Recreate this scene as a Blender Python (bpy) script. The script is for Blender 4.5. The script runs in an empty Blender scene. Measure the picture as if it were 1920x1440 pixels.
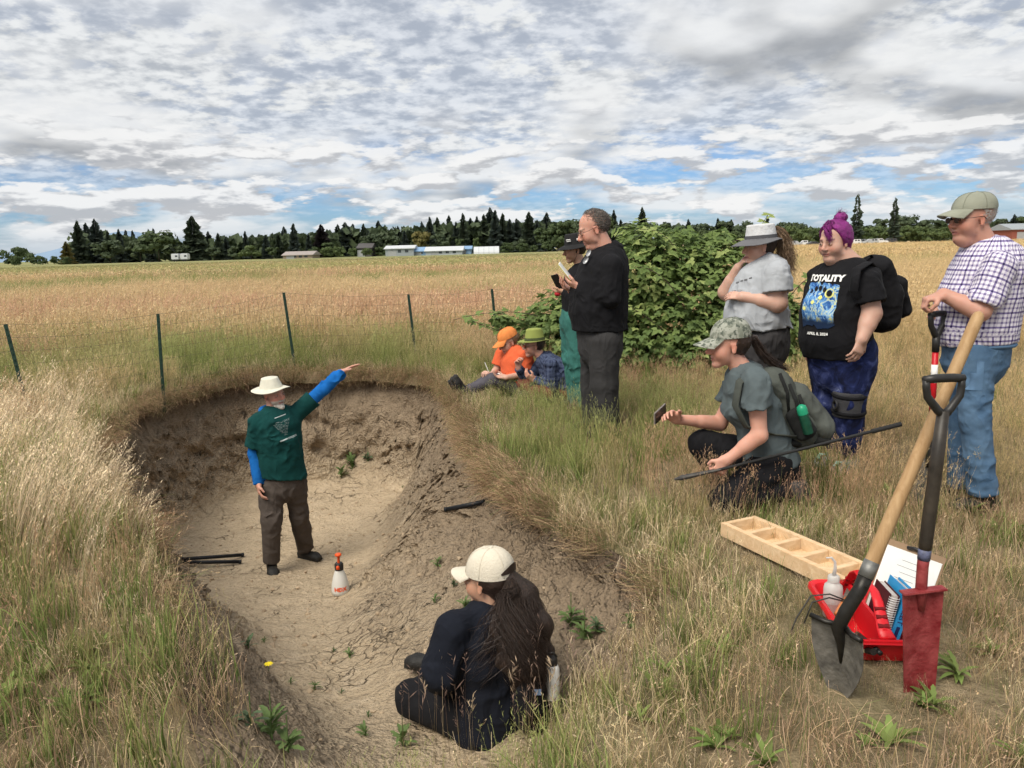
import bpy, bmesh, math, random
import numpy as np
from mathutils import Vector, Matrix
from mathutils.bvhtree import BVHTree
random.seed(7); rng = np.random.default_rng(7)
sc = bpy.context.scene
COL = sc.collection
R = math.radians
V3 = lambda *a: np.array(a, float)

# ------------------------------------------------------------------ camera, sky, sun, exposure
CAM_H, FOC, PITCH, ROLL = 1.5, 1450.0, R(9.9), R(1.5)
_R0 = V3(1, 0, 0); _U0 = V3(0, math.sin(PITCH), math.cos(PITCH)); _F = V3(0, math.cos(PITCH), -math.sin(PITCH))
_R = _R0*math.cos(ROLL) - _U0*math.sin(ROLL); _U = _U0*math.cos(ROLL) + _R0*math.sin(ROLL)
cam = bpy.data.objects.new('camera', bpy.data.cameras.new('camera')); COL.objects.link(cam)
m3 = Matrix((_R, _U, -_F)).transposed()
cam.matrix_world = Matrix.Translation((0, 0, CAM_H)) @ m3.to_4x4()
cam.data.sensor_width = 36; cam.data.lens = 36*FOC/1920; cam.data.clip_start = .05; cam.data.clip_end = 20000
sc.camera = cam
sc.render.resolution_x, sc.render.resolution_y = 1024, 768
sc.view_settings.view_transform = 'Standard'; sc.view_settings.look = 'None'
sc.view_settings.gamma = 1; sc.view_settings.exposure = EXPOSURE = 0.74
sc.cycles.max_bounces = 3; sc.cycles.diffuse_bounces = 2; sc.cycles.transparent_max_bounces = 8
sc.cycles.use_adaptive_sampling = True; sc.cycles.adaptive_threshold = .03; sc.cycles.adaptive_min_samples = 20

SUN_EL, SUN_AZ = R(54), R(218)          # azimuth clockwise from +Y: the light comes from behind the camera's left shoulder
sun = bpy.data.objects.new('sun', bpy.data.lights.new('sun', 'SUN')); COL.objects.link(sun)
sun.data.energy = 2.3; sun.data.angle = R(34); sun.data.color = (1, .93, .81)
sd = Vector((math.sin(SUN_AZ)*math.cos(SUN_EL), math.cos(SUN_AZ)*math.cos(SUN_EL), math.sin(SUN_EL)))
sun.rotation_euler = (-sd).to_track_quat('-Z', 'Y').to_euler()

class NT:                                # tiny helper to write node trees as expressions
    def __init__(s, tree): s.t = tree; s.t.nodes.clear()
    def n(s, typ, ins=None, **props):
        nd = s.t.nodes.new(typ)
        for k, v in props.items(): setattr(nd, k, v)
        for k, v in (ins or {}).items():
            sk = nd.inputs[k]
            if hasattr(v, 'is_linked') or isinstance(v, bpy.types.NodeSocket): s.t.links.new(v, sk)
            elif hasattr(sk, 'default_value') and isinstance(v, (tuple, list)) and len(sk.default_value) == 4 and len(v) == 3: sk.default_value = (*v, 1)
            else: sk.default_value = v
        return nd
    def math(s, op, a, b=0.0, c=0.0, clamp=False):
        return s.n('ShaderNodeMath', {0: a, 1: b, 2: c}, operation=op, use_clamp=clamp).outputs[0]
    def vmath(s, op, a, b=(0, 0, 0)):
        nd = s.n('ShaderNodeVectorMath', {0: a, 1: b}, operation=op); return nd.outputs[0]
    def noise(s, vec, scale, detail=4, rough=.55, dist=0.0, lac=2.0):
        return s.n('ShaderNodeTexNoise', {'Vector': vec, 'Scale': scale, 'Detail': detail, 'Roughness': rough, 'Distortion': dist, 'Lacunarity': lac}).outputs[0]
    def ramp(s, fac, stops, interp='LINEAR'):
        nd = s.n('ShaderNodeValToRGB', {0: fac}); cr = nd.color_ramp; cr.interpolation = interp
        while len(cr.elements) < len(stops): cr.elements.new(.5)
        for e, (p, c) in zip(cr.elements, stops):
            e.position = p; e.color = (*c, 1) if isinstance(c, (tuple, list)) else (c, c, c, 1)
        return nd.outputs[0]
    def mix(s, f, a, b, blend='MIX'):
        nd = s.n('ShaderNodeMix', data_type='RGBA', blend_type=blend)
        for k, v in ((0, f), (6, a), (7, b)):
            sk = nd.inputs[k]
            if isinstance(v, bpy.types.NodeSocket): s.t.links.new(v, sk)
            elif k == 0: sk.default_value = v
            else: sk.default_value = (*v, 1) if len(v) == 3 else v
        return nd.outputs[2]
    def maprange(s, v, a, b, c=0, d=1, smooth=True):
        return s.n('ShaderNodeMapRange', {0: v, 1: a, 2: b, 3: c, 4: d}, interpolation_type='SMOOTHSTEP' if smooth else 'LINEAR').outputs[0]
    def sep(s, v): return s.n('ShaderNodeSeparateXYZ', {0: v}).outputs
    def comb(s, x, y, z=0.0): return s.n('ShaderNodeCombineXYZ', {0: x, 1: y, 2: z}).outputs[0]

def build_world():
    w = bpy.data.worlds.new('World'); sc.world = w; w.use_nodes = True
    t = NT(w.node_tree)
    out = t.n('ShaderNodeOutputWorld'); bg = t.n('ShaderNodeBackground')
    sky = t.n('ShaderNodeTexSky', sky_type='NISHITA', sun_disc=False, sun_elevation=SUN_EL, sun_rotation=SUN_AZ, air_density=1.0, dust_density=.6, ozone_density=2.0)
    STR = .12
    g = t.n('ShaderNodeTexCoord').outputs['Generated']
    x, y, z = t.sep(g)
    zc = t.math('MAXIMUM', z, 0.0)
    def sheet(d):                         # a point on the cloud sheet overhead; d lifts the line of sight a little
        k = t.math('DIVIDE', 1.0, t.math('ADD', zc, .19+d)); return t.comb(t.math('MULTIPLY', x, k), t.math('MULTIPLY', y, k), 0.0)
    P, PU = sheet(0.0), sheet(.03)
    blue = t.mix(1.0, sky.outputs[0], (.31, .43, .62), 'MULTIPLY')
    az = t.math('ARCTAN2', x, y); el = t.math('ARCTAN2', z, t.math('SQRT', t.math('ADD', t.math('MULTIPLY', x, x), t.math('MULTIPLY', y, y))))
    # high rippled sheet
    cell = t.noise(P, 12.0, 4, .62); cellu = t.noise(PU, 12.0, 2, .6); slow = t.noise(P, 1.1, 2, .5); mid = t.noise(t.vmath('ADD', P, (9.3, 2.1, 0)), 3.4, 3, .55)
    thick = t.math('ADD', t.math('ADD', t.math('MULTIPLY', cell, .30), t.math('MULTIPLY', slow, .55)), t.math('MULTIPLY', mid, .35))
    low = t.maprange(el, .06, .13)
    cov1 = t.math('MULTIPLY', t.maprange(thick, .47, .66), t.math('ADD', .30, t.math('MULTIPLY', low, .70)))
    cov1 = t.math('MAXIMUM', cov1, t.math('MULTIPLY', t.maprange(el, .085, .15), .86))
    lit = t.math('ADD', t.math('ADD', t.math('MULTIPLY', t.math('SUBTRACT', cell, cellu), 1.3), t.math('MULTIPLY', t.math('SUBTRACT', cell, .5), .55)), t.math('MULTIPLY', t.math('SUBTRACT', mid, .5), 1.0))
    c1 = t.mix(t.maprange(lit, -.38, .33), (2.35, 2.52, 2.75), (4.2, 4.3, 4.36))
    # soft grey masses of a lower deck
    big = t.noise(t.vmath('ADD', P, (1.7, 4.4, 0)), 1.1, 4, .52); bigu = t.noise(t.vmath('ADD', PU, (1.7, 4.4, 0)), 1.1, 3, .5)
    cov2 = t.maprange(big, .45, .60); sh2 = t.maprange(t.math('SUBTRACT', t.math('SUBTRACT', big, bigu), t.math('MULTIPLY', t.math('SUBTRACT', big, .58), .5)), -.07, .055)
    c2 = t.mix(sh2, (1.85, 1.92, 2.02), (4.35, 4.40, 4.42))
    # puffy heaps low over the horizon, bright above and flat grey below
    def cu(dz, q):
        e = t.math('ADD', el, dz); return t.noise(t.comb(t.math('MULTIPLY', az, 11.0), t.math('MULTIPLY', e, 38.0), q), 1.0, 5, .56)
    n0, n1 = cu(0.0, 5.2), cu(.011, 5.2)
    row = t.math('MULTIPLY', t.maprange(el, .025, .05), t.maprange(el, .095, .065)); n3 = t.math('ADD', n0, t.math('MULTIPLY', row, .055))
    cov3 = t.math('MULTIPLY', t.maprange(n3, .50, .57), t.math('MULTIPLY', t.maprange(el, .20, .11), t.maprange(el, .012, .03)))
    c3 = t.mix(t.maprange(t.math('SUBTRACT', n0, n1), -.05, .085), (2.55, 2.62, 2.76), (4.6, 4.6, 4.58))
    col = t.mix(cov1, blue, c1); col = t.mix(t.math('MULTIPLY', cov2, .85), col, c2); col = t.mix(t.math('MULTIPLY', cov3, .92), col, c3)
    veil = t.maprange(el, .045, .0)                              # pale air close to the ground line
    col = t.mix(t.math('MULTIPLY', veil, .7), col, (2.3, 2.75, 3.25))
    t.t.links.new(col, bg.inputs[0]); bg.inputs[1].default_value = STR
    t.t.links.new(bg.outputs[0], out.inputs[0])
    w.cycles.sampling_method = 'NONE'
build_world()

# ------------------------------------------------------------------ small tools
def ray(px, py): return _F + _R*(px-960)/FOC - _U*(py-720)/FOC
def at(px, py, Y):                       # the point seen there, at a known distance Y into the field
    d = ray(px, py); return V3(0, 0, CAM_H) + d*(Y/d[1])
def gnd(px, py, z=0.0):
    d = ray(px, py); return V3(0, 0, CAM_H) + d*((z-CAM_H)/d[2])
def unit(v): v = np.asarray(v, float); return v/max(np.linalg.norm(v), 1e-9)

_tab = np.random.default_rng(3).random(4096).astype(np.float32)
def vnoise(P):
    P = np.asarray(P, np.float32); i = np.floor(P).astype(np.int64); f = P - i; f = f*f*(3-2*f)
    def h(a, b, c): return _tab[((a*73856093) ^ (b*19349663) ^ (c*83492791)) & 4095]
    x, y, z = i[:, 0], i[:, 1], i[:, 2]; fx, fy, fz = f[:, 0], f[:, 1], f[:, 2]
    l = lambda a, b, t: a + (b-a)*t
    return l(l(l(h(x, y, z), h(x+1, y, z), fx), l(h(x, y+1, z), h(x+1, y+1, z), fx), fy),
             l(l(h(x, y, z+1), h(x+1, y, z+1), fx), l(h(x, y+1, z+1), h(x+1, y+1, z+1), fx), fy), fz)
def fbm(P, octv=4, gain=.5):
    P = np.asarray(P, np.float32); s = 0; a = 1; tot = 0
    for o in range(octv):
        s = s + a*vnoise(P*(2.03**o) + 17.3*o); tot += a; a *= gain
    return s/tot                         # 0..1

def tag(o, label=None, cat=None, group=None, kind=None):
    for k, v in (('label', label), ('category', cat), ('group', group), ('kind', kind)):
        if v: o[k] = v
    return o
def np_mesh(name, V, F, mat=None, parent=None, base=None, smooth=True, link=True, attrs=None, mats=None, midx=None):
    """F: an (n,k) array, or a list of such arrays (tris and quads may be mixed)."""
    V = np.asarray(V, np.float32).reshape(-1, 3)
    if base is not None: V = V - np.asarray(base, np.float32)
    Fs = F if isinstance(F, list) and len(F) and isinstance(F[0], np.ndarray) else [np.asarray(F)]
    Fs = [np.asarray(f, np.int32) for f in Fs if len(f)]
    me = bpy.data.meshes.new(name); me.vertices.add(len(V)); me.vertices.foreach_set('co', V.ravel())
    if Fs:
        loops = np.concatenate([f.ravel() for f in Fs]); tot = np.concatenate([np.full(len(f), f.shape[1], np.int32) for f in Fs])
        st = np.concatenate([[0], np.cumsum(tot)[:-1]]).astype(np.int32)
        me.loops.add(len(loops)); me.loops.foreach_set('vertex_index', loops)
        me.polygons.add(len(tot)); me.polygons.foreach_set('loop_start', st); me.polygons.foreach_set('loop_total', tot)
        me.polygons.foreach_set('use_smooth', np.full(len(tot), smooth))
        if midx is not None: me.polygons.foreach_set('material_index', np.asarray(midx, np.int32))
    for an, (typ, dat) in (attrs or {}).items():
        a = me.attributes.new(an, typ, 'POINT')
        a.data.foreach_set({'FLOAT': 'value', 'INT': 'value', 'FLOAT_VECTOR': 'vector', 'FLOAT_COLOR': 'color'}[typ], np.ascontiguousarray(dat, np.int32 if typ == 'INT' else np.float32).ravel())
    me.update(calc_edges=True); me.validate()
    for m in (mats or ([mat] if mat else [])): me.materials.append(m)
    o = bpy.data.objects.new(name, me)
    if link: COL.objects.link(o)
    if parent is not None: o.parent = parent
    return o
def thing(name, label, cat, base, group=None):
    o = bpy.data.objects.new(name, None); COL.objects.link(o); o.location = base; o.empty_display_size = .1
    return tag(o, label, cat, group)

class MB:                                # collects simple shapes into ONE mesh
    def __init__(s): s.v = []; s.f3 = []; s.f4 = []; s.n = 0
    def raw(s, V, F):
        V = np.asarray(V, float).reshape(-1, 3); s.v.append(V)
        for f in F:
            f = [i+s.n for i in f]
            if len(f) == 3: s.f3.append(f)
            elif len(f) == 4: s.f4.append(f)
            else:
                for i in range(1, len(f)-1): s.f3.append([f[0], f[i], f[i+1]])
        s.n += len(V); return s
    def grid(s, P, closed=False, flip=False):        # P (a,b,3); closed joins the last column to the first
        P = np.asarray(P, float); a, b = P.shape[:2]; F = []
        for i in range(a-1):
            for j in range(b if closed else b-1):
                q = [i*b+j, i*b+(j+1) % b, (i+1)*b+(j+1) % b, (i+1)*b+j]; F.append(q[::-1] if flip else q)
        return s.raw(P.reshape(-1, 3), F)
    def box(s, c, size, ax=None, bev=0.0):           # ax: 3 rows of unit axes
        ax = np.eye(3) if ax is None else np.asarray(ax, float); h = np.asarray(size, float)/2
        if bev <= 0:
            sg = np.array([[x, y, z] for z in (-1, 1) for y in (-1, 1) for x in (-1, 1)], float)
            return s.raw(c + (sg*h) @ ax, [(0, 2, 3, 1), (4, 5, 7, 6), (0, 1, 5, 4), (2, 6, 7, 3), (0, 4, 6, 2), (1, 3, 7, 5)])
        bm = bmesh.new(); bmesh.ops.create_cube(bm, size=1)
        for v in bm.verts: v.co = Vector(np.array(v.co)*h*2)
        bmesh.ops.bevel(bm, geom=bm.edges[:], offset=bev, segments=2, affect='EDGES')
        bm.verts.index_update(); P = np.array([v.co[:] for v in bm.verts]); F = [[v.index for v in f.verts] for f in bm.faces]; bm.free()
        return s.raw(c + P @ ax, F)
    def tube(s, pts, r, n=8, caps=True, side=None, flat=1.0):
        pts = np.asarray(pts, float); m = len(pts); r = np.broadcast_to(np.asarray(r, float), (m,))
        T = np.gradient(pts, axis=0); T /= np.linalg.norm(T, axis=1)[:, None]+1e-9
        u = np.asarray(side, float) if side is not None else np.cross(T[0], [0, 0, 1]) if abs(T[0][2]) < .9 else np.cross(T[0], [1, 0, 0])
        P = np.zeros((m, n, 3)); a = np.linspace(0, 2*np.pi, n, endpoint=False)
        for i in range(m):
            u = unit(u - T[i]*(u @ T[i])); w = np.cross(T[i], u)
            P[i] = pts[i] + r[i]*(np.cos(a)[:, None]*u + flat*np.sin(a)[:, None]*w)
        k = s.n; s.grid(P, True)
        if caps: s.f3 += [[k, k+j+1, k+j] for j in range(1, n-1)] + [[k+(m-1)*n, k+(m-1)*n+j, k+(m-1)*n+j+1] for j in range(1, n-1)]
        return s
    def lathe(s, c, prof, n=20, ax=None, caps=True):  # prof: (radius, height)
        ax = np.eye(3) if ax is None else np.asarray(ax, float); a = np.linspace(0, 2*np.pi, n, endpoint=False)
        P = np.array([[[rr*math.cos(t), rr*math.sin(t), hh] for t in a] for rr, hh in prof]) @ ax + c
        k = s.n; s.grid(P, True); m = len(prof)
        if caps: s.raw(P[0][::-1], [tuple(range(n))]); s.raw(P[-1], [tuple(range(n))])
        return s
    def data(s):
        V = np.concatenate(s.v) if s.v else np.zeros((0, 3)); F = []
        if s.f4: F.append(np.array(s.f4))
        if s.f3: F.append(np.array(s.f3))
        return V, F
    def build(s, name, mat, parent=None, base=None, smooth=False, **k):
        V, F = s.data(); return np_mesh(name, V, F, mat, parent, base, smooth, **k)

# ------------------------------------------------------------------ materials
_mats = {}
def mat(name, col=(.5, .5, .5), rough=.7, var=.12, vscale=6.0, bump=0.0, bscale=40.0, metal=0.0, spec=.3, col2=None, sheen=0.0, trans=0.0, coord='Object'):
    if name in _mats: return _mats[name]
    m = bpy.data.materials.new(name); m.use_nodes = True; t = NT(m.node_tree); _mats[name] = m
    tc = t.n('ShaderNodeTexCoord').outputs[coord]
    n = t.noise(tc, vscale, 5, .6)
    a = tuple(c*(1-var) for c in col); b = col2 or tuple(min(1, c*(1+var)) for c in col)
    c = t.ramp(n, [(.3, a), (.7, b)])
    p = t.n('ShaderNodeBsdfPrincipled', {'Base Color': c, 'Roughness': rough, 'Metallic': metal, 'Specular IOR Level': spec})
    if sheen: p.inputs['Sheen Weight'].default_value = sheen
    if bump:
        bn = t.n('ShaderNodeBump', {'Height': t.noise(tc, bscale, 4, .6), 'Strength': bump, 'Distance': .02}); t.t.links.new(bn.outputs[0], p.inputs['Normal'])
    o = t.n('ShaderNodeOutputMaterial'); sh = p.outputs[0]
    if trans:
        tr = t.n('ShaderNodeBsdfTranslucent', {'Color': c}); sh = t.n('ShaderNodeMixShader', {0: trans, 1: sh, 2: tr.outputs[0]}).outputs[0]
    t.t.links.new(sh, o.inputs[0]); return m
# ------------------------------------------------------------------ ground and pit
PIT_C = V3(-1.2, 5.6)
_rim = np.array([(-3.66, 6.75), (-3.98, 7.90), (-3.84, 9.15), (-2.95, 9.92), (-1.75, 9.95), (-.98, 9.30), (-.60, 7.90), (-.36, 6.75), (-.24, 5.94), (-.03, 5.04),
                 (.23, 4.27), (.47, 3.83), (.64, 3.45), (.66, 3.05), (.52, 2.62), (.25, 2.2), (-.15, 1.85), (-.62, 1.75), (-1.0, 2.1), (-1.30, 2.7), (-1.68, 3.3), (-2.16, 4.05), (-2.80, 5.0), (-3.32, 5.85)])
def _rim_polar():
    P = []; n = len(_rim)
    for i in range(n):
        p0, p1, p2, p3 = _rim[i-1], _rim[i], _rim[(i+1) % n], _rim[(i+2) % n]
        for t in np.linspace(0, 1, 24, endpoint=False):
            P.append(.5*(2*p1+(p2-p0)*t+(2*p0-5*p1+4*p2-p3)*t*t+(3*p1-p0-3*p2+p3)*t**3))
    P = np.array(P) - PIT_C; a = np.arctan2(P[:, 1], P[:, 0]); r = np.hypot(P[:, 0], P[:, 1])
    o = np.argsort(a); return a[o], r[o]
_ra, _rr = _rim_polar()
def rim_r(a):
    a = (np.asarray(a)+np.pi) % (2*np.pi)-np.pi
    r = np.interp(a, np.concatenate([_ra-2*np.pi, _ra, _ra+2*np.pi]), np.tile(_rr, 3))
    c, s = np.cos(a), np.sin(a); o = np.zeros_like(r)
    q = np.stack([PIT_C[0]+r*c, PIT_C[1]+r*s, o], -1).reshape(-1, 3)
    j = (fbm(q*3.0, 4)-.5).reshape(r.shape)
    near = np.clip((PIT_C[1]+r*s-2.2)/1.0, 0, 1)
    return r*(1 + .05*j*near)
_pa = np.linspace(-np.pi, np.pi, 360, endpoint=False); _pr = rim_r(_pa); _poly = np.stack([PIT_C[0]+_pr*np.cos(_pa), PIT_C[1]+_pr*np.sin(_pa)], -1)
def rim_near(x, y):                      # true distance to the rim (negative inside) and the nearest rim point
    x = np.asarray(x, float); sh = x.shape; x = x.ravel(); y = np.asarray(y, float).ravel(); D = np.empty(len(x)); N = np.empty((len(x), 2))
    A = _poly; B = np.roll(_poly, -1, 0); AB = B-A; L2 = (AB**2).sum(1)
    for s in range(0, len(x), 20000):
        P = np.stack([x[s:s+20000], y[s:s+20000]], -1)
        j = ((P[:, None]-A[None])**2).sum(-1).argmin(1); best = np.full(len(P), 1e9); bn = np.zeros((len(P), 2))
        for q in (j-1, j):
            t = np.clip(((P-A[q])*AB[q]).sum(1)/L2[q], 0, 1); C = A[q]+AB[q]*t[:, None]; d = np.hypot(*(P-C).T); k = d < best; best[k] = d[k]; bn[k] = C[k]
        D[s:s+20000] = best; N[s:s+20000] = bn
    dx, dy = x-PIT_C[0], y-PIT_C[1]; inside = np.hypot(dx, dy) < rim_r(np.arctan2(dy, dx))
    return np.where(inside, -D, D).reshape(sh), N.reshape(*sh, 2)
def pit_out(x, y): return rim_near(x, y)[0]
def flat_z(x, y):                        # gentle lumps of the field; lower where the ramp climbs out towards the camera
    x = np.asarray(x, float); y = np.asarray(y, float)
    P = np.stack([x, y, np.zeros_like(x)], -1).reshape(-1, 3)
    z = ((fbm(P*.9, 3)-.5)*.10 + (fbm(P*4.0, 3)-.5)*.035).reshape(x.shape)
    dip = -.26*np.exp(-((x+.45)/.75)**2 - ((y-1.9)/.8)**2)
    return z*np.clip(y/3, .3, 1) + dip
_fy = [0, 1.2, 1.8, 2.5, 3.2, 4, 5, 5.7, 6.7, 8, 10]; _fz = [0, -.14, -.33, -.55, -.75, -.89, -1.05, -1.16, -1.37, -1.42, -1.40]
def _pit_sharp(x, y):
    x = np.asarray(x, float); y = np.asarray(y, float)
    d, N = rim_near(x, y); e = np.maximum(-d, 0); rimx, rimy = N[..., 0], N[..., 1]
    zr = flat_z(rimx, rimy)
    fx = np.stack([x, y, 0*x], -1).reshape(-1, 3)
    zf = np.interp(y, _fy, _fz) + ((fbm(fx*2.2, 4)-.5)*.10).reshape(x.shape)
    # how wide the wall is: steep at the back and left, a long slope on the right
    right = np.clip((rimx-(-.95-.09*(rimy-5)))/.5, 0, 1)*np.clip((9.4-rimy)/3.2, 0, 1)*np.clip((rimy-2.4)/1.4, 0, 1)
    left = np.clip((-.75-rimx)/.4, 0, 1)*np.clip((6.0-rimy)/1.6, 0, 1)
    w = .46 + .95*right + .24*left
    w = w*(1+.35*((fbm(fx*1.7+5, 3)-.5)).reshape(x.shape))
    t = np.clip(e/w, 0, 1)
    steep = np.where(t < .12, t/.12*.22, .22+.78*(1-np.clip(1-(t-.12)/.88, 0, 1)**1.25))
    bank = np.where(t < .07, t/.07*.26, .26+.74*(1-np.clip(1-(t-.07)/.93, 0, 1)**1.45))
    prof = steep*(1-right)+bank*right; prof = prof*(1-left)+left*(t*t*(3-2*t)*.5+t*.5)
    return zr + (zf-zr)*prof
_gx = np.arange(-4.2, 1.5, .03); _gy = np.arange(.8, 10.4, .03)
def _pit_grid():
    X, Y = np.meshgrid(_gx, _gy, indexing='ij'); d, _ = rim_near(X, Y); Z = np.where(d < 0, _pit_sharp(X, Y), flat_z(X, Y))
    k = np.exp(-.5*(np.arange(-24, 25)/6.0)**2); k /= k.sum(); B = Z
    for ax in (0, 1):
        Bp = np.pad(B, [(24, 24) if i == ax else (0, 0) for i in (0, 1)], mode='edge')
        B = sum(k[i]*np.take(Bp, range(i, i+Z.shape[ax]), axis=ax) for i in range(49))
    t = np.clip((-d-.30)/.5, 0, 1); t = t*t*(3-2*t)
    return Z*(1-t)+B*t
_gz = _pit_grid()
def pit_z(x, y):
    u = np.clip((np.asarray(x)-_gx[0])/.03, 0, len(_gx)-1.001); v = np.clip((np.asarray(y)-_gy[0])/.03, 0, len(_gy)-1.001)
    i, j = u.astype(int), v.astype(int); u, v = u-i, v-j
    return _gz[i, j]*(1-u)*(1-v)+_gz[i+1, j]*u*(1-v)+_gz[i, j+1]*(1-u)*v+_gz[i+1, j+1]*u*v
def ground_z(x, y):
    x = np.asarray(x, float); y = np.asarray(y, float); o = pit_out(x, y)
    return np.where(o < 0, pit_z(x, y), flat_z(x, y))
def gz(x, y): return float(ground_z(np.array([x]), np.array([y]))[0])

def soil_material():
    m = bpy.data.materials.new('pit_soil'); m.use_nodes = True; t = NT(m.node_tree)
    pos = t.n('ShaderNodeNewGeometry').outputs['Position']
    x, y, z = t.sep(pos)
    big = t.noise(pos, 1.1, 5, .6, .3); mid = t.noise(pos, 5.5, 6, .65, .4); fine = t.noise(pos, 38, 5, .7)
    nz = t.sep(t.n('ShaderNodeNewGeometry').outputs['True Normal'])[2]
    layer = t.n('ShaderNodeAttribute', attribute_name='depth').outputs['Fac']                # 0 at the turf, 1 on the floor
    lay = t.math('ADD', layer, t.math('MULTIPLY', t.math('SUBTRACT', mid, .5), .34))
    prof = t.ramp(lay, [(0.0, (.085, .060, .042)), (.12, (.14, .103, .073)), (.24, (.27, .205, .140)), (.55, (.36, .278, .192)), (.80, (.43, .337, .232)), (.95, (.50, .395, .27)), (1.0, (.55, .435, .30))])
    c = t.mix(t.math('MULTIPLY', t.maprange(big, .45, .75), .30), prof, (.44, .35, .25))
    c = t.mix(t.math('MULTIPLY', t.math('MULTIPLY', t.maprange(mid, .52, .72), t.maprange(layer, .3, 1.0, .35, 1.0)), .5), c, (.56, .46, .34))
    c = t.mix(t.math('MULTIPLY', t.maprange(fine, .55, .30), .40), c, (.19, .145, .10))
    # drying cracks; the shade of their depth is put into the colour
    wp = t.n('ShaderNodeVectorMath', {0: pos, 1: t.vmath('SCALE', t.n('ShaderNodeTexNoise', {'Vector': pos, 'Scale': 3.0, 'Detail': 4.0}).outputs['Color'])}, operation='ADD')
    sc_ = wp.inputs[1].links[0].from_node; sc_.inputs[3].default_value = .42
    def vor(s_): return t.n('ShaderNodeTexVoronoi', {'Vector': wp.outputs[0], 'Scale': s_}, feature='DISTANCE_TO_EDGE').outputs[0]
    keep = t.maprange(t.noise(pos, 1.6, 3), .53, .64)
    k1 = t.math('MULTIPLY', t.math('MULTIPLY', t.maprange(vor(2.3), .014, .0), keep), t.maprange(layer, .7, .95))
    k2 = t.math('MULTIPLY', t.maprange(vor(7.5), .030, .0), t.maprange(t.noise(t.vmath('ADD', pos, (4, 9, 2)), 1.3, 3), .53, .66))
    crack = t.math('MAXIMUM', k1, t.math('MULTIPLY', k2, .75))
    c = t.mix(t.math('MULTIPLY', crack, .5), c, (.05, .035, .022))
    clod = t.n('ShaderNodeTexVoronoi', {'Vector': wp.outputs[0], 'Scale': 21.0}, feature='SMOOTH_F1').outputs[0]; chip = t.n('ShaderNodeTexVoronoi', {'Vector': pos, 'Scale': 55.0}, feature='F1').outputs[0]
    rough_ = t.math('MULTIPLY', t.math('ADD', t.math('MULTIPLY', clod, -.8), t.math('MULTIPLY', chip, -.35)), t.maprange(layer, 1.0, .8, .35, 1.0))
    c = t.mix(t.math('MULTIPLY', t.maprange(clod, .35, .75), t.maprange(layer, 1.0, .85, .10, .34)), c, (.12, .09, .063))  # gaps between clods darkened: crevice shade put into the colour
    h = t.math('ADD', rough_, t.math('ADD', t.math('MULTIPLY', mid, .9), t.math('ADD', t.math('MULTIPLY', fine, .35), t.math('MULTIPLY', crack, -.8))))
    b = t.n('ShaderNodeBump', {'Height': h, 'Strength': 1.0, 'Distance': .06})
    p = t.n('ShaderNodeBsdfPrincipled', {'Base Color': c, 'Roughness': .95, 'Specular IOR Level': .1, 'Normal': b.outputs[0]})
    t.t.links.new(p.outputs[0], t.n('ShaderNodeOutputMaterial').inputs[0]); return m
def field_material():
    m = bpy.data.materials.new('field_soil'); m.use_nodes = True; t = NT(m.node_tree)
    pos = t.n('ShaderNodeNewGeometry').outputs['Position']; x, y, z = t.sep(pos)
    n1 = t.noise(pos, .35, 5, .6); n2 = t.noise(pos, 7.0, 6, .7); n3 = t.noise(pos, 45, 4, .7)
    near = t.mix(t.maprange(n2, .35, .65), (.16, .125, .075), (.33, .26, .16))
    near = t.mix(t.maprange(n1, .48, .62), near, (.13, .125, .055))
    near = t.mix(t.math('MULTIPLY', t.maprange(n3, .45, .7), .5), near, (.36, .29, .18))
    # far field: ripe grass, a green crop in rows, then stubble
    fn = t.noise(t.vmath('MULTIPLY', pos, (.02, .05, 1)), 1.0, 5, .6); fs = t.noise(t.vmath('MULTIPLY', pos, (.25, 1.0, 1)), 1.0, 5, .7)
    ripe = t.mix(t.maprange(fs, .3, .7), (.36, .265, .14), (.52, .41, .24))
    rows = t.noise(t.comb(t.math('MULTIPLY', x, .01), t.math('MULTIPLY', y, .11), 0), 1.0, 3, .6)
    crop = t.mix(t.maprange(rows, .40, .58), (.33, .30, .14), (.19, .21, .09))
    left = t.maprange(t.math('SUBTRACT', x, t.math('MULTIPLY', y, .06)), 30, -10)
    zone = t.math('MULTIPLY', t.maprange(t.math('ADD', y, t.math('MULTIPLY', fn, 34)), 72, 90), left)
    far = t.mix(zone, ripe, crop)
    far = t.mix(t.math('MULTIPLY', t.maprange(fn, .54, .66), .5), far, (.20, .20, .085))
    c = t.mix(t.maprange(y, 14, 45), near, far)
    b = t.n('ShaderNodeBump', {'Height': t.math('ADD', n2, n3), 'Strength': .8, 'Distance': .05})
    p = t.n('ShaderNodeBsdfPrincipled', {'Base Color': c, 'Roughness': .95, 'Specular IOR Level': .1, 'Normal': b.outputs[0]})
    t.t.links.new(p.outputs[0], t.n('ShaderNodeOutputMaterial').inputs[0]); return m

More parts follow.
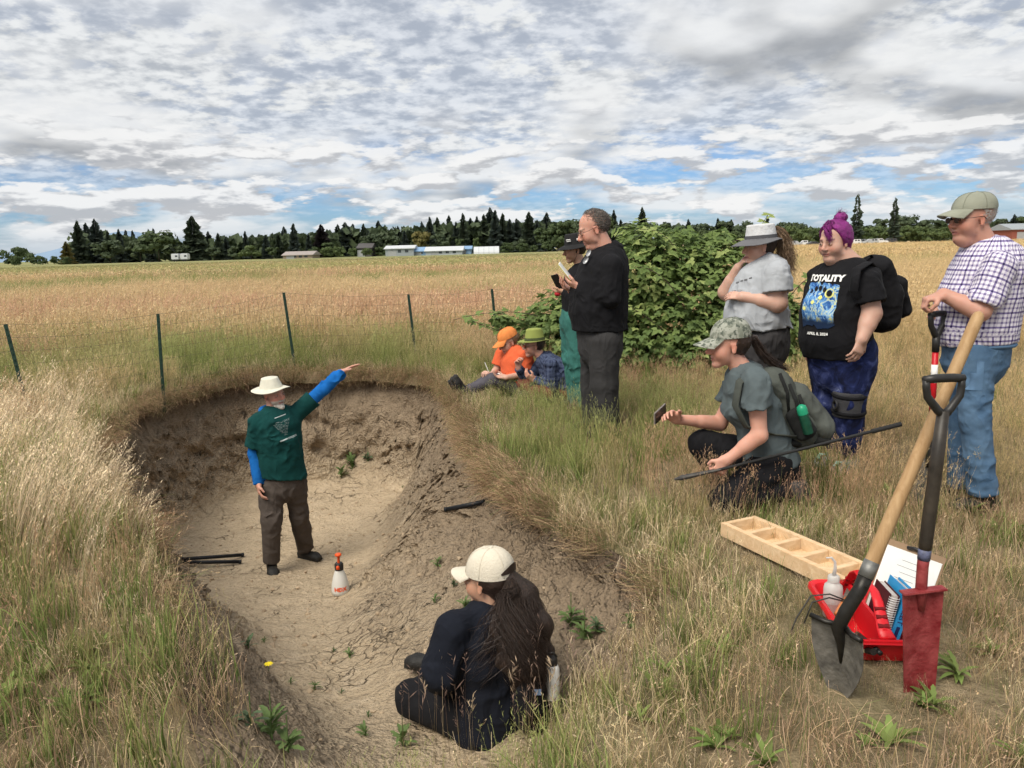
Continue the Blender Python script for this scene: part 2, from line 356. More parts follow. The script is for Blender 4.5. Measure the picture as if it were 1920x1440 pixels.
NA = 840
def build_ground():
    A = np.linspace(-np.pi, np.pi, NA, endpoint=False); RR = rim_r(A)
    # outside: one sheet from the rim to the horizon
    off = np.concatenate([[-.10, -.085, -.06], np.linspace(-.03, 1.2, 26), 1.2+np.geomspace(.06, 9, 56), np.geomspace(11, 9000, 60)])
    X = PIT_C[0] + (RR[None]+off[:, None])*np.cos(A); Y = PIT_C[1] + (RR[None]+off[:, None])*np.sin(A)
    Z = flat_z(X, Y)*np.clip(1-(off[:, None]-60)/200, 0, 1)
    Z -= (np.interp(off, [-.10, -.085, -.06, -.03, .02], [.12, .06, .025, .006, 0]))[:, None]*np.clip((Y-2.2)/1.0, 0, 1)
    P = np.stack([X, Y, Z], -1)
    b = NA; a = len(off); i, j = np.meshgrid(np.arange(a-1), np.arange(b), indexing='ij')
    F = np.stack([i*b+j, (i+1)*b+j, (i+1)*b+(j+1) % b, i*b+(j+1) % b], -1).reshape(-1, 4)
    o = np_mesh('field', P.reshape(-1, 3), F, field_material()); tag(o, 'flat dry grass field around the dug pit reaching the tree line', 'field', kind='structure')
    # inside: the pit's wall, slope and floor
    s = np.concatenate([np.linspace(0, .62, 62, endpoint=False), np.linspace(.62, 1.0, 120)])
    X = PIT_C[0] + RR[None]*s[:, None]*np.cos(A); Y = PIT_C[1] + RR[None]*s[:, None]*np.sin(A); Z = pit_z(X, Y)
    P = np.stack([X, Y, Z], -1).reshape(-1, 3)
    dep = np.clip(-P[:, 2]/np.maximum(.25, -np.interp(P[:, 1], _fy, _fz)), 0, 1.1)
    e = (RR[None]*(1-s[:, None])).ravel(); ang = np.tile(A, len(s))
    # crumbling face: push in and out along the wall's outward line, strongest part-way down
    n = fbm(P*V3(3.2, 3.2, 5.0), 5, .55)-.5; n2 = np.abs(fbm(P*9+3, 4)-.5)
    wall = np.clip(e/.12, 0, 1)*np.clip((.995-dep)/.2, .12, 1)*np.clip((P[:, 1]-2.0)/1.2, .2, 1)
    strat = (fbm(P*V3(2.0, 2.0, 13.0)+5, 3)-.5)*.10; rid = (np.abs(fbm(P*V3(7, 7, 9)+2, 4)-.5)*2)**.7-.35; push = (n*.30 - n2*.16 + strat + rid*.11 + (fbm(P*22+1, 3)-.5)*.09)*wall
    P[:, 0] += push*np.cos(ang); P[:, 1] += push*np.sin(ang); P[:, 2] += ((fbm(P*V3(6, 6, 6)+9, 4)-.5)*.05*np.clip(e/.2, 0, 1))
    under = np.exp(-((dep-.16)/.09)**2)*np.clip(e/.05, 0, 1)*.07*np.clip((P[:, 1]-4)/2, 0, 1)   # soil washed out just under the turf
    P[:, 0] += under*np.cos(ang); P[:, 1] += under*np.sin(ang)
    a = len(s); i, j = np.meshgrid(np.arange(a-1), np.arange(b), indexing='ij')
    F = np.stack([i*b+j, (i+1)*b+j, (i+1)*b+(j+1) % b, i*b+(j+1) % b], -1).reshape(-1, 4)
    global PIT_TREE
    PIT_TREE = BVHTree.FromPolygons(P.tolist(), F.tolist())
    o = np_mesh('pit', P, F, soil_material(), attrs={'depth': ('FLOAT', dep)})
    tag(o, 'dug soil pit with bare cracked tan floor and crumbling brown walls', 'pit', kind='structure')
    # clods and crumbs lying on the floor
    n = 2600; x = rng.uniform(-3.3, .6, n); y = rng.uniform(2.0, 9.3, n); k = pit_out(x, y) < -.15; x, y = x[k], y[k]
    bm = bmesh.new(); bmesh.ops.create_icosphere(bm, subdivisions=1, radius=1); bm.verts.index_update()
    bv = np.array([v.co[:] for v in bm.verts]); bf = np.array([[v.index for v in f.verts] for f in bm.faces]); bm.free()
    r = .004+.018*rng.random(len(x))**5
    V = bv[None]*(r[:, None, None])*(.6+.8*rng.random((len(x), len(bv), 1)))*V3(1, 1, .7) + np.stack([x, y, pit_z(x, y)+r*.25], -1)[:, None]
    F = (bf[None]+np.arange(len(x))[:, None, None]*len(bv)).reshape(-1, 3)
    o = np_mesh('soil_clods', V.reshape(-1, 3), F, mat('clod', (.38, .29, .195), .95, .25, 3), smooth=False)
    tag(o, 'loose crumbs and small clods of tan soil scattered in the pit', 'soil', kind='stuff')
build_ground()

# ------------------------------------------------------------------ grass: clump meshes, scattered as points with colours
def grass_material(name, trans=.3):
    m = bpy.data.materials.new(name); m.use_nodes = True; t = NT(m.node_tree)
    ca = t.n('ShaderNodeAttribute', attribute_name='ca', attribute_type='INSTANCER').outputs['Color']
    cb = t.n('ShaderNodeAttribute', attribute_name='cb', attribute_type='INSTANCER').outputs['Color']
    k = t.n('ShaderNodeAttribute', attribute_name='k', attribute_type='GEOMETRY').outputs['Vector']      # along blade, random, green share
    kx, ky, kz = t.sep(k)
    c = t.mix(t.maprange(kx, .15, .85), cb, ca)
    c = t.mix(kz, c, (.16, .205, .062))
    c = t.n('ShaderNodeHueSaturation', {'Color': c, 'Value': t.math('ADD', .62, t.math('MULTIPLY', ky, .75)), 'Hue': t.math('ADD', .49, t.math('MULTIPLY', ky, .02))}).outputs[0]
    d = t.n('ShaderNodeBsdfPrincipled', {'Base Color': c, 'Roughness': .65, 'Specular IOR Level': .25}); tr = t.n('ShaderNodeBsdfTranslucent', {'Color': c})
    t.t.links.new(t.n('ShaderNodeMixShader', {0: trans, 1: d.outputs[0], 2: tr.outputs[0]}).outputs[0], t.n('ShaderNodeOutputMaterial').inputs[0]); return m
GRASS = grass_material('grass_blade')

def ribbon(P, W, side):                  # P (s,3) centre line, W (s) widths
    L = P - side*W[:, None]/2; Rr = P + side*W[:, None]/2
    s = len(P); V = np.empty((2*s, 3)); V[0::2] = L; V[1::2] = Rr
    F = np.array([[2*i, 2*i+1, 2*i+3, 2*i+2] for i in range(s-1)]); return V, F
def clump(seed, n, rad, h, hv, wid, lean, curl, seeds=0, seedlen=.12, seedw=.006, green=.0, droop=.3, seg=5, flat=0.0, fuzz=5):
    r = np.random.default_rng(seed); Vs = []; Fs = []; Ks = []; c = 0
    for b in range(n):
        a = r.uniform(0, 2*np.pi); q = rad*math.sqrt(r.random()); p = V3(q*math.cos(a), q*math.sin(a), -.01)
        az = r.uniform(0, 2*np.pi); L = h*(1 + hv*(r.random()*2-1)); out = r.normal(0, curl)+flat
        d = V3(math.cos(az), math.sin(az), 0); g = 1.0 if r.random() < green else 0.0
        tt = np.linspace(0, 1, seg); ang = np.clip(abs(out)*(.25+tt**1.4*1.2) + lean*.0, 0, 2.2)
        st = np.stack([np.sin(ang), np.cos(ang)], -1)*(L/(seg-1)); cs = np.concatenate([[[0, 0]], np.cumsum(st[:-1], 0)])
        P = p + cs[:, :1]*d + cs[:, 1:]*V3(0, 0, 1); P[:, 0] += lean*L*tt**1.7
        fa = r.uniform(0, np.pi); side = V3(math.cos(fa), math.sin(fa), 0)
        W = wid*(.7+.6*r.random())*(1-.85*tt**2) if not seeds else wid*(.6+.5*r.random())*(1-.5*tt)
        V, F = ribbon(P, W, side); Vs.append(V); Fs.append(F+c); c += len(V); rv = r.random()
        Ks.append(np.stack([np.repeat(tt, 2), np.full(2*seg, rv), np.full(2*seg, g*.9)], -1))
        if seeds and r.random() < seeds:   # feathery head at the tip
            T = unit(P[-1]-P[-2]); base = P[-1]-T*seedlen*.2; sl = seedlen*(.6+.7*r.random())
            for i in range(fuzz):
                u = i/max(1, fuzz-1); o = unit(r.normal(size=3)); o[2] = abs(o[2])*.6
                q0 = base + T*sl*u*.85 + V3(droop*sl*u*u*.5, 0, -droop*sl*u*u*.4); e = q0 + (T*.7+o*.75)*sl*.26*(1.15-u*.6)
                sv = unit(np.cross(e-q0, r.normal(size=3)))*seedw*.5*(.7+.6*r.random()); md = (q0+e)/2
                Vs.append(np.array([q0, md-sv, e, md+sv])); Fs.append(np.array([[c, c+1, c+2, c+3]])); c += 4
                Ks.append(np.tile([1.0, .35+.65*r.random(), 0.0], (4, 1)))
    return np.concatenate(Vs), np.concatenate(Fs), np.concatenate(Ks)
def clump_collection(name, specs):
    col = bpy.data.collections.new(name)
    for i, k in enumerate(specs):
        V, F, K = clump(**k); o = np_mesh(f'{name}_{i:02d}', V, F, GRASS, smooth=False, link=False, attrs={'k': ('FLOAT_VECTOR', K)}); col.objects.link(o)
    return col
def scatter_group(col):
    ng = bpy.data.node_groups.new('scatter_'+col.name, 'GeometryNodeTree')
    ng.interface.new_socket('Geometry', in_out='INPUT', socket_type='NodeSocketGeometry'); ng.interface.new_socket('Geometry', in_out='OUTPUT', socket_type='NodeSocketGeometry')
    N = ng.nodes; gi = N.new('NodeGroupInput'); go = N.new('NodeGroupOutput'); iop = N.new('GeometryNodeInstanceOnPoints'); ci = N.new('GeometryNodeCollectionInfo')
    ci.inputs[0].default_value = col; ci.inputs['Separate Children'].default_value = True; ci.inputs['Reset Children'].default_value = True
    def attr(nm, ty):
        a = N.new('GeometryNodeInputNamedAttribute'); a.data_type = ty; a.inputs[0].default_value = nm; return a.outputs[0]
    L = ng.links.new
    L(gi.outputs[0], iop.inputs['Points']); L(ci.outputs[0], iop.inputs['Instance']); iop.inputs['Pick Instance'].default_value = True
    L(attr('idx', 'INT'), iop.inputs['Instance Index']); L(attr('scl', 'FLOAT_VECTOR'), iop.inputs['Scale'])
    e = N.new('FunctionNodeEulerToRotation'); L(attr('rot', 'FLOAT_VECTOR'), e.inputs[0]); L(e.outputs[0], iop.inputs['Rotation'])
    L(iop.outputs[0], go.inputs[0]); return ng
def scatter(name, label, cat, col, P, rot, scl, ca, cb):
    n = len(P); c4 = lambda c: np.concatenate([np.clip(c, 0, 1), np.ones((n, 1))], 1)
    o = np_mesh(name, P, [], GRASS, attrs={'idx': ('INT', rng.integers(0, len(col.objects), n)), 'rot': ('FLOAT_VECTOR', rot), 'scl': ('FLOAT_VECTOR', scl), 'ca': ('FLOAT_COLOR', c4(ca)), 'cb': ('FLOAT_COLOR', c4(cb))})
    md = o.modifiers.new('scatter', 'NODES'); md.node_group = scatter_group(col)
    return tag(o, label, cat, kind='stuff')

STRAW, PALE, RED, GREEN, DGREEN, GOLD, OLIVE = V3(.66, .49, .285), V3(.88, .71, .50), V3(.47, .27, .18), V3(.21, .275, .075), V3(.105, .155, .040), V3(.68, .49, .245), V3(.40, .33, .155)
C_TALL = clump_collection('tall', [dict(seed=10+i, n=26, rad=.10, h=.52, hv=.35, wid=.0034, lean=.30, curl=.20, seeds=.75, seedlen=.10, seedw=.0075, green=.10) for i in range(10)])
C_FINE = clump_collection('fine', [dict(seed=40+i, n=34, rad=.13, h=.36, hv=.4, wid=.0026, lean=.10, curl=.22, seeds=.75, seedlen=.09, seedw=.0048, green=.22, fuzz=6) for i in range(10)])
C_GREEN = clump_collection('green', [dict(seed=70+i, n=30, rad=.10, h=.22, hv=.5, wid=.006, lean=.05, curl=.42, green=.0) for i in range(8)])
C_THATCH = clump_collection('thatch', [dict(seed=90+i, n=46, rad=.14, h=.15, hv=.6, wid=.0032, lean=.08, curl=.75, seeds=.1, seedlen=.05, seedw=.005, green=.18, flat=.35) for i in range(8)])
C_MEAD = clump_collection('mead', [dict(seed=110+i, n=46, rad=.30, h=.50, hv=.4, wid=.006, lean=.12, curl=.16, seeds=.85, seedlen=.12, seedw=.011, green=.10, seg=4, fuzz=4) for i in range(8)])
C_FAR = clump_collection('far', [dict(seed=130+i, n=70, rad=.9, h=.50, hv=.4, wid=.022, lean=.10, curl=.16, seeds=.85, seedlen=.14, seedw=.035, green=.06, seg=3, fuzz=2) for i in range(6)])

def jitter_grid(x0, x1, y0, y1, dens):
    n = int((x1-x0)*(y1-y0)*dens); return rng.uniform(x0, x1, n), rng.uniform(y0, y1, n)
def in_view(x, y, pad=.4): return np.abs(x) < (y*.72 + pad + .5)
def pnoise(x, y, s, o=0): return fbm(np.stack([x*s+o, y*s+o*1.7, 0*x], -1), 4)
def lerp(a, b, t): return a + (b-a)*np.asarray(t)[:, None]
BARE = [(1.06, 2.26, .17), (1.32, 2.24, .17), (1.30, 2.72, .34), (1.28, 3.45, .22), (1.40, 3.2, .22), (1.17, 3.72, .2), (1.1, 3.3, .15)]                                # places kept clear of tall grass: (x, y, radius)
def clear(x, y):
    k = np.ones(len(x), bool)
    for cx, cy, r in BARE: k &= np.hypot(x-cx, y-cy) > r
    return k

def grass_out(x, y):                     # like pit_out, with turf also growing down the near right end of the pit
    o = pit_out(x, y); w = .12*(fbm(np.stack([x*2.5, y*2.5, 0*x], -1), 3)-.5); g = (2.80+w+.66*(x+.2)-y)*(x > -.75)
    g2 = (.13*np.clip((5.4-y)/1.2, 0, 1)+1.6*w+o)*(x < -.8)*(y < 6)
    return np.where(o < 0, np.where(g > 0, np.minimum(g, .5), np.where(g2 > 0, np.minimum(g2, .3), o)), o)
def build_grass():
    # ---- tall pale grass: left bank and round the back
    x, y = jitter_grid(-9, 0.2, 2.2, 13, 62); o = grass_out(x, y)
    dens = np.where(x < -1.2, 1.0, .0)*np.clip((y-2.7-.25*(x+3))/1.2, .0, 1)*np.clip((14-y)/3, 0, 1)
    nz = pnoise(x, y, .9); ring = (y > 8.6)
    dens = np.where(ring, .35*(nz > .45), dens*(.45+.9*(nz > .42)))
    k = (o > .02) & in_view(x, y, 1) & (rng.random(len(x)) < dens); x, y, nz, o = x[k], y[k], nz[k], o[k]
    n = len(x); pale = np.clip((7.6-np.abs(y-5.3)*1.2-np.abs(x+2.8)*1.3)/4.5, 0, 1)
    ca = lerp(lerp(np.tile(STRAW, (n, 1)), PALE, pale*.9+.1*rng.random(n)), RED, np.clip((pnoise(x, y, .5, 9)-.5)*4, 0, .6)*(y > 6.5))
    cb = lerp(np.tile(OLIVE*1.1, (n, 1)), PALE*.75, np.clip(pale*.6+rng.random(n)*.5, 0, 1))
    s = (.52+.52*rng.random(n))*np.where(y > 6.9, .62, 1.0)*np.where(x < -4.2, .8, 1)*np.where(y < 3.6, .8, 1)*np.clip(.55+o*.9, .6, 1)
    scatter('tall_grass', 'tall pale seeding grass leaning over the left bank of the pit', 'grass', C_TALL, np.stack([x, y, ground_z(x, y)], -1),
            np.stack([rng.normal(0, .1, n), rng.normal(.05, .1, n), rng.normal(0, .5, n)], -1), np.stack([s, s, s], -1), ca, cb)
    # ---- fine reddish and green grass: right bank, behind the pit, round the standing people
    x, y = jitter_grid(-9, 9, 2.1, 13, 58); o = grass_out(x, y); nz = pnoise(x, y, .8, 4)
    dens = np.where((x > -.7) | (y > 8.3), .85, .22)
    fore = (x > .3) & (y < 3.9)
    dens = np.where(fore, .16, dens); dens = np.where((x > 2.0) & (y > 3.6), .8, dens)
    k = (o > .0) & in_view(x, y, .6) & (rng.random(len(x)) < dens) & clear(x, y); x, y, nz, o = x[k], y[k], nz[k], o[k]; n = len(x)
    red = np.clip((pnoise(x, y, .7, 2)-.42)*5, 0, 1); gr = np.clip((pnoise(x, y, .55, 12)-.46)*6, 0, 1)
    straw_right = np.clip((x-1.7)/.8, 0, 1)
    ca = lerp(lerp(np.tile(STRAW, (n, 1)), RED*1.1, red*.9*(1-straw_right*.6)), GREEN*1.25, gr*.75*(1-straw_right*.7)); ca = lerp(ca, GOLD*.95, straw_right*.5*(y > 3.7)); ca = lerp(ca, PALE, .6*((x > .2) & (y < 3.8)))
    back = np.clip((y-8.6)/1.0, 0, 1)*(x < 1)
    cb = lerp(lerp(np.tile(OLIVE, (n, 1)), GREEN, np.clip(gr+back*.6, 0, 1)), STRAW*.7, straw_right*.7)
    s = (.60+.5*rng.random(n))*np.clip(.6+o*.8, .62, 1)*np.where((x > -.7) & (y < 9.2), .66, 1)*np.where((x > .3) & (y < 3.9), .46, 1)*np.where(np.hypot(x-.05, y-7.7) < 1.0, .75, 1)
    scatter('fine_grass', 'fine reddish brown and green bent grass along the right bank and behind the pit', 'grass', C_FINE, np.stack([x, y, ground_z(x, y)], -1),
            np.stack([rng.normal(0, .12, n), rng.normal(0, .12, n), rng.uniform(-3, 3, n)], -1), np.stack([s, s, s*1.05], -1), ca, cb)
    # ---- green leafy grass low down, in patches
    x, y = jitter_grid(-9, 7, 1.8, 12.5, 46); o = grass_out(x, y); nz = pnoise(x, y, 1.3, 20)
    dens = np.clip((nz-.42)*7, .08, 1)*.95; dens = np.where((x < -.8) & (y < 3.9), np.clip(dens*1.8+.40, 0, 1), dens); gp_ = pnoise(x, y, .9, 61); dens = np.where((x > .1) & (y < 4.2), np.clip((gp_-.41)*9, .08, 1), dens); dens = np.where((y > 8.9) & (x < .6), np.clip(dens+.45, 0, 1), dens)
    dens = np.where((x > 2.2) & (y > 4), dens*.25, dens)
    k = (o > .0) & in_view(x, y, .6) & (rng.random(len(x)) < dens) & clear(x, y); x, y = x[k], y[k]; n = len(x)
    ca = lerp(np.tile(GREEN*1.15, (n, 1)), OLIVE*1.2, rng.random(n)*.7); cb = lerp(np.tile(DGREEN, (n, 1)), GREEN*.8, rng.random(n))
    s = (.45+.65*rng.random(n))*np.where((x > .3) & (y < 4.2), .72, 1)
    scatter('green_grass', 'short green leafy grass growing in patches under the dry stems', 'grass', C_GREEN, np.stack([x, y, ground_z(x, y)], -1),
            np.stack([rng.normal(0, .15, n), rng.normal(0, .15, n), rng.uniform(-3, 3, n)], -1), np.stack([s, s, s], -1), ca, cb)
    # ---- dead thatch close to the ground, thick in the right foreground and hanging over the rim
    x, y = jitter_grid(-7, 6, 1.7, 11, 120); o = grass_out(x, y)
    dens = np.where(((x > .2) | (x < -.8)) & (y < 4.3), 1.0, .4); rimk = (o > -.03) & (o < .14); dens = np.where(rimk, 1.0, dens)
    k = (o > -.03) & in_view(x, y, .5) & (rng.random(len(x)) < dens); x, y, o = x[k], y[k], o[k]; n = len(x)
    u = rng.random(n); ca = lerp(lerp(np.tile(STRAW, (n, 1)), PALE, u), RED*.9, np.clip((pnoise(x, y, 1.1, 31)-.5)*4, 0, .7)); cb = lerp(np.tile(OLIVE*.8, (n, 1)), STRAW*.75, rng.random(n))
    s = (.42+.55*rng.random(n))*np.where(clear(x, y), 1, .45)
    scatter('dead_thatch', 'flattened dead straw and thatch covering the ground between the grass clumps', 'grass', C_THATCH, np.stack([x, y, ground_z(x, y)], -1),
            np.stack([rng.normal(0, .2, n), rng.normal(0, .2, n), rng.uniform(-3, 3, n)], -1), np.stack([s, s, s], -1), ca, cb)
    # ---- turf hanging over the edge: tufts tipped into the pit
    n = 3000; a = rng.uniform(-np.pi, np.pi, n); r = rim_r(a)+rng.normal(-.02, .06, n); x, y = PIT_C[0]+r*np.cos(a), PIT_C[1]+r*np.sin(a); k = (y > 3.0) & (rng.random(n) < np.clip((pnoise(x, y, 1.6, 70)-.38)*4+1.2*(y > 8.4), .12, 1)) & ~((x < -2.2) & (y < 6.9) & (rng.random(n) < .5)); x, y, a = x[k], y[k], a[k]; n = len(x)
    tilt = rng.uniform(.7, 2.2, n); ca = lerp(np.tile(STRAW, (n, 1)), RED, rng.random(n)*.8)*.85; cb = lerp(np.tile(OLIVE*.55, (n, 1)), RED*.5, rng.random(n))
    s = .40+.6*rng.random(n)      # lean of the clump is along its +x, so turn +x to point into the pit, then tip over
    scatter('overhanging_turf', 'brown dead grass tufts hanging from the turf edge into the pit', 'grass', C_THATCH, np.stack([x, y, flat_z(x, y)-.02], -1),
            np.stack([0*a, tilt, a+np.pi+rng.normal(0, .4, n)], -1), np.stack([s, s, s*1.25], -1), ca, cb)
    # ---- the meadow beyond the fence
    x, y = jitter_grid(-36, 36, 10.5, 42, 15); k = in_view(x, y, 1) & (rng.random(len(x)) < np.clip(1.25-(y-11)/40, .4, 1)) & ((x > .8) | (y > 11.2)); x, y = x[k], y[k]; n = len(x)
    nz = pnoise(x, y, .16, 3); rd = np.clip((pnoise(x*.55, y, .22, 8)-.45)*5, 0, 1)*(x < 4); gp = np.clip((pnoise(x, y, .17, 21)-.53)*9, 0, 1)*(y > 15)
    ca = lerp(lerp(np.tile(STRAW*1.02, (n, 1)), RED*1.25+V3(.04, .03, .03), rd*.75), GREEN*1.05, gp*.8); ca = lerp(ca, GOLD, np.clip((x-2)/4, 0, 1)*.35)
    cb = lerp(lerp(np.tile(OLIVE, (n, 1)), RED, rd*.5), GREEN*.9, np.clip(gp+np.clip((12.5-y)/2, 0, .6)*(x < 1), 0, 1)); cb = lerp(cb, STRAW*.75, np.clip((x-2)/4, 0, 1)*.7)
    s = .75+.5*rng.random(n)
    scatter('meadow_grass', 'ripe tan and reddish meadow grass beyond the wire fence', 'grass', C_MEAD, np.stack([x, y, ground_z(x, y)], -1),
            np.stack([rng.normal(0, .1, n), rng.normal(.05, .1, n), rng.normal(0, .5, n)], -1), np.stack([s, s, s*(.8+.3*rng.random(n))], -1), ca, cb)
    n = 11000; y = 38+(170-38)*rng.random(n)**1.35; x = rng.uniform(-1, 1, n)*(y*.74+2)
    gp = np.clip((pnoise(x*.5, y, .05, 5)-.54)*9, 0, 1); crop = np.clip((y-70)/14, 0, 1)*(x < 12+.06*y)
    ca = lerp(lerp(np.tile(STRAW, (n, 1)), GREEN*1.2, gp*.6), V3(.29, .28, .125), crop*.85); ca = lerp(ca, GOLD*1.0, np.clip((x-4)/6, 0, 1)*.6*(1-crop)); cb = ca*.8
    s = .8+.6*rng.random(n); h = s*np.where(crop > .4, .55, 1.0)
    scatter('far_meadow_grass', 'far ripe grass and low green crop towards the tree line', 'grass', C_FAR, np.stack([x, y, 0*x], -1),
            np.stack([0*x, 0*x, rng.uniform(-3, 3, n)], -1), np.stack([s*1.6, s*1.6, h], -1), ca, cb)
# ------------------------------------------------------------------ far trees
def leaf_mat(name, c, c2, trans=.25):
    return mat(name, c, .6, .2, .9, spec=.2, col2=c2, trans=trans)
M_CON = leaf_mat('conifer_needles', (.050, .070, .048), (.092, .120, .076), .1); M_CONB = leaf_mat('conifer_needles_bluish', (.054, .074, .064), (.096, .124, .102), .1)  # far tree greens paled, distance haze put into their colour
M_PUR = leaf_mat('copper_leaves', (.020, .018, .020), (.045, .035, .036), .1); M_DEC = leaf_mat('broad_leaves', (.055, .085, .036), (.115, .155, .064)); M_DECL = leaf_mat('willow_leaves', (.075, .115, .040), (.15, .195, .075))
M_DECD = leaf_mat('dark_broad_leaves', (.060, .088, .048), (.12, .155, .082)); M_YEL = leaf_mat('yellowish_leaves', (.16, .15, .05), (.28, .24, .09)); M_BARK = mat('bark', (.085, .065, .05), .9, .3, 12, bump=.5)

def conifer(seed, w=.18, n=420, bare=.05, dens=1.0, narrow=.8):
    r = np.random.default_rng(seed); V = []; F = []; c = 0
    lay = r.uniform(0, 6.28)
    for i in range(n):
        t = bare + (1-bare)*(r.random()**1.15); a = r.uniform(0, 2*np.pi)
        Rr = w*((1-t)**narrow + .03)*(.72+.38*r.random())*(1+.16*math.sin(t*34+lay+a))
        d = V3(math.cos(a), math.sin(a), 0); s = V3(-d[1], d[0], 0); dr = -.30*Rr*(1.1-t)
        p0 = d*Rr*.05 + V3(0, 0, t); tip = d*Rr + V3(0, 0, t+dr); up = .025+.02*r.random()
        for k in range(2):
            md = p0*.45+tip*.55; wd = Rr*(.16+.16*r.random())+.008
            q = s*wd if k == 0 else V3(0, 0, 1)*(up*.7+.25*wd)
            V += [p0, md-q+V3(0, 0, -.01), tip, md+q]; F.append([c, c+1, c+2, c+3]); c += 4
    V += [V3(0, 0, 1.02), V3(.006, 0, .9), V3(-.006, 0, .9)]; F.append([c, c+1, c+2, c+2])
    return np.array(V), np.array(F)[:-1]
def broadleaf(seed, w=.45, lobes=18, n=1500, low=.12, leaf=.045):
    r = np.random.default_rng(seed); C = []; V = np.empty((0, 3)); F = []
    for i in range(lobes):
        t = low+.12+(.86-low-.12)*r.random(); ww = w*math.sqrt(max(.05, 1-((t-.45)/.56)**2)); a = r.uniform(0, 6.28); q = ww*math.sqrt(r.random())*.78
        C.append((q*math.cos(a), q*math.sin(a), t, w*(.22+.18*r.random())))
    C = np.array(C); idx = r.integers(0, lobes, n); d = r.normal(size=(n, 3)); d /= np.linalg.norm(d, axis=1)[:, None]; d[:, 2] = np.where(d[:, 2] < -.3, -d[:, 2]*.5, d[:, 2])
    P = C[idx, :3] + d*C[idx, 3:]*(.65+.4*r.random((n, 1)))*V3(1, 1, .85)
    P[:, 2] = np.clip(P[:, 2], low, 1)
    a = r.normal(size=(n, 3)); u = np.cross(d, a); u /= np.linalg.norm(u, axis=1)[:, None]; v = np.cross(d, u)+.5*d*r.normal(size=(n, 1)); sz = (leaf*(.5+.9*r.random((n, 1))))
    Q = np.stack([P-u*sz, P-v*sz*.8, P+u*sz, P+v*sz*.8], 1)
    return Q.reshape(-1, 3), np.arange(4*n).reshape(-1, 4)
def trunk_mesh(r0=.012, h=.9, n=6):
    b = MB(); b.tube([(0, 0, -.02), (0, 0, h*.3), (.004, .003, h*.65), (0, 0, h)], [r0, r0*.8, r0*.5, r0*.12], n); return b.data()
CON = [conifer(200+i, w=[.18, .16, .21, .17, .25][i], n=560, narrow=.62, bare=.03) for i in range(5)]
BIGC = conifer(230, w=.34, n=760, narrow=.62, bare=.02); SPARSE = [conifer(231, w=.17, n=150, bare=.12, narrow=.55), conifer(232, w=.18, n=230, bare=.10, narrow=.55)]
DEC = [broadleaf(240+i, w=[.42, .5, .55, .46, .6][i]) for i in range(5)]; SHRUB = [broadleaf(260+i, w=.75, lobes=22, n=1300, low=.02, leaf=.06) for i in range(4)]
_cache = {}
def tree_meshes(key, crown, trunk):
    if key not in _cache:
        V, F = crown; cm = bpy.data.meshes.new('crown'); o = np_mesh('crown', V, F, None, link=False, smooth=False); V2, F2 = trunk; o2 = np_mesh('trunk', V2, F2, None, link=False)
        _cache[key] = (o.data, o2.data)
    return _cache[key]
def place_tree(px, top, Y, kind, var, M, name, label, wscale=1.0, cat='tree', group=None, z0=0.0):
    base = at(px, 470, Y); base[2] = z0; h = at(px, top, Y)[2]-z0
    crown = {'con': CON, 'big': [BIGC], 'sparse': SPARSE, 'dec': DEC, 'shrub': SHRUB}[kind][var]
    cm, tm = tree_meshes((kind, var), crown, trunk_mesh(.016 if kind in ('dec',) else .010, .55 if kind in ('dec', 'shrub') else .97))
    root = thing(name, label, cat, base, group); root.scale = (h*wscale, h*wscale, h); root.rotation_euler = (0, 0, rng.uniform(0, 6.28))
    for nm, me, mm in (('crown', cm, M), ('trunk', tm, M_BARK)):
        o = bpy.data.objects.new(nm, me); COL.objects.link(o); o.parent = root
        if not me.materials: me.materials.append(mm)
        o.material_slots[0].link = 'OBJECT'; o.material_slots[0].material = mm
    return root
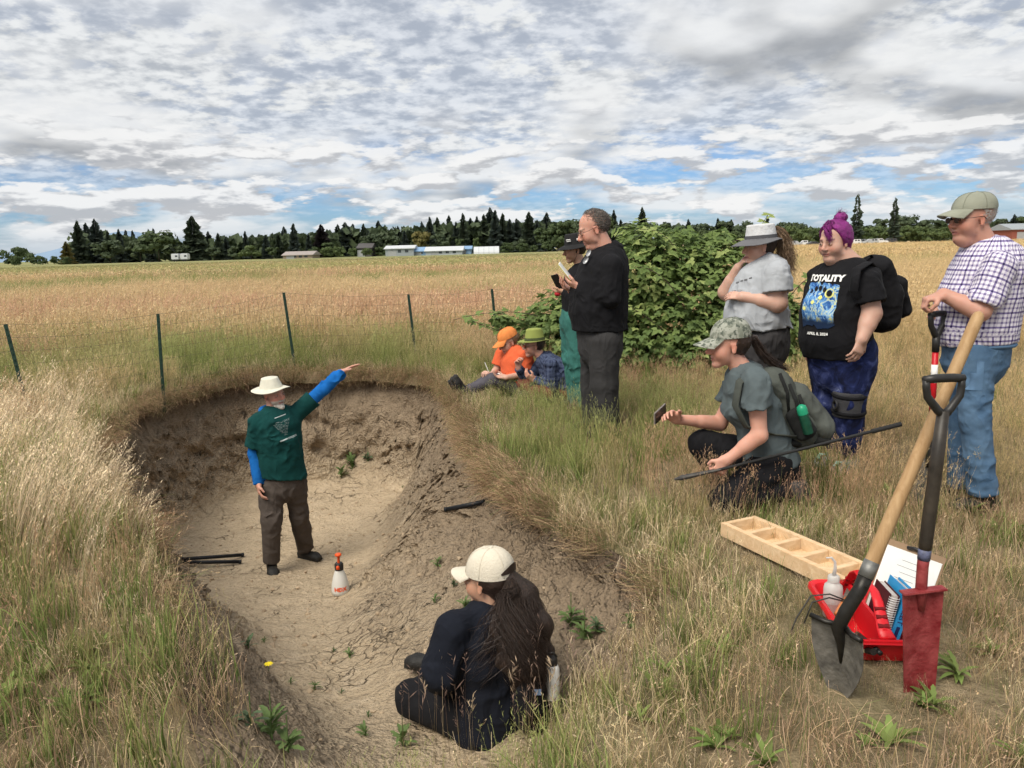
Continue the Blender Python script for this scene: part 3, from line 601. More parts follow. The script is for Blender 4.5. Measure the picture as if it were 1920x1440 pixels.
def build_trees():
    ordn = lambda n: f"{n}{'th' if 10 <= n % 100 <= 20 else {1: 'st', 2: 'nd', 3: 'rd'}.get(n % 10, 'th')}"
    con = [(150, 414, 0, 1.2), (166, 418, 1, 1.3), (183, 411, 2, 1.2), (205, 432, 1, 1), (226, 430, 0, 1.1), (239, 431, 3, 1), (252, 432, 1, 1.1), (282, 430, 0, 1), (291, 428, 3, .9), (328, 446, 1, 1), (335, 443, 0, 1),
           (393, 434, 2, 1.2), (411, 437, 3, 1.3), (425, 444, 0, 1.3), (438, 445, 1, 1.6), (450, 441, 2, 1.2), (462, 433, 0, .9), (475, 440, 2, 1.5), (488, 439, 3, 1.5), (500, 440, 0, 1.4), (513, 437, 2, 1.4), (524, 437, 1, 1.5),
           (535, 425, 2, 1.2), (553, 419, 0, 1.1), (570, 440, 1, 1.1), (580, 438, 3, 1.2), (622, 436, 0, 1.2), (636, 421, 2, 1.3), (650, 417, 4, 1.3), (664, 420, 0, 1.4), (684, 420, 2, 1.1), (692, 431, 3, 1),
           (712, 414, 2, 1.2), (724, 422, 0, 1.2), (748, 424, 1, 1.2), (760, 432, 3, 1.3), (775, 430, 0, 1.3), (793, 416, 2, 1.0), (808, 407, 0, 1.1), (822, 408, 2, 1.1), (844, 404, 3, 1.2), (857, 416, 0, 1.2), (870, 400, 1, 1.1), (884, 409, 2, 1.2),
           (896, 406, 0, 1.2), (909, 402, 3, 1.2), (921, 390, 2, 1.2), (930, 394, 0, 1.1), (944, 400, 1, 1.2), (957, 411, 2, 1.3), (970, 410, 0, 1.3), (993, 398, 2, 1.3), (1008, 412, 3, 1.2), (1026, 399, 2, 1.2), (1075, 412, 0, 1.2), (1151, 394, 0, 1.0), (1164, 412, 1, 1.2), (1204, 389, 2, .95), (1290, 411, 0, 1.2), (1345, 409, 1, 1.2), (1370, 412, 2, 1.2), (1437, 404, 0, .9), (1897, 402, 2, 1.3)]
    for i, (x, top, v, ws) in enumerate(con):
        Y = 340+rng.uniform(-12, 25) if x < 1120 else 300
        look = 'tall' if top < 412 else 'short' if top > 436 else 'dark'
        place_tree(x, top, Y, 'con', v, M_CONB if i % 3 else M_CON, 'conifer_tree', f'{look} pointed conifer in the far tree line, {ordn(i+1)} conifer from the left', ws*1.15, group='conifers in the far tree line')
    place_tree(365, 406, 325, 'big', 0, M_CON, 'giant_conifer', 'broad cone shaped conifer standing out alone above the left tree line', 1.15)
    place_tree(605, 421, 325, 'con', 4, M_PUR, 'copper_tree', 'dark purplish pointed tree in the left half of the far tree line', 1.5)
    place_tree(125, 453, 318, 'con', 2, M_YEL, 'young_conifer', 'small yellowish conifer left of the three tall dark conifers', 1.9)
    place_tree(1604, 364, 262, 'sparse', 0, M_CON, 'thin_fir', 'tall thin half bare fir rising behind the purple haired woman', 1.0)
    place_tree(1674, 371, 262, 'sparse', 1, M_CON, 'ragged_fir', 'tall ragged fir left of the man in the sage cap', .95)
    dec = [(32, 464, 0, 1.3, M_DEC, 'round dark tree at the far left edge of the tree line'), (205, 448, 1, 1.5, M_DECD, 'dark round tree in front of the tall conifers at left'), (262, 447, 2, 1.1, M_DECD, 'dark bushy tree beside the wide lighter tree at left'),
           (297, 431, 2, 1.35, M_DEC, 'wide lighter green round tree in the left tree line'), (345, 456, 1, 1.2, M_DECD, 'low dark tree left of the broad cone shaped conifer'), (400, 462, 3, 1.4, M_DECD, 'low dark tree right of the broad cone shaped conifer'),
           (437, 459, 0, 1.2, M_DECD, 'small round dark tree under the even conifer row at left'), (470, 457, 4, 1.5, M_DECL, 'pale willow like tree under the even conifer row'), (510, 462, 3, 1.4, M_DEC, 'mid green round tree before the farmhouse'),
           (590, 462, 2, 1.3, M_DEC, 'low round tree right of the farmhouse roof'), (618, 452, 0, 1.3, M_DEC, 'mid green tree beside the purplish tree'), (700, 436, 1, 1.2, M_DECD, 'dark round tree behind the white roofed shed'),
           (735, 440, 3, 1.2, M_DECD, 'dark tree above the white roofed shed'), (791, 431, 1, .95, M_YEL, 'small yellow green tree above the grey barn'), (826, 435, 0, 1.3, M_DECD, 'dark leafy tree behind the grey barn'), (862, 446, 3, .8, M_DEC, 'small upright tree beside the blue roofed barn'),
           (893, 443, 0, .7, M_DECL, 'small light green tree behind the hoop house'), (975, 445, 4, 1.1, M_DECD, 'dark leafy tree right of the hoop house'), (1022, 424, 1, 1.1, M_DEC, 'tall rounded grey green tree left of the black bucket hat'), (1045, 418, 2, .9, M_DEC, 'broad grey green tree just behind the black bucket hat'),
           (1062, 408, 0, 1.1, M_DEC, 'leafy green tree behind the man in the black hoodie'), (1093, 410, 2, 1.1, M_DECD, 'dark tree hidden behind the head of the man in the black hoodie'), (1133, 399, 3, .8, M_DEC, 'round green tree right of the head of the man in the black hoodie'),
           (1165, 416, 1, 1.3, M_DECD, 'dark round tree left of the lone conifer above the bramble'), (1190, 420, 4, 1.2, M_DECD, 'low dark tree under the lone conifer above the bramble'), (1235, 416, 2, 1.2, M_DEC, 'round tree above the left part of the bramble'), (1262, 419, 0, 1.2, M_DECD, 'dark tree above the middle of the bramble'),
           (1310, 417, 1, 1.3, M_DECD, 'wide dark tree above the right part of the bramble'), (1355, 412, 3, 1.0, M_DECD, 'dark tree left of the grey and white sun hat'), (1392, 414, 2, 1.1, M_DECD, 'dark round tree touching the grey and white sun hat'),
           (1468, 413, 0, .95, M_DECD, 'round dark tree just right of the curly ponytail'), (1497, 415, 1, .8, M_DECD, 'smaller round dark tree between ponytail and purple hair'), (1650, 408, 3, .9, M_DECD, 'dark round tree between the two tall firs'),
           (1706, 402, 2, 1.15, M_DECD, 'wide dark tree right of the ragged fir'), (1742, 408, 0, 1.1, M_DECD, 'dark tree left of the bill of the sage cap'), (1768, 408, 4, .9, M_DEC, 'green tree under the bill of the sage cap'), (1868, 408, 1, 1.2, M_DECD, 'dark tree behind the neck of the man in the sage cap'), (1912, 404, 3, 1.0, M_DEC, 'green tree at the right edge of the photo')]
    for x, top, v, ws, M, lab in dec: place_tree(x, top, 300 if x > 1120 else 322, 'shrub' if x < 100 else 'dec', v, M, 'broadleaf_tree', lab, ws, group='broadleaf trees in the far tree line')
    i = 0
    for x0, x1, step, top, Y, wh in ((1478, 1800, 27, 424, 285, 'behind the far parked cars'), (612, 745, 26, 464, 312, 'in front of the dark roofed house'), (955, 1050, 24, 455, 312, 'right of the hoop house'), (30, 130, 24, 479, 310, 'at the left edge of the tree line'), (1255, 1450, 30, 432, 290, 'just above the bramble top')):
        for q, x in enumerate(np.arange(x0, x1, step)):
            i += 1; place_tree(x+rng.uniform(-5, 5), top+rng.uniform(-4, 4), Y+rng.uniform(-8, 8), 'shrub', i % 4, M_DECL if x > 1450 or x < 700 and x > 500 else M_DEC, 'hedge_shrub', f'rounded green shrub {wh}, {ordn(q+1)} from the left', 1.0, 'shrub', 'shrubs '+wh)
    # fill of the wood's inside, where single trees cannot be told apart
    n = 4200; V = []; F = []
    xs = np.concatenate([rng.uniform(140, 330, 450), rng.uniform(330, 1140, 2700), rng.uniform(1130, 1920, 1000)]); tops = np.interp(xs, [140, 200, 330, 420, 540, 640, 780, 920, 1030, 1140, 1300, 1480, 1920], [434, 440, 458, 448, 443, 434, 429, 417, 420, 426, 427, 428, 421])
    for k in range(len(xs)):
        Y = 352 if xs[k] < 1120 else 318; p = at(xs[k], tops[k], Y); p[2] *= rng.random()**.7; s = 1.0+1.6*rng.random(); a = unit(rng.normal(size=3)); b = unit(np.cross(a, rng.normal(size=3))); p[1] += rng.uniform(-8, 8)
        V += [p-a*s, p-b*s, p+a*s, p+b*s]
    o = np_mesh('distant_wood', np.array(V), np.arange(4*len(xs)).reshape(-1, 4), M_DECD, smooth=False); tag(o, 'dense dark wood filling the gaps behind the far trees', 'wood', kind='stuff')
    # hills on the horizon at left, haze blue put into their colour
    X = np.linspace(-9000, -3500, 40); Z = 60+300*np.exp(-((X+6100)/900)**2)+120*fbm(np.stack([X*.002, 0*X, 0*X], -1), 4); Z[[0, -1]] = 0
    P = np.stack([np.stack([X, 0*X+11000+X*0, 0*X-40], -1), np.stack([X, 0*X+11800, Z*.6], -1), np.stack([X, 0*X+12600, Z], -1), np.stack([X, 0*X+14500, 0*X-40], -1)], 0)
    b = MB(); b.grid(P); o = b.build('hills', mat('haze_blue_hill', (.21, .30, .42), .95, .1, .001), smooth=True); tag(o, 'faint haze blue hills on the horizon at far left', 'hills', kind='structure')
build_trees()

# ------------------------------------------------------------------ far farm buildings and cars
def far_building(name, label, px0, px1, eave, ridge, Y, wallm, roofm, depth=12, doors=1, windows=3):
    a, b = at(px0, 470, Y), at(px1, 470, Y); L = b[0]-a[0]; he = at((px0+px1)/2, eave, Y)[2]; hr = at((px0+px1)/2, ridge, Y)[2]; c = V3((a[0]+b[0])/2, Y, 0)
    t = thing(name, label, 'building', c); w = MB(); w.box(V3(0, 0, he/2), (L, depth, he)); w.build('wall', wallm, t)
    r = MB(); o = .5; x0, x1 = -L/2-o, L/2+o; y0, y1 = -depth/2-o, depth/2+o
    r.raw([(x0, y0, he-.1), (x1, y0, he-.1), (x1, 0, hr), (x0, 0, hr), (x0, y1, he-.1), (x1, y1, he-.1), (x0, y0, he-.35), (x1, y0, he-.35), (x0, y1, he-.35), (x1, y1, he-.35)],
          [(0, 1, 2, 3), (3, 2, 5, 4), (6, 7, 1, 0), (4, 5, 9, 8), (0, 3, 4, 8, 6), (1, 7, 9, 5, 2), (6, 8, 9, 7)]); r.build('roof', roofm, t)
    for i in range(doors):
        d = MB(); d.box(V3(-L*.25+i*L*.4, -depth/2-.03, he*.36), (3.0, .08, he*.72)); d.build('door', mat('barn_door', (.35, .36, .37), .6), t)
    for i in range(windows):
        d = MB(); d.box(V3(-L*.38+L*.76*(i+.5)/windows, -depth/2-.03, he*.6), (1.2, .06, 1.0)); q = d.build('window', mat('far_glass', (.06, .07, .08), .15), t)
    return t
M_WHT = mat('white_sheet', (.56, .58, .60), .5, .05); M_GRY = mat('grey_sheet', (.30, .33, .35), .6, .1); M_BLU = mat('blue_sheet', (.22, .36, .55), .5, .1); M_DRK = mat('dark_shingle', (.09, .085, .085), .8, .2); M_TAN = mat('tan_wall', (.33, .26, .20), .8, .1); M_BRK = mat('red_wall', (.27, .085, .06), .8, .15)
far_building('farmhouse', 'brown farmhouse with a pale roof under the trees at left', 538, 592, 477, 471, 305, M_TAN, mat('pale_shingle', (.34, .30, .28), .8), windows=4)
far_building('white_shed', 'long shed with a white roof among the far trees', 727, 779, 465, 460, 300, M_GRY, M_WHT)
far_building('blue_barn', 'pale blue barn between the white shed and the grey barn', 779, 806, 470, 463, 302, M_BLU, M_BLU, windows=1)
far_building('grey_barn', 'grey metal barn with a light roof left of the hoop house', 801, 868, 469, 462, 296, mat('light_grey_sheet', (.42, .45, .48), .5), M_WHT, windows=4)
far_building('small_blue_shed', 'small blue shed behind the right end of the grey barn', 862, 884, 466, 461, 306, M_BLU, M_BLU, windows=1)
far_building('dark_house', 'dark roofed house behind the round shrubs', 676, 701, 464, 456, 318, M_DRK, M_DRK, windows=2)
far_building('red_building', 'low red brick building at the right edge behind the man in the sage cap', 1872, 1945, 429, 419, 250, M_BRK, M_GRY, windows=6)
def hoop_house():
    Y = 296; a, b = at(889, 470, Y), at(936, 470, Y); h = at(912, 462, Y)[2]; t = thing('hoop_house', 'white plastic hoop house right of the grey barn', 'building', V3((a[0]+b[0])/2, Y, 0)); L = b[0]-a[0]
    g = np.linspace(0, np.pi, 14); P = np.array([[(x, -math.cos(q)*4.5, math.sin(q)*h) for q in g] for x in np.linspace(-L/2, L/2, 6)]); m = MB(); m.grid(P); m.raw(P[0], [tuple(range(14))]); m.raw(P[-1][::-1], [tuple(range(14))]); m.build('cover', M_WHT, t, smooth=False)
    for x in np.linspace(-L/2, L/2, 6): m = MB(); m.tube([(x, -math.cos(q)*4.53, math.sin(q)*(h+.03)) for q in g], .05, 5); m.build('hoop', M_GRY, t)
hoop_house()
def car(px, Y, colour, kind, label, facing=1):
    base = at(px, 460, Y); base[2] = 0; t = thing('parked_car', label, 'car', base, 'cars parked along the far hedge'); t.rotation_euler = (0, 0, 0 if facing > 0 else math.pi)
    prof = {'suv': [(-2.3, .35), (-2.3, .95), (-2.15, 1.05), (-1.9, 1.72), (.55, 1.74), (1.2, 1.08), (2.2, .95), (2.35, .6), (2.3, .35)], 'pickup': [(-2.7, .45), (-2.7, 1.08), (-.75, 1.08), (-.6, 1.78), (.65, 1.8), (1.2, 1.15), (2.5, 1.05), (2.65, .7), (2.6, .45)], 'sedan': [(-2.25, .35), (-2.25, .85), (-1.6, .98), (-1.0, 1.42), (.3, 1.44), (1.05, .95), (2.15, .82), (2.25, .5), (2.2, .35)]}[kind]
    n = len(prof); y = .88; V = [(x, -y, z) for x, z in prof]+[(x, y, z) for x, z in prof]; F = [tuple(range(n)), tuple(range(2*n-1, n-1, -1))]+[(i, i+n, (i+1) % n+n, (i+1) % n) for i in range(n)]
    b = MB(); b.raw(V, F); b.build('body', mat(f'car_paint_{colour}', {'white': (.75, .75, .75), 'silver': (.42, .44, .46), 'dark': (.06, .06, .065), 'grey': (.20, .21, .22), 'tan': (.32, .28, .22)}[colour], .3, .03, spec=.5), t)
    zt = max(z for _, z in prof); x0 = {'suv': -1.75, 'pickup': -.5, 'sedan': -.9}[kind]
    for s in (-1, 1):
        for k in range(2):
            w = MB(); xa = x0+.1+k*(.9 if kind != 'pickup' else .55); w.box(V3(xa+.35, s*(y+.005), zt-.36), (.62 if kind != 'pickup' else .45, .03, .40)); w.build('window', mat('car_glass', (.03, .035, .04), .1, spec=.6), t)
    for x in (-1.4, 1.45):
        for s in (-1, 1):
            w = MB(); ax = np.array([[1, 0, 0], [0, 0, 1], [0, 1, 0]]); w.lathe(V3(x, s*.80, .34), [(.34, -.1), (.34, .1)], 12, ax); q = w.build('wheel', mat('tyre', (.02, .02, .02), .8), t)
for i, (x, c, k, l) in enumerate([(1474, 'white', 'suv', 'white car at the left end of the far parked row'), (1490, 'silver', 'suv', 'silver car second from the left in the far parked row'), (1509, 'white', 'pickup', 'white pickup in the middle of the left group of far parked cars'), (1526, 'dark', 'sedan', 'dark car touching the purple haired woman in the far row'),
        (1600, 'white', 'suv', 'white van like car just right of the purple hair in the far row'), (1618, 'grey', 'suv', 'grey suv next to the white van like car in the far row'), (1632, 'silver', 'suv', 'silver car between grey suv and white pickup in the far row'), (1648, 'white', 'pickup', 'white pickup second from the right in the far parked row'), (1667, 'dark', 'suv', 'dark suv at the right end of the far parked row')]):
    car(x, 252+(i % 3)*2.5, c, k, l, 1 if i % 2 else -1)
for x, l in ((330, 'white trailer under the trees at left'), (347, 'second white trailer right of the first under the trees')):
    base = at(x, 480, 300); base[2] = 0; t = thing('trailer', l, 'trailer', base, 'white trailers at left'); b = MB(); b.box(V3(0, 0, 1.9), (3.0, 2.3, 2.3), bev=.25); b.build('body', M_WHT, t); b = MB(); b.box(V3(.5, -1.17, 2.1), (.9, .04, .6)); b.build('window', mat('far_glass'), t)
    for xx in (-.4, .4): b = MB(); b.lathe(V3(xx, -1.0, .4), [(.36, -.1), (.36, .1)], 12, np.array([[1, 0, 0], [0, 0, 1], [0, 1, 0]])); b.build('wheel', mat('tyre'), t)

# ------------------------------------------------------------------ wire fence behind the pit
def build_fence():
    posts = [((-6.2, 5.6), (-6.3, 5.6), .85), ((-4.66, 7.36), (-4.80, 7.36), .88), ((-3.90, 8.5), (-3.86, 8.5), .86), ((-2.84, 10.1), (-2.93, 10.1), .98), ((-1.32, 10.75), (-1.40, 10.75), .88), ((-.16, 10.6), (-.24, 10.6), .93), ((1.3, 10.2), (1.3, 10.2), .9)]
    t = thing('wire_fence', 'low wire mesh fence on dark green metal posts behind the pit', 'fence', V3(-3, 8.5, 0)); B = V3(-3, 8.5, 0)
    g = mat('green_post', (.018, .045, .032), .5, .2, 20)
    tops = []
    for (bx, by), (tx, ty), h in posts:
        a = V3(bx, by, -.2); b = V3(tx, ty, h+.04); tops.append((V3(bx, by, 0), b)); m = MB(); ax = np.array([[1, 0, 0], np.cross(unit(b-a), [1, 0, 0]), unit(b-a)]); L = np.linalg.norm(b-a)
        m.box((a+b)/2, (.036, .005, L), ax); m.box((a+b)/2+ax[1]*.015, (.005, .03, L), ax)
        for z in np.arange(.3, L, .06): m.box(a+ax[2]*z-ax[1]*.006, (.012, .012, .014), ax)
        m.build('post', g, t, B)
    w = MB()
    for (a0, b0), (a1, b1) in zip(tops[:-1], tops[1:]):
        n = int(np.linalg.norm(a1-a0)/.075); 
        for i in range(n+1):
            q = i/n; p = a0+(a1-a0)*q; top = b0+(b1-b0)*q; sag = V3(0, 0, -.04*math.sin(q*np.pi)); w.tube([p+V3(0, 0, .02), p*.5+top*.5+sag*.5, top+sag], .0012, 3, caps=False)
        for k in range(8):
            f = k/7*.98+.02; w.tube([(a0+(a1-a0)*q)*(1-f)+(b0+(b1-b0)*q)*f+V3(0, 0, -.04*math.sin(q*np.pi)*f) for q in np.linspace(0, 1, 7)], .0014, 3, caps=False)
    w.build('wire_mesh', mat('rusty_wire', (.12, .10, .08), .6, .2, metal=.3), t, B)
build_fence()

# ------------------------------------------------------------------ bramble behind the standing people
def build_bramble():
    lob = [(1290, 570, 9.3, .80, .6, .72), (1215, 520, 9.2, .50, .5, .46), (1350, 520, 9.4, .50, .5, .46), (1250, 625, 9.0, .62, .55, .50), (1335, 640, 8.95, .60, .5, .44), (1195, 610, 9.1, .45, .45, .5), (1280, 480, 9.5, .50, .5, .36), (1385, 580, 9.2, .40, .4, .5),
           (1085, 622, 9.6, .45, .45, .42), (1030, 635, 9.9, .38, .35, .36), (975, 622, 9.9, .30, .3, .22), (1050, 590, 9.8, .36, .35, .30), (940, 600, 9.8, .18, .2, .12), (1120, 575, 9.6, .40, .4, .36), (1455, 620, 8.9, .28, .3, .40), (1495, 610, 8.9, .12, .2, .30), (1405, 570, 9.1, .36, .35, .42), (1200, 460, 9.3, .28, .3, .22), (1340, 460, 9.5, .3, .3, .22), (1290, 660, 8.9, .7, .45, .34), (1210, 660, 9.0, .5, .4, .34), (1375, 655, 8.95, .45, .4, .34)]
    C = np.array([[*at(x, y, Y), a, b, c] for x, y, Y, a, b, c in lob]); B = V3(at(1280, 690, 9.2)[0], 9.2, 0)
    t = thing('bramble_bush', 'large green bramble bush behind the man in black and the woman in grey', 'bush', B)
    # one compound leaf: three toothed leaflets, folded along the midrib
    def leaflet(d, L, W, n):
        d = unit(d); s = unit(np.cross(n, d)); q = [0, .28, .62, 1]; w = [.06, .95, .72, 0]; mid = [d*L*a+n*(-.12*L*a*a) for a in q]; V = []
        for a, b in zip(mid, w): V += [a-s*W*b/2+n*.10*W*b, a, a+s*W*b/2+n*.10*W*b]
        F = []
        for i in range(3): F += [[3*i, 3*i+1, 3*i+4, 3*i+3], [3*i+1, 3*i+2, 3*i+5, 3*i+4]]
        return np.array(V), np.array(F)
    LV, LF, c = [], [], 0
    for d, L, W in (((1, 0, 0), .085, .062), ((.25, .9, .05), .068, .05), ((.25, -.9, .05), .068, .05)):
        V, F = leaflet(V3(*d), L, W, V3(0, 0, 1)); LV.append(V+V3(.02, 0, 0)); LF.append(F+c); c += len(V)
    LV = np.concatenate(LV); LF = np.concatenate(LF)
    n = 18000; r = rng; idx = r.choice(len(C), n, p=(C[:, 3]*C[:, 5])/(C[:, 3]*C[:, 5]).sum()); d = r.normal(size=(n, 3)); d /= np.linalg.norm(d, axis=1)[:, None]
    P = C[idx, :3]+d*C[idx, 3:]*(1.06-.5*r.random((n, 1))**1.6); P += (fbm(P*3, 3)[:, None]-.5)*d*.3
    ins = np.zeros(n, bool)
    for k in range(len(C)): ins |= ((((P-C[k, :3])/C[k, 3:])**2).sum(1) < .30) & (idx != k)
    keep = ~ins & (P[:, 2] > .06); P, d = P[keep], d[keep]; n = len(P)
    nn = d*.55+V3(0, -.15, .85)+r.normal(0, .38, (n, 3)); nn /= np.linalg.norm(nn, axis=1)[:, None]; ou = d+r.normal(0, .5, (n, 3)); x = ou-nn*(ou*nn).sum(1)[:, None]; x /= np.linalg.norm(x, axis=1)[:, None]; y = np.cross(nn, x); sz = .5+.65*r.random(n)
    M = np.stack([x, y, nn], 1)*sz[:, None, None]
    mats_ = [leaf_mat('bramble_leaf', (.15, .225, .062), (.26, .345, .115), .3), leaf_mat('bramble_leaf_dark', (.10, .16, .048), (.17, .24, .082), .3), leaf_mat('bramble_leaf_new', (.32, .40, .125), (.43, .50, .19), .35)]
    me = [np_mesh('leaf', LV, LF, m, link=False, smooth=False).data for m in mats_]
    vis = np.argsort(P[:, 1]-.35*(P[:, 2])+.2*r.random(n)); big = set(vis[:300].tolist())
    for k in vis[:300]:
        o = bpy.data.objects.new('leaf', me[0 if r.random() < .62 else 2 if P[k, 2] > .9 and r.random() < .8 else 1]); COL.objects.link(o); o.parent = t
        o.matrix_local = Matrix.Translation(Vector(P[k]-B)) @ Matrix(M[k].T.tolist()).to_4x4()
    rest = np.array([k for k in range(n) if k not in big]); V = (LV[None] @ M[rest]) + P[rest][:, None]; F = (LF[None]+np.arange(len(rest))[:, None, None]*len(LV)).reshape(-1, 4)
    mi = np.repeat(r.choice([0, 1, 2], len(rest), p=[.55, .33, .12]), len(LF))
    o = np_mesh('foliage', V.reshape(-1, 3), F, parent=t, base=B, smooth=False, mats=mats_, midx=mi); o['kind'] = 'stuff'
    # canes: arching stems
    cm = mat('bramble_cane', (.075, .05, .04), .6, .3, 15)
    canes = [[(1240, 690, 9.1), (1220, 560, 9.0), (1175, 450, 8.9), (1140, 470, 8.8)], [(1270, 690, 9.2), (1300, 500, 9.0), (1262, 425, 8.9), (1200, 430, 8.8)], [(1300, 690, 9.1), (1370, 520, 9.0), (1425, 420, 8.9), (1440, 405, 8.9)], [(1110, 690, 9.8), (1060, 590, 9.7), (960, 568, 9.6), (850, 600, 9.5)], [(1060, 690, 9.9), (1000, 640, 9.8), (930, 620, 9.7), (880, 600, 9.6)],
             [(1330, 690, 9.0), (1250, 620, 8.55), (1180, 560, 8.5), (1130, 560, 8.6)], [(1380, 680, 9.0), (1480, 560, 8.8), (1500, 500, 8.8), (1560, 520, 8.8)], [(1320, 690, 9.0), (1290, 560, 8.6), (1240, 500, 8.5), (1190, 500, 8.5)], [(1290, 690, 9.1), (1330, 470, 9.2), (1370, 440, 9.2), (1410, 455, 9.2)]]
    for q in canes:
        pts = np.array([at(*p) for p in q]); s = np.linspace(0, 1, 14)[:, None]; p0, p1, p2, p3 = pts; pts[0][2] = 0
        cv = (1-s)**3*p0+3*s*(1-s)**2*(1.25*p1-.25*(p0+p2)/2)+3*s*s*(1-s)*p2+s**3*p3
        m = MB(); m.tube(cv, np.linspace(.008, .003, 14), 5); st = m.build('cane', cm, t, B, smooth=True)
        V = []; F = []; 
        for j in range(4, 14):
            if r.random() < .85:
                for s2 in (-1, 1):
                    T = unit(cv[min(j+1, 13)]-cv[j-1]); nrm = unit(V3(0, -.5, 1)+r.normal(0, .3, 3)); xx = unit(np.cross(nrm, T)*s2+T*.4+r.normal(0, .2, 3)); xx = unit(xx-nrm*(xx@nrm)); yy = np.cross(nrm, xx); F.append(LF+len(V)*len(LV)); V.append(LV @ (np.stack([xx, yy, nrm])*(.7+.4*r.random()))+cv[j])
        if V: np_mesh('leaf_spray', np.concatenate(V), np.concatenate(F), mats_[2 if r.random() < .6 else 0], st, B, smooth=False)['kind'] = 'stuff'
build_bramble()
# ------------------------------------------------------------------ people: bodies and clothes grown as one smooth surface from a posed skeleton
class Prim:
    def __init__(s, a, b, ra, rb, side=(0, 1, 0), capa=False, capb=False, sub=False, k=None, torso=False):
        s.a = np.asarray(a, float); s.b = np.asarray(b, float); s.L = max(np.linalg.norm(s.b-s.a), 1e-5)
        s.ra = ra if isinstance(ra, tuple) else (ra, ra); s.rb = rb if isinstance(rb, tuple) else (rb, rb)
        s.w = (s.b-s.a)/s.L; u = np.asarray(side, float); u = u - s.w*(u@s.w)
        if np.linalg.norm(u) < 1e-3: u = np.cross(s.w, [1, .3, .2])
        s.u = unit(u); s.v = np.cross(s.w, s.u); s.capa, s.capb, s.sub, s.k, s.torso = capa, capb, sub, k, torso
        m = max(*s.ra, *s.rb); s.lo = np.minimum(s.a, s.b)-m; s.hi = np.maximum(s.a, s.b)+m
    def dist(s, X, Y, Z):
        x, y, z = X-s.a[0], Y-s.a[1], Z-s.a[2]
        q = x*s.w[0]+y*s.w[1]+z*s.w[2]; du = x*s.u[0]+y*s.u[1]+z*s.u[2]; dv = x*s.v[0]+y*s.v[1]+z*s.v[2]
        t = np.clip(q/s.L, 0, 1); ov = q-t*s.L; ru = s.ra[0]+(s.rb[0]-s.ra[0])*t; rv = s.ra[1]+(s.rb[1]-s.ra[1])*t; m = np.minimum(ru, rv)
        d = (np.sqrt((du/ru)**2+(dv/rv)**2+(ov/m)**2)-1)*m
        if s.capb: d = np.maximum(d, q-s.L)
        if s.capa: d = np.maximum(d, -q)
        return d
class Ell:                               # ellipsoid in a local frame (rows of A are its axes)
    def __init__(s, c, r, A=None, sub=False, k=None, torso=False):
        s.c = np.asarray(c, float); s.r = np.asarray(r, float); s.A = np.eye(3) if A is None else np.asarray(A, float); s.sub, s.k, s.torso = sub, k, torso; m = max(s.r); s.lo = s.c-m; s.hi = s.c+m
    def dist(s, X, Y, Z):
        x, y, z = X-s.c[0], Y-s.c[1], Z-s.c[2]; k0 = 0; k1 = 0
        for i in range(3):
            q = (x*s.A[i, 0]+y*s.A[i, 1]+z*s.A[i, 2])/s.r[i]; k0 = k0+q*q; k1 = k1+(q/s.r[i])**2
        k0 = np.sqrt(k0)+1e-9; return k0*(k0-1)/(np.sqrt(k1)+1e-9)
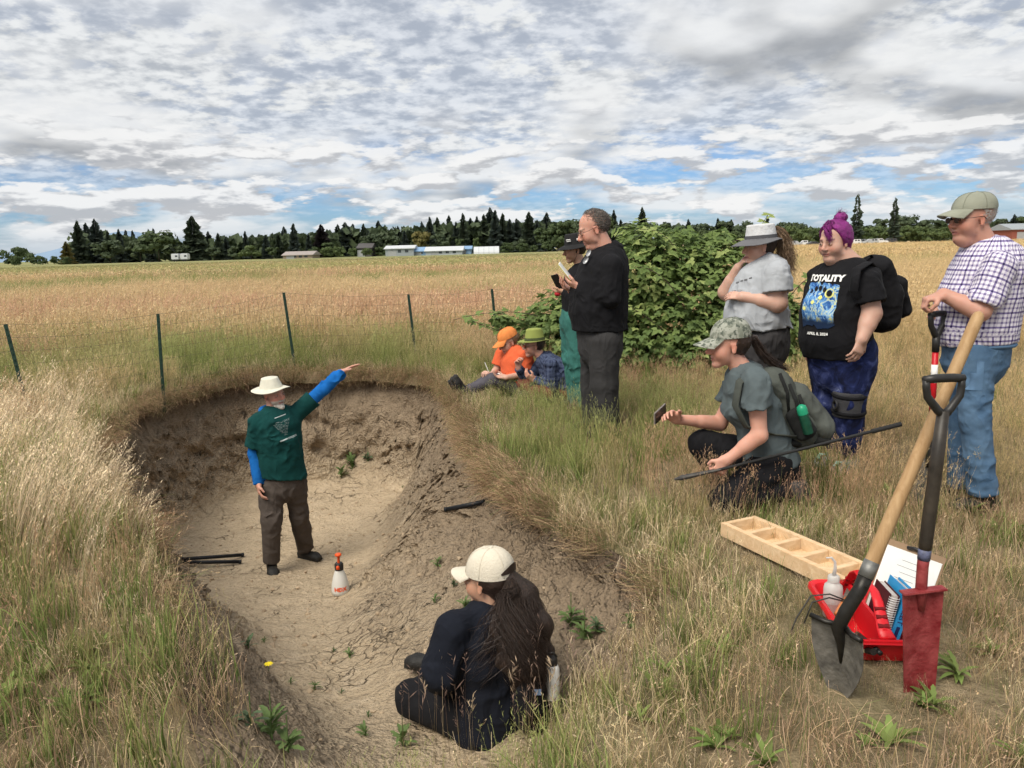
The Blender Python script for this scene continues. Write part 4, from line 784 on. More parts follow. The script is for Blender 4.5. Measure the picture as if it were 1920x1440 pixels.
def surface(prims, h=.007, k=.025, wrinkle=0.0, wfreq=14.0, wdir=None, clips=(), smooth=1):
    lo = np.min([p.lo for p in prims if not p.sub], 0)-k-2*h; hi = np.max([p.hi for p in prims if not p.sub], 0)+k+2*h
    n = np.ceil((hi-lo)/h).astype(int)+1; ax = [(lo[i]+h*np.arange(n[i])).astype(np.float32) for i in range(3)]
    D = np.full(n, 1.0, np.float32)
    for p in prims:
        kk = k if p.k is None else p.k
        i0 = np.maximum(((p.lo-kk-2*h-lo)/h).astype(int), 0); i1 = np.minimum(((p.hi+kk+2*h-lo)/h).astype(int)+2, n)
        if (i1 <= i0).any(): continue
        sl = tuple(slice(a, b) for a, b in zip(i0, i1)); d = p.dist(ax[0][sl[0]][:, None, None], ax[1][sl[1]][None, :, None], ax[2][sl[2]][None, None, :]).astype(np.float32); a = D[sl]
        if p.sub: d = -d; g = np.maximum(kk-np.abs(a-d), 0)/kk; D[sl] = np.maximum(a, d)+g*g*kk*.25
        else: g = np.maximum(kk-np.abs(a-d), 0)/kk; D[sl] = np.minimum(a, d)-g*g*kk*.25
    for c, nn in clips:                  # cut away everything on the far side of a plane
        D = np.maximum(D, ((ax[0]-c[0])*nn[0])[:, None, None]+((ax[1]-c[1])*nn[1])[None, :, None]+((ax[2]-c[2])*nn[2])[None, None, :])
    if wrinkle:
        near = np.argwhere(np.abs(D) < .03); P = lo+near*h; Q = P*wfreq*(V3(1, 1, .45) if wdir is None else wdir)
        r1 = 1-np.abs(2*fbm(Q+2.5*(fbm(P*5.0, 2)[:, None]-.5), 2)-1); r2 = 1-np.abs(2*fbm(Q*V3(.7, .7, 1.6)*1.5+11, 2)-1); msk = np.clip((fbm(P*4.5+3, 2)-.30)*3, .15, 1)
        w = (r1**3-.35)*1.0+(r2**4-.25)*.6
        D[tuple(near.T)] -= (w*msk*wrinkle).astype(np.float32)
    S = D < 0; C = np.zeros(np.array(D.shape)-1, np.uint8)
    for dx in (0, 1):
        for dy in (0, 1):
            for dz in (0, 1): C += S[dx:S.shape[0]-1+dx, dy:S.shape[1]-1+dy, dz:S.shape[2]-1+dz]
    act = (C > 0) & (C < 8); I = np.argwhere(act); vid = np.full(act.shape, -1, np.int32); vid[act] = np.arange(len(I))
    offs = np.array([[a, b, c] for a in (0, 1) for b in (0, 1) for c in (0, 1)]); vals = np.stack([D[tuple((I+o).T)] for o in offs], 1)
    acc = np.zeros((len(I), 3)); cnt = np.zeros(len(I))
    for i in range(8):
        for j in range(i+1, 8):
            if np.abs(offs[i]-offs[j]).sum() != 1: continue
            a, b = vals[:, i], vals[:, j]; m = (a < 0) != (b < 0); t = np.where(m, a/(a-b+1e-12), 0)
            acc += np.where(m[:, None], offs[i]+(offs[j]-offs[i])*t[:, None], 0); cnt += m
    V = lo+(I+acc/cnt[:, None])*h; F = []
    for axis in range(3):
        o = [i for i in range(3) if i != axis]; sl0 = [slice(None)]*3; sl1 = [slice(None)]*3; sl0[axis] = slice(0, -1); sl1[axis] = slice(1, None)
        s0, s1 = S[tuple(sl0)], S[tuple(sl1)]; e = np.argwhere(s0 != s1); e = e[(e[:, o[0]] > 0) & (e[:, o[1]] > 0) & (e[:, o[0]] < n[o[0]]-1) & (e[:, o[1]] < n[o[1]]-1)]
        if not len(e): continue
        def cell(da, db):
            q = e.copy(); q[:, o[0]] += da; q[:, o[1]] += db; return vid[tuple(q.T)]
        q = np.stack([cell(-1, -1), cell(0, -1), cell(0, 0), cell(-1, 0)], 1); fl = s0[tuple(e.T)]
        if axis == 1: fl = ~fl
        q[~fl] = q[~fl][:, ::-1]; F.append(q)
    F = np.concatenate(F); F = F[(F >= 0).all(1)]
    for _ in range(smooth):
        A = np.zeros_like(V); c = np.zeros(len(V))
        for i in range(4): np.add.at(A, F[:, i], V[F[:, (i+1) % 4]]+V[F[:, i-1]]); np.add.at(c, F[:, i], 2)
        V = V*.5+.5*A/np.maximum(c, 1)[:, None]
    return V, F

class Head:                              # local frame: x forward, y to the person's left, z up; origin between the ears at eye level
    def __init__(s, c, f, up=(0, 0, 1), scale=1.0):
        s.c = np.asarray(c, float); s.f = unit(f); s.s = unit(np.cross(up, s.f)); s.u = np.cross(s.f, s.s); s.k = scale; s.A = np.stack([s.f, s.s, s.u])
    def __call__(s, x, y=0, z=0): return s.c+(s.f*x+s.s*y+s.u*z)*s.k
    def local(s, P): return (np.asarray(P)-s.c) @ s.A.T/s.k
    def map(s, P): return s.c+(np.asarray(P)*s.k) @ s.A
    def e(s, c, r, **k): return Ell(s(*c), np.array(r)*s.k, s.A, **k)
    def p(s, a, b, ra, rb, **k):
        sc_ = lambda r: tuple(np.array(r)*s.k) if isinstance(r, tuple) else r*s.k
        return Prim(s(*a), s(*b), sc_(ra), sc_(rb), side=s.s, **k)
def head_prims(H, fat=0.0, nose=1.0, beard=0.0):
    j = fat
    P = [H.e((-.014, 0, .036), (.098, .077, .086)), H.e((.036, 0, -.022), (.058, .063+j*.4, .082)), H.p((.030, 0, -.070), (.056, 0, -.092), (.050+j, .034), (.026+j*.5, .022)),
         H.e((.070, 0, -.097), (.022, .024+j*.3, .020)), H.e((.052, .036, -.035), (.036, .026+j*.4, .036)), H.e((.052, -.036, -.035), (.036, .026+j*.4, .036)),
         H.p((.082, .030, .022), (.082, -.030, .022), .012, .012, k=.02),
         H.e((.106, .031, -.002), (.022, .017, .013), sub=True, k=.018), H.e((.106, -.031, -.002), (.022, .017, .013), sub=True, k=.018),
         H.p((.090, 0, .010), (.112*1.0, 0, -.030), .008, .0125*nose, k=.012), H.e((.102, .011, -.036), (.010, .009, .007), k=.008), H.e((.102, -.011, -.036), (.010, .009, .007), k=.008),
         H.e((.084, 0, -.060), (.014, .026, .007), k=.010), H.e((.082, 0, -.071), (.014, .022, .008), k=.010), H.e((.098, 0, -.0655), (.012, .024, .0022), sub=True, k=.006)]
    for q in (1, -1):
        P += [H.p((-.006, q*.074, .008), (-.002, q*.077, -.034), (.007, .017), (.006, .011), k=.008), H.e((.002, q*.086, -.006), (.010, .006, .015), sub=True, k=.006),
              H.e((.084, q*.031, -.001), (.013, .014, .0105), k=.004)]
    if fat: P.append(H.e((.035, 0, -.105), (.045, .045, .025+fat)))
    return P
def hand_prims(w, d, nrm, thumb, curl=.5, size=1.0, spread=.10, fingers=None, tcurl=.5):
    """w wrist, d towards the knuckles, nrm out of the palm, thumb = +1/-1 side of the thumb along cross(nrm, d)."""
    d = unit(d); n = unit(np.asarray(nrm)-d*(np.asarray(nrm)@d)); l = np.cross(n, d)*thumb; s = size; P = []
    K = lambda a, b, c=0.0: np.asarray(w)+(d*a+l*b+n*c)*s
    P.append(Prim(K(-.01, 0), K(.075, 0), (.029*s, .019*s), (.040*s, .014*s), side=l)); P.append(Prim(K(.012, .024, .008), K(.045, .034, .008), .018*s, .014*s, k=.012))
    for i, (o, L) in enumerate(((.031, .072), (.0105, .082), (-.0105, .076), (-.031, .060))):
        c = fingers[i] if fingers else curl; a = K(.080-.004*abs(i-1.2), o); dd = unit(d+l*o*spread*18); ang = 0; r = .0092-.0008*(i == 3)
        for q, f in enumerate((.46, .30, .24)):
            ang += c*(1.15, 1.3, .8)[q]; e = dd*math.cos(ang)+n*math.sin(ang); b = a+e*L*f*s*1.02; P.append(Prim(a, b, r*s, (r-.0009)*s, k=.004)); a = b; r -= .0009
    a = K(.030, .036, .004); e1 = unit(d*.75+l*.70+n*(.25+.4*tcurl)); b = a+e1*.038*s; P.append(Prim(a, b, .0125*s, .0105*s, k=.008)); e2 = unit(d*.9+l*(.35-.6*tcurl)+n*(.2+.5*tcurl)); P.append(Prim(b, b+e2*.03*s, .0105*s, .0085*s, k=.005))
    return P
def shoe_prims(ank, toe, w=.048, h=.055, floor=None):
    ank = np.asarray(ank, float); toe = np.asarray(toe, float); d = toe-ank; d[2] = 0; f = unit(d) if np.linalg.norm(d) > .03 else V3(-1, 0, 0); s = np.cross([0, 0, 1], f); L = .27
    z0 = ank[2]-.085 if floor is None else floor; hl = V3(ank[0], ank[1], 0)-f*.06
    p = lambda a, z: V3(hl[0]+f[0]*a, hl[1]+f[1]*a, z0+z)
    return [Prim(p(0, .04), p(.06, .042), (w*.78, .042), (w*.80, .042), side=s), Prim(p(.06, .042), p(.17, .038), (w*.8, .042), (w, .036), side=s), Prim(p(.17, .036), p(.215, .030), (w, .034), (w*.85, .026), side=s),
            Prim(p(.035, .06), ank+V3(0, 0, .03), .042, .045, side=s), Prim(p(-.01, .010), p(.225, .010), (w*.88, .012), (w*1.0, .012), side=s, k=.004)]

def vec_mat(name, fn):
    m = bpy.data.materials.new(name); m.use_nodes = True; t = NT(m.node_tree); p = t.n('ShaderNodeBsdfPrincipled', {'Roughness': .85, 'Specular IOR Level': .08, 'Sheen Weight': .015}); fn(t, p); t.t.links.new(p.outputs[0], t.n('ShaderNodeOutputMaterial').inputs[0]); return m
def fold_bump(t, p, amt=.38):             # soft creases too fine for the mesh, over a woven grain
    q = t.n('ShaderNodeTexCoord').outputs['Object']; n = t.n('ShaderNodeTexNoise', {'Vector': t.vmath('MULTIPLY', q, (1, 1, .7)), 'Scale': 8.5, 'Detail': 2.0, 'Roughness': .45, 'Distortion': .6}).outputs[0]
    rd = t.math('SUBTRACT', 1.0, t.math('ABSOLUTE', t.math('MULTIPLY_ADD', n, 2.0, -1.0))); hh = t.math('ADD', t.math('MULTIPLY', t.math('POWER', rd, 2.0), 1.0), t.math('MULTIPLY', t.noise(q, 300, 2), .04))
    b = t.n('ShaderNodeBump', {'Height': hh, 'Strength': amt, 'Distance': .025}); t.t.links.new(b.outputs[0], p.inputs['Normal'])
def cloth(name, col, var=.10, sheen=.05, bump=.35, rough=.88, vs=9.0):
    if 'cloth_'+name in _mats: return _mats['cloth_'+name]
    def fn(t, p):
        q = t.n('ShaderNodeTexCoord').outputs['Object']; c = t.ramp(t.noise(q, vs, 5, .6), [(.3, tuple(v*(1-var) for v in col)), (.7, tuple(min(1, v*(1+var)) for v in col))]); t.t.links.new(c, p.inputs['Base Color']); p.inputs['Roughness'].default_value = rough; fold_bump(t, p)
    m = vec_mat('cloth_'+name, fn); _mats['cloth_'+name] = m; return m
def plaid(name, base, dark, mid, period=.028):
    def fn(t, p):
        q = t.n('ShaderNodeAttribute', attribute_name='wrap').outputs['Vector']; x, y, z = t.sep(q)
        def stripes(v):
            f = t.math('FRACT', t.math('DIVIDE', v, period)); a = t.math('LESS_THAN', f, .42); g = t.math('FRACT', t.math('DIVIDE', v, period*3)); return t.math('MULTIPLY', a, t.math('ADD', .55, t.math('MULTIPLY', t.math('LESS_THAN', g, .34), .45)))
        sx, sy = stripes(x), stripes(y); s = t.math('ADD', sx, sy)
        c = t.mix(t.math('MULTIPLY', s, .95, clamp=True), base, mid); c = t.mix(t.math('MULTIPLY', sx, sy), c, dark); t.t.links.new(c, p.inputs['Base Color']); fold_bump(t, p)
    return vec_mat('cloth_'+name, fn)
def skin_mat():
    m = bpy.data.materials.new('skin'); m.use_nodes = True; t = NT(m.node_tree); a = t.n('ShaderNodeAttribute', attribute_name='tone').outputs['Color']
    n = t.noise(t.n('ShaderNodeTexCoord').outputs['Object'], 30, 4, .6); c = t.mix(t.maprange(n, .35, .7, 0, .18), a, t.mix(1.0, a, (1.0, .72, .66), 'MULTIPLY'))
    b = t.n('ShaderNodeBump', {'Height': t.noise(t.n('ShaderNodeTexCoord').outputs['Object'], 220, 3), 'Strength': .12, 'Distance': .004})
    p = t.n('ShaderNodeBsdfPrincipled', {'Base Color': c, 'Roughness': .52, 'Specular IOR Level': .35, 'Subsurface Weight': .12, 'Subsurface Radius': (.012, .005, .003), 'Subsurface Scale': 1.0, 'Normal': b.outputs[0]})
    t.t.links.new(p.outputs[0], t.n('ShaderNodeOutputMaterial').inputs[0]); return m
SKIN = skin_mat()
def face_colours(V, H, tone, lip=(.42, .16, .14), brow=(.10, .06, .04), beard=None, flush=.25):
    C = np.tile(np.asarray(tone, float), (len(V), 1)); L = H.local(V); x, y, z = L.T; near = (np.abs(L) < .2).all(1)
    def put(m, c, a): C[:] = np.where(near[:, None], C+(np.asarray(c)-C)*(np.clip(m, 0, 1)*a)[:, None], C)
    fr = x > .03; red = np.array(tone)*V3(1.02, .72, .66)
    put(fr*np.exp(-((np.abs(y)-.042)/.022)**2-((z+.032)/.024)**2), red, flush*2); put(fr*np.exp(-(y/.014)**2-((z+.028)/.016)**2)*(x > .09), red, flush*2); put(np.exp(-((np.abs(y)-.08)/.014)**2-((z+.008)/.035)**2)*(x < .03), red, flush*1.5)
    if beard is not None: put((x > .02)*(z < -.038)*np.clip((-.038-z)/.012, 0, 1)*np.clip((x-.03)/.02, 0, 1)*(z > -.13)*(1-.0*y), beard, .9)
    put(fr*(np.abs(y) < .025)*(np.abs(z+.0655) < .009), lip, .75); put(fr*(np.exp(-((z-.0235)/.0055)**2))*(np.abs(np.abs(y)-.032) < .020), brow, .8)
    ey = fr*np.exp(-((np.abs(y)-.031)/.0125)**2-((z+.001)/.0058)**2*1.2); put(ey > .5, (.55, .50, .46), .8); put(np.exp(-((np.abs(y)-.031)/.006)**2-((z+.001)/.006)**2)*fr > .5, (.03, .02, .015), 1); put(fr*np.exp(-((np.abs(y)-.031)/.016)**2-((z-.0075)/.003)**2), (.12, .06, .045), .8)
    put((np.abs(y) < .018)*np.exp(-((z+.0655)/.0024)**2)*fr, (.12, .04, .04), .8)
    return np.concatenate([C, np.ones((len(C), 1))], 1)

class Person:
    def __init__(s, label, base, group=None):
        s.base = np.asarray(base, float); s.root = thing('person', label, 'person', s.base, group)
    def part(s, name, VF, m, parent=None, smooth=True, attrs=None, **k):
        V, F = VF; return np_mesh(name, V, F, m, parent or s.root, s.base, smooth, attrs=attrs, **k)
    def sdf(s, name, prims, m, parent=None, wrap=False, **k):
        V, F = surface(prims, **k); at_ = None
        if wrap:
            best = np.full(len(V), 9.0); W = np.zeros((len(V), 3))
            for p in prims:
                if not isinstance(p, Prim): continue
                d = p.dist(V[:, 0], V[:, 1], V[:, 2]); q = V-p.a; ang = np.arctan2(q@p.v/(p.ra[1]+1e-6), q@p.u/(p.ra[0]+1e-6)); r = (p.ra[0]+p.ra[1])/2; c = np.stack([ang*r, V[:, 2] if p.torso else q@p.w, 0*ang], -1); mk = d < best; best[mk] = d[mk]; W[mk] = c[mk]
            at_ = {'wrap': ('FLOAT_VECTOR', W)}
        o = s.part(name, (V, F), m, parent, attrs=at_); return o, (V, F)
    def skin(s, prims, H, tone, h=.0055, **k):
        V, F = surface(prims, h=h, k=.016, smooth=1); C = face_colours(V, H, tone, **k)
        s.body = s.part('body', (V, F), SKIN, attrs={'tone': ('FLOAT_COLOR', C)}); return s.body
    def mb(s, name, b, m, parent=None, smooth=True): return s.part(name, b.data(), m, parent, smooth)
def limb(a, b, c, r0, r1, r2, r3, **k):   # upper and lower segment with its own taper
    return [Prim(a, b, r0, r1, **k), Prim(b, c, r1*1.02, r3, **k), Prim(b+(c-b)*.02, b+(c-b)*.45, r2, r2*.92, **k)]
def spine_prims(S, side, grow=0.0, **k):  # S: list of (point, half width, half depth)
    return [Prim(a[0], b[0], (a[1]+grow, a[2]+grow), (b[1]+grow, b[2]+grow), side=side, torso=True, **k) for a, b in zip(S[:-1], S[1:])]

# ---- hats, hair, glasses
def shell(P, th=.003):                   # a sheet given a little thickness
    P = np.asarray(P); N = np.cross(np.gradient(P, axis=0), np.gradient(P, axis=1)); N /= np.linalg.norm(N, axis=2)[..., None]+1e-9; return P-N*th
def cap(pr, H, m, name='cap', z0=.040, r=(.108, .088), top=.118, bill=.078, tilt=-.10, bw=58, button=True, back_gap=False, seam=None, cx=-.012):
    n, k = 40, 14; a = np.linspace(0, 2*np.pi, n, endpoint=False); rows = []
    for q in np.linspace(0, 1, k):
        e = q*np.pi/2; c = math.cos(e)**.72; z = z0-.012*np.cos(a)*(1-q)*0+(top-z0*.0)*math.sin(e)**1.05*1.0
        rr = 1+.012*np.sin(a*6)*math.sin(e*2); rows.append(np.stack([cx+r[0]*c*np.cos(a)*rr-.010*q, r[1]*c*np.sin(a)*rr, z0+(top-z0)*math.sin(e)+0*a+.014*(1-q)*np.cos(a)*-1*0], -1))
    P = np.array(rows); b = MB(); b.grid(H.map(P), True); b.raw(H.map(P[-1]), [tuple(range(n))])
    inner = P*V3(.965, .965, 1)+V3(cx*.035, 0, -.003); b.grid(H.map(inner[:4]), True, True); b.grid(np.stack([H.map(P[0]), H.map(inner[0])]), True, True)
    o = pr.mb(name, b, m)
    b = MB(); aa = np.radians(np.linspace(-bw, bw, 19)); G = []
    for q in np.linspace(0, 1, 8):
        x = cx+r[0]*np.cos(aa)*(1-.0*q)+bill*q*np.cos(aa*1.05)**.7; y = r[1]*np.sin(aa)*(1-.05*q); z = z0+.004+tilt*bill*q*1.0-.26*(np.abs(y)/r[1])**2.0*.09*(.3+q)-.05*q*q*bill
        G.append(np.stack([x, y, z], -1))
    G = np.array(G); b.grid(H.map(G)); lowr = G+V3(0, 0, -.004); b.grid(H.map(lowr), flip=True); b.grid(np.stack([H.map(G[-1]), H.map(lowr[-1])])); pr.mb('bill', b, m, o)
    if button: b = MB(); b.lathe(H(cx-.010, 0, top-.001), [(.009, 0), (.008, .004), (.003, .006)], 10, H.A); pr.mb('button', b, m, o)
    b = MB(); 
    for ang in np.radians([30, 90, 150, 210, 270, 330]):
        pts = [H(cx+r[0]*math.cos(e)**.72*math.cos(ang)*1.008-.010*q, r[1]*math.cos(e)**.72*math.sin(ang)*1.008, z0+(top-z0)*math.sin(e)+.001) for q in np.linspace(.03, .97, 10) for e in (q*np.pi/2,)]; b.tube(pts, .0013, 4)
    pr.mb('seam', b, seam or m, o); return o
def sun_hat(pr, H, m, z0=.045, r=(.104, .086), top=.125, brim=.07, front=1.0, droop=.35, flare=0.0, band=None, dent=0.0, mb_=None, taper=.72, back=1.0, lift=0.0, name='hat'):
    n, k = 44, 12; a = np.linspace(0, 2*np.pi, n, endpoint=False); rows = []; cx = -.012
    for q in np.linspace(0, 1, k):
        e = q*np.pi/2; c = 1-(1-taper)*q/.8 if q < .8 else (taper)*math.sqrt(max(0, 1-((q-.8)/.2)**2))*.98+.02; z = z0+(top-z0)*min(1, q/.8)*(.94) + (.06*(top-z0)*math.sin((q-.8)/.2*np.pi/2) if q > .8 else 0)
        zz = z-dent*max(0, (q-.75)/.25)*np.exp(-(np.sin(a)/.5)**2); rows.append(np.stack([cx+r[0]*c*np.cos(a), r[1]*c*np.sin(a), zz+0*a], -1))
    P = np.array(rows); b = MB(); b.grid(H.map(P), True); b.raw(H.map(P[-1]), [tuple(range(n))]); o = pr.mb(name, b, m)
    b = MB(); G = []; w = brim*(1+(front-1)*np.clip(np.cos(a), 0, 1)+(back-1)*np.clip(-np.cos(a), 0, 1))
    for q in np.linspace(0, 1, 7): G.append(np.stack([cx+(r[0]+w*q)*np.cos(a), (r[1]+w*q*.92)*np.sin(a), z0-droop*w*q**1.3*(1-.0*np.cos(a))+lift*w*q*np.abs(np.sin(a))**2+.006*q*np.sin(3*a+1)], -1))
    G = np.array(G); b.grid(H.map(G), True, True); lw = G+V3(0, 0, -.004); b.grid(H.map(lw), True); b.grid(np.stack([H.map(G[-1]), H.map(lw[-1])]), True, True); pr.mb('brim', b, mb_ or m, o)
    if band is not None:
        b = MB(); zb = z0+(top-z0)*.24; q0, q1 = .0, .25; B0 = np.stack([cx+(r[0]*1.02)*np.cos(a), (r[1]*1.02)*np.sin(a), z0+.002+0*a], -1); c = 1-(1-taper)*.24/.8*1.0; B1 = np.stack([cx+(r[0]*c*1.035)*np.cos(a), (r[1]*c*1.035)*np.sin(a), zb+0*a], -1); b.grid(H.map(np.stack([B0, B1])), True); pr.mb('hat_band', b, band, o)
    return o
def hair_cap(pr, H, m, grow=.009, front=.035, low=-.06, slope=.6, ears=True, extra=(), h=.006, name='hair', wr=.006, zmax=None):
    pr_ = [H.e((-.016, 0, .034), (.100+grow, .078+grow, .088+grow)), H.p((-.06, 0, 0), (-.055, 0, low+.03), (.062+grow, .04), (.050+grow, .035))]+list(extra)
    n1 = unit(H.f*1.0+H.u*-slope); cl = [(H(front, 0, .06), n1), (H(0, 0, low), -H.u)]
    if zmax is not None: cl.append((H(0, 0, zmax), H.u))
    V, F = surface(pr_, h=h, k=.02, wrinkle=wr, wfreq=60, clips=cl); return pr.part(name, (V, F), m)
def scalp_hair(pr, H, m, n=1500, L=.02, front=.01, slope=.5, low=-.04, seed=0, w=.0022, name='hair_strands', parent=None, zmax=9, ragged=.008):
    r = np.random.default_rng(seed); V = []; F = []; c = 0; k = 0
    while k < n:
        d = unit(r.normal(size=3)); p = V3(-.014, 0, .036)+d*V3(.099, .079, .088)
        if p[0]-slope*(p[2]-.06) > front+r.normal(0, ragged) or p[2] < low+r.normal(0, .006) or p[2] > zmax or (abs(p[1]) > .062 and p[0] > -.012 and p[2] < .012): continue
        k += 1; t = unit(V3(-.9, 0, -.25)+r.normal(0, .35, 3)); t = unit(t-d*(t@d)+d*.35); l = L*(.5+.8*r.random()); P = H.map(np.array([p, p+t*l*.5+d*l*.12, p+t*l-d*l*.05])); s = unit(np.cross(t, d)+r.normal(0, .3, 3)) @ H.A
        A, B = ribbon(P, np.array([w, w, w*.3])*H.k, s); V.append(A); F.append(B+c); c += len(A)
    return pr.part(name, (np.concatenate(V), np.concatenate(F)), m, parent, smooth=False)
def strands(path, rad, n, w=.003, seed=0, wave=.006, seg=14, flat=.7, spread_end=1.3, curlf=9.0):
    r = np.random.default_rng(seed); path = np.asarray(path, float); s = np.linspace(0, 1, len(path)); t = np.linspace(0, 1, seg); C = np.stack([np.interp(t, s, path[:, i]) for i in range(3)], -1)
    for _ in range(2): C[1:-1] = (C[:-2]+2*C[1:-1]+C[2:])/4
    R_ = np.interp(t, np.linspace(0, 1, len(rad)), rad); T = np.gradient(C, axis=0); T /= np.linalg.norm(T, axis=1)[:, None]; V = []; F = []; c = 0
    for i in range(n):
        a = r.uniform(0, 6.28); q = math.sqrt(r.random()); L = r.uniform(.62, 1.05); ph = r.uniform(0, 6.28); u = np.cross(T, V3(.3, .2, 1)); u /= np.linalg.norm(u, axis=1)[:, None]; v = np.cross(T, u)
        tt = np.clip(t*L, 0, 1); Ci = np.stack([np.interp(tt, t, C[:, k]) for k in range(3)], -1); Ri = np.interp(tt, t, R_)
        P = Ci+(u*math.cos(a)+v*math.sin(a)*flat)*(Ri*q)[:, None]+u*(wave*np.sin(curlf*t+ph)*t)[:, None]+v*(wave*np.cos(curlf*.8*t+ph*2)*t)[:, None]+r.normal(size=3)*(t**2*wave*spread_end)[:, None]
        sd = unit(r.normal(size=3)); ww = w*(.6+.8*r.random())*np.clip(1.1-t**3, .15, 1); A, B = ribbon(P, ww, sd); V.append(A); F.append(B+c); c += len(A)
    return np.concatenate(V), np.concatenate(F)
def glasses(pr, H, m, lens=None, r=.022, dark=False):
    b = MB()
    for q in (1, -1):
        a = np.linspace(0, 2*np.pi, 17); b.tube([H(.104-.006*abs(math.cos(t)), q*.033+r*1.15*math.cos(t), -.004+r*.75*math.sin(t)) for t in a], .0016, 5, caps=False); b.tube([H(.098, q*.058, .004), H(.05, q*.078, .004), H(-.005, q*.082, .010), H(-.02, q*.080, -.006)], .0016, 5)
    b.tube([H(.107, .010, 0), H(.110, 0, .002), H(.107, -.010, 0)], .0016, 5); o = pr.mb('glasses', b, m)
    b = MB()
    for q in (1, -1):
        a = np.linspace(0, 2*np.pi, 16, endpoint=False); b.raw([H(.1045, q*.033+r*1.1*math.cos(t), -.004+r*.72*math.sin(t)) for t in a], [tuple(range(16))])
    if lens: pr.mb('lens', b, lens, o)
    return o
_lens = mat('clear_lens', (.5, .5, .5), .05, 0, spec=.6)
def glass_mat(name, col, alpha=.25):
    m = bpy.data.materials.new(name); m.use_nodes = True; t = NT(m.node_tree); p = t.n('ShaderNodeBsdfPrincipled', {'Base Color': col, 'Roughness': .05, 'Alpha': alpha, 'Specular IOR Level': .6}); t.t.links.new(p.outputs[0], t.n('ShaderNodeOutputMaterial').inputs[0]); return m
M_LENS = glass_mat('lens', (.8, .85, .9), .18); M_DARK = mat('dark_lens', (.012, .012, .014), .12, 0, spec=.6); M_FRAME = mat('black_frame', (.02, .02, .02), .35, 0)

def text_mesh(body, size=.05, bold=0.0):
    cu = bpy.data.curves.new('t', 'FONT'); cu.body = body; cu.size = size; cu.align_x = 'CENTER'; cu.offset = bold; cu.resolution_u = 2; o = bpy.data.objects.new('t', cu); COL.objects.link(o); dg = bpy.context.evaluated_depsgraph_get(); me = o.evaluated_get(dg).to_mesh()
    V = np.array([v.co[:] for v in me.vertices]); F = [list(p.vertices) for p in me.polygons]; o.evaluated_get(dg).to_mesh_clear(); bpy.data.objects.remove(o); bpy.data.curves.remove(cu); return V, F
def print_on(VF, c, right, up, V2, off=.005, reach=.3):
    """lay flat points (x along right, y along up, about c) onto the surface VF, looking along -(right x up)."""
    V, F = VF; t = BVHTree.FromPolygons([Vector(v) for v in V], [list(map(int, f)) for f in F]); right, up = unit(right), unit(up); nrm = unit(np.cross(right, up)); up = np.cross(nrm, right); out = []
    for p in V2:
        o = np.asarray(c)+right*p[0]+up*p[1]; hit = t.ray_cast(Vector(o+nrm*reach), Vector(-nrm)); q = np.array(hit[0])+nrm*off if hit[0] is not None else o; out.append(q)
    return np.array(out)
def print_text(pr, parent, VF, body, size, c, right, up, m, bold=0.0, name='lettering'):
    V2, F = text_mesh(body, size, bold); b = MB(); b.raw(print_on(VF, c, right, up, V2, .008), F); return pr.mb(name, b, m, parent, smooth=False)
# ------------------------------------------------------------------ the ten people
FAIR, PINK, TANNED = V3(.60, .37, .285), V3(.56, .30, .225), V3(.46, .27, .185)
M_BLACKC = cloth('black', (.013, .013, .015)); M_SHOE = mat('black_shoe', (.02, .019, .018), .6, .3, 20, bump=.3, bscale=60); M_SOLE = mat('shoe_sole', (.03, .028, .026), .8)
M_GREYHAIR = mat('grey_hair', (.20, .18, .165), .6, .35, 40, bump=.6, bscale=120); M_DARKHAIR = mat('dark_hair', (.032, .019, .014), .42, .45, 40, bump=.3, bscale=120, spec=.45); M_BROWNHAIR = mat('curly_hair', (.19, .125, .075), .5, .45, 25, spec=.35); M_PURPLE = mat('purple_hair', (.20, .018, .16), .5, .45, 30, bump=.5, bscale=110, spec=.35)
M_PAPER = mat('paper', (.80, .80, .77), .8, .05, 8); M_PHONE = mat('phone_black', (.015, .015, .017), .25, 0, spec=.5); M_WHITE = mat('white_print', (.78, .78, .76), .8, .05)
def long_hair_mat(t, p):
    q = t.n('ShaderNodeTexCoord').outputs['Object']; n = t.noise(t.vmath('MULTIPLY', q, (1, 1, .12)), 150, 4, .65); c = t.ramp(n, [(.35, (.014, .009, .007)), (.55, (.034, .021, .016)), (.72, (.085, .052, .036))]); t.t.links.new(c, p.inputs['Base Color']); p.inputs['Roughness'].default_value = .5; p.inputs['Specular IOR Level'].default_value = .3
    b = t.n('ShaderNodeBump', {'Height': n, 'Strength': .8, 'Distance': .01}); t.t.links.new(b.outputs[0], p.inputs['Normal'])
M_LONGHAIR = vec_mat('long_dark_hair', long_hair_mat)
def seam_tube(P, pts, r, m, parent, name='hem'): b = MB(); b.tube(pts, r, 6); return P.mb(name, b, m, parent)

def collar_prim(c, H, r=.062, t=.014): return [Prim(c+V3(0, 0, -.01), c+(H(-.01, 0, -.10)-c)*.35, (r, r), (r*.93, r*.93), side=H.s, capb=True)]

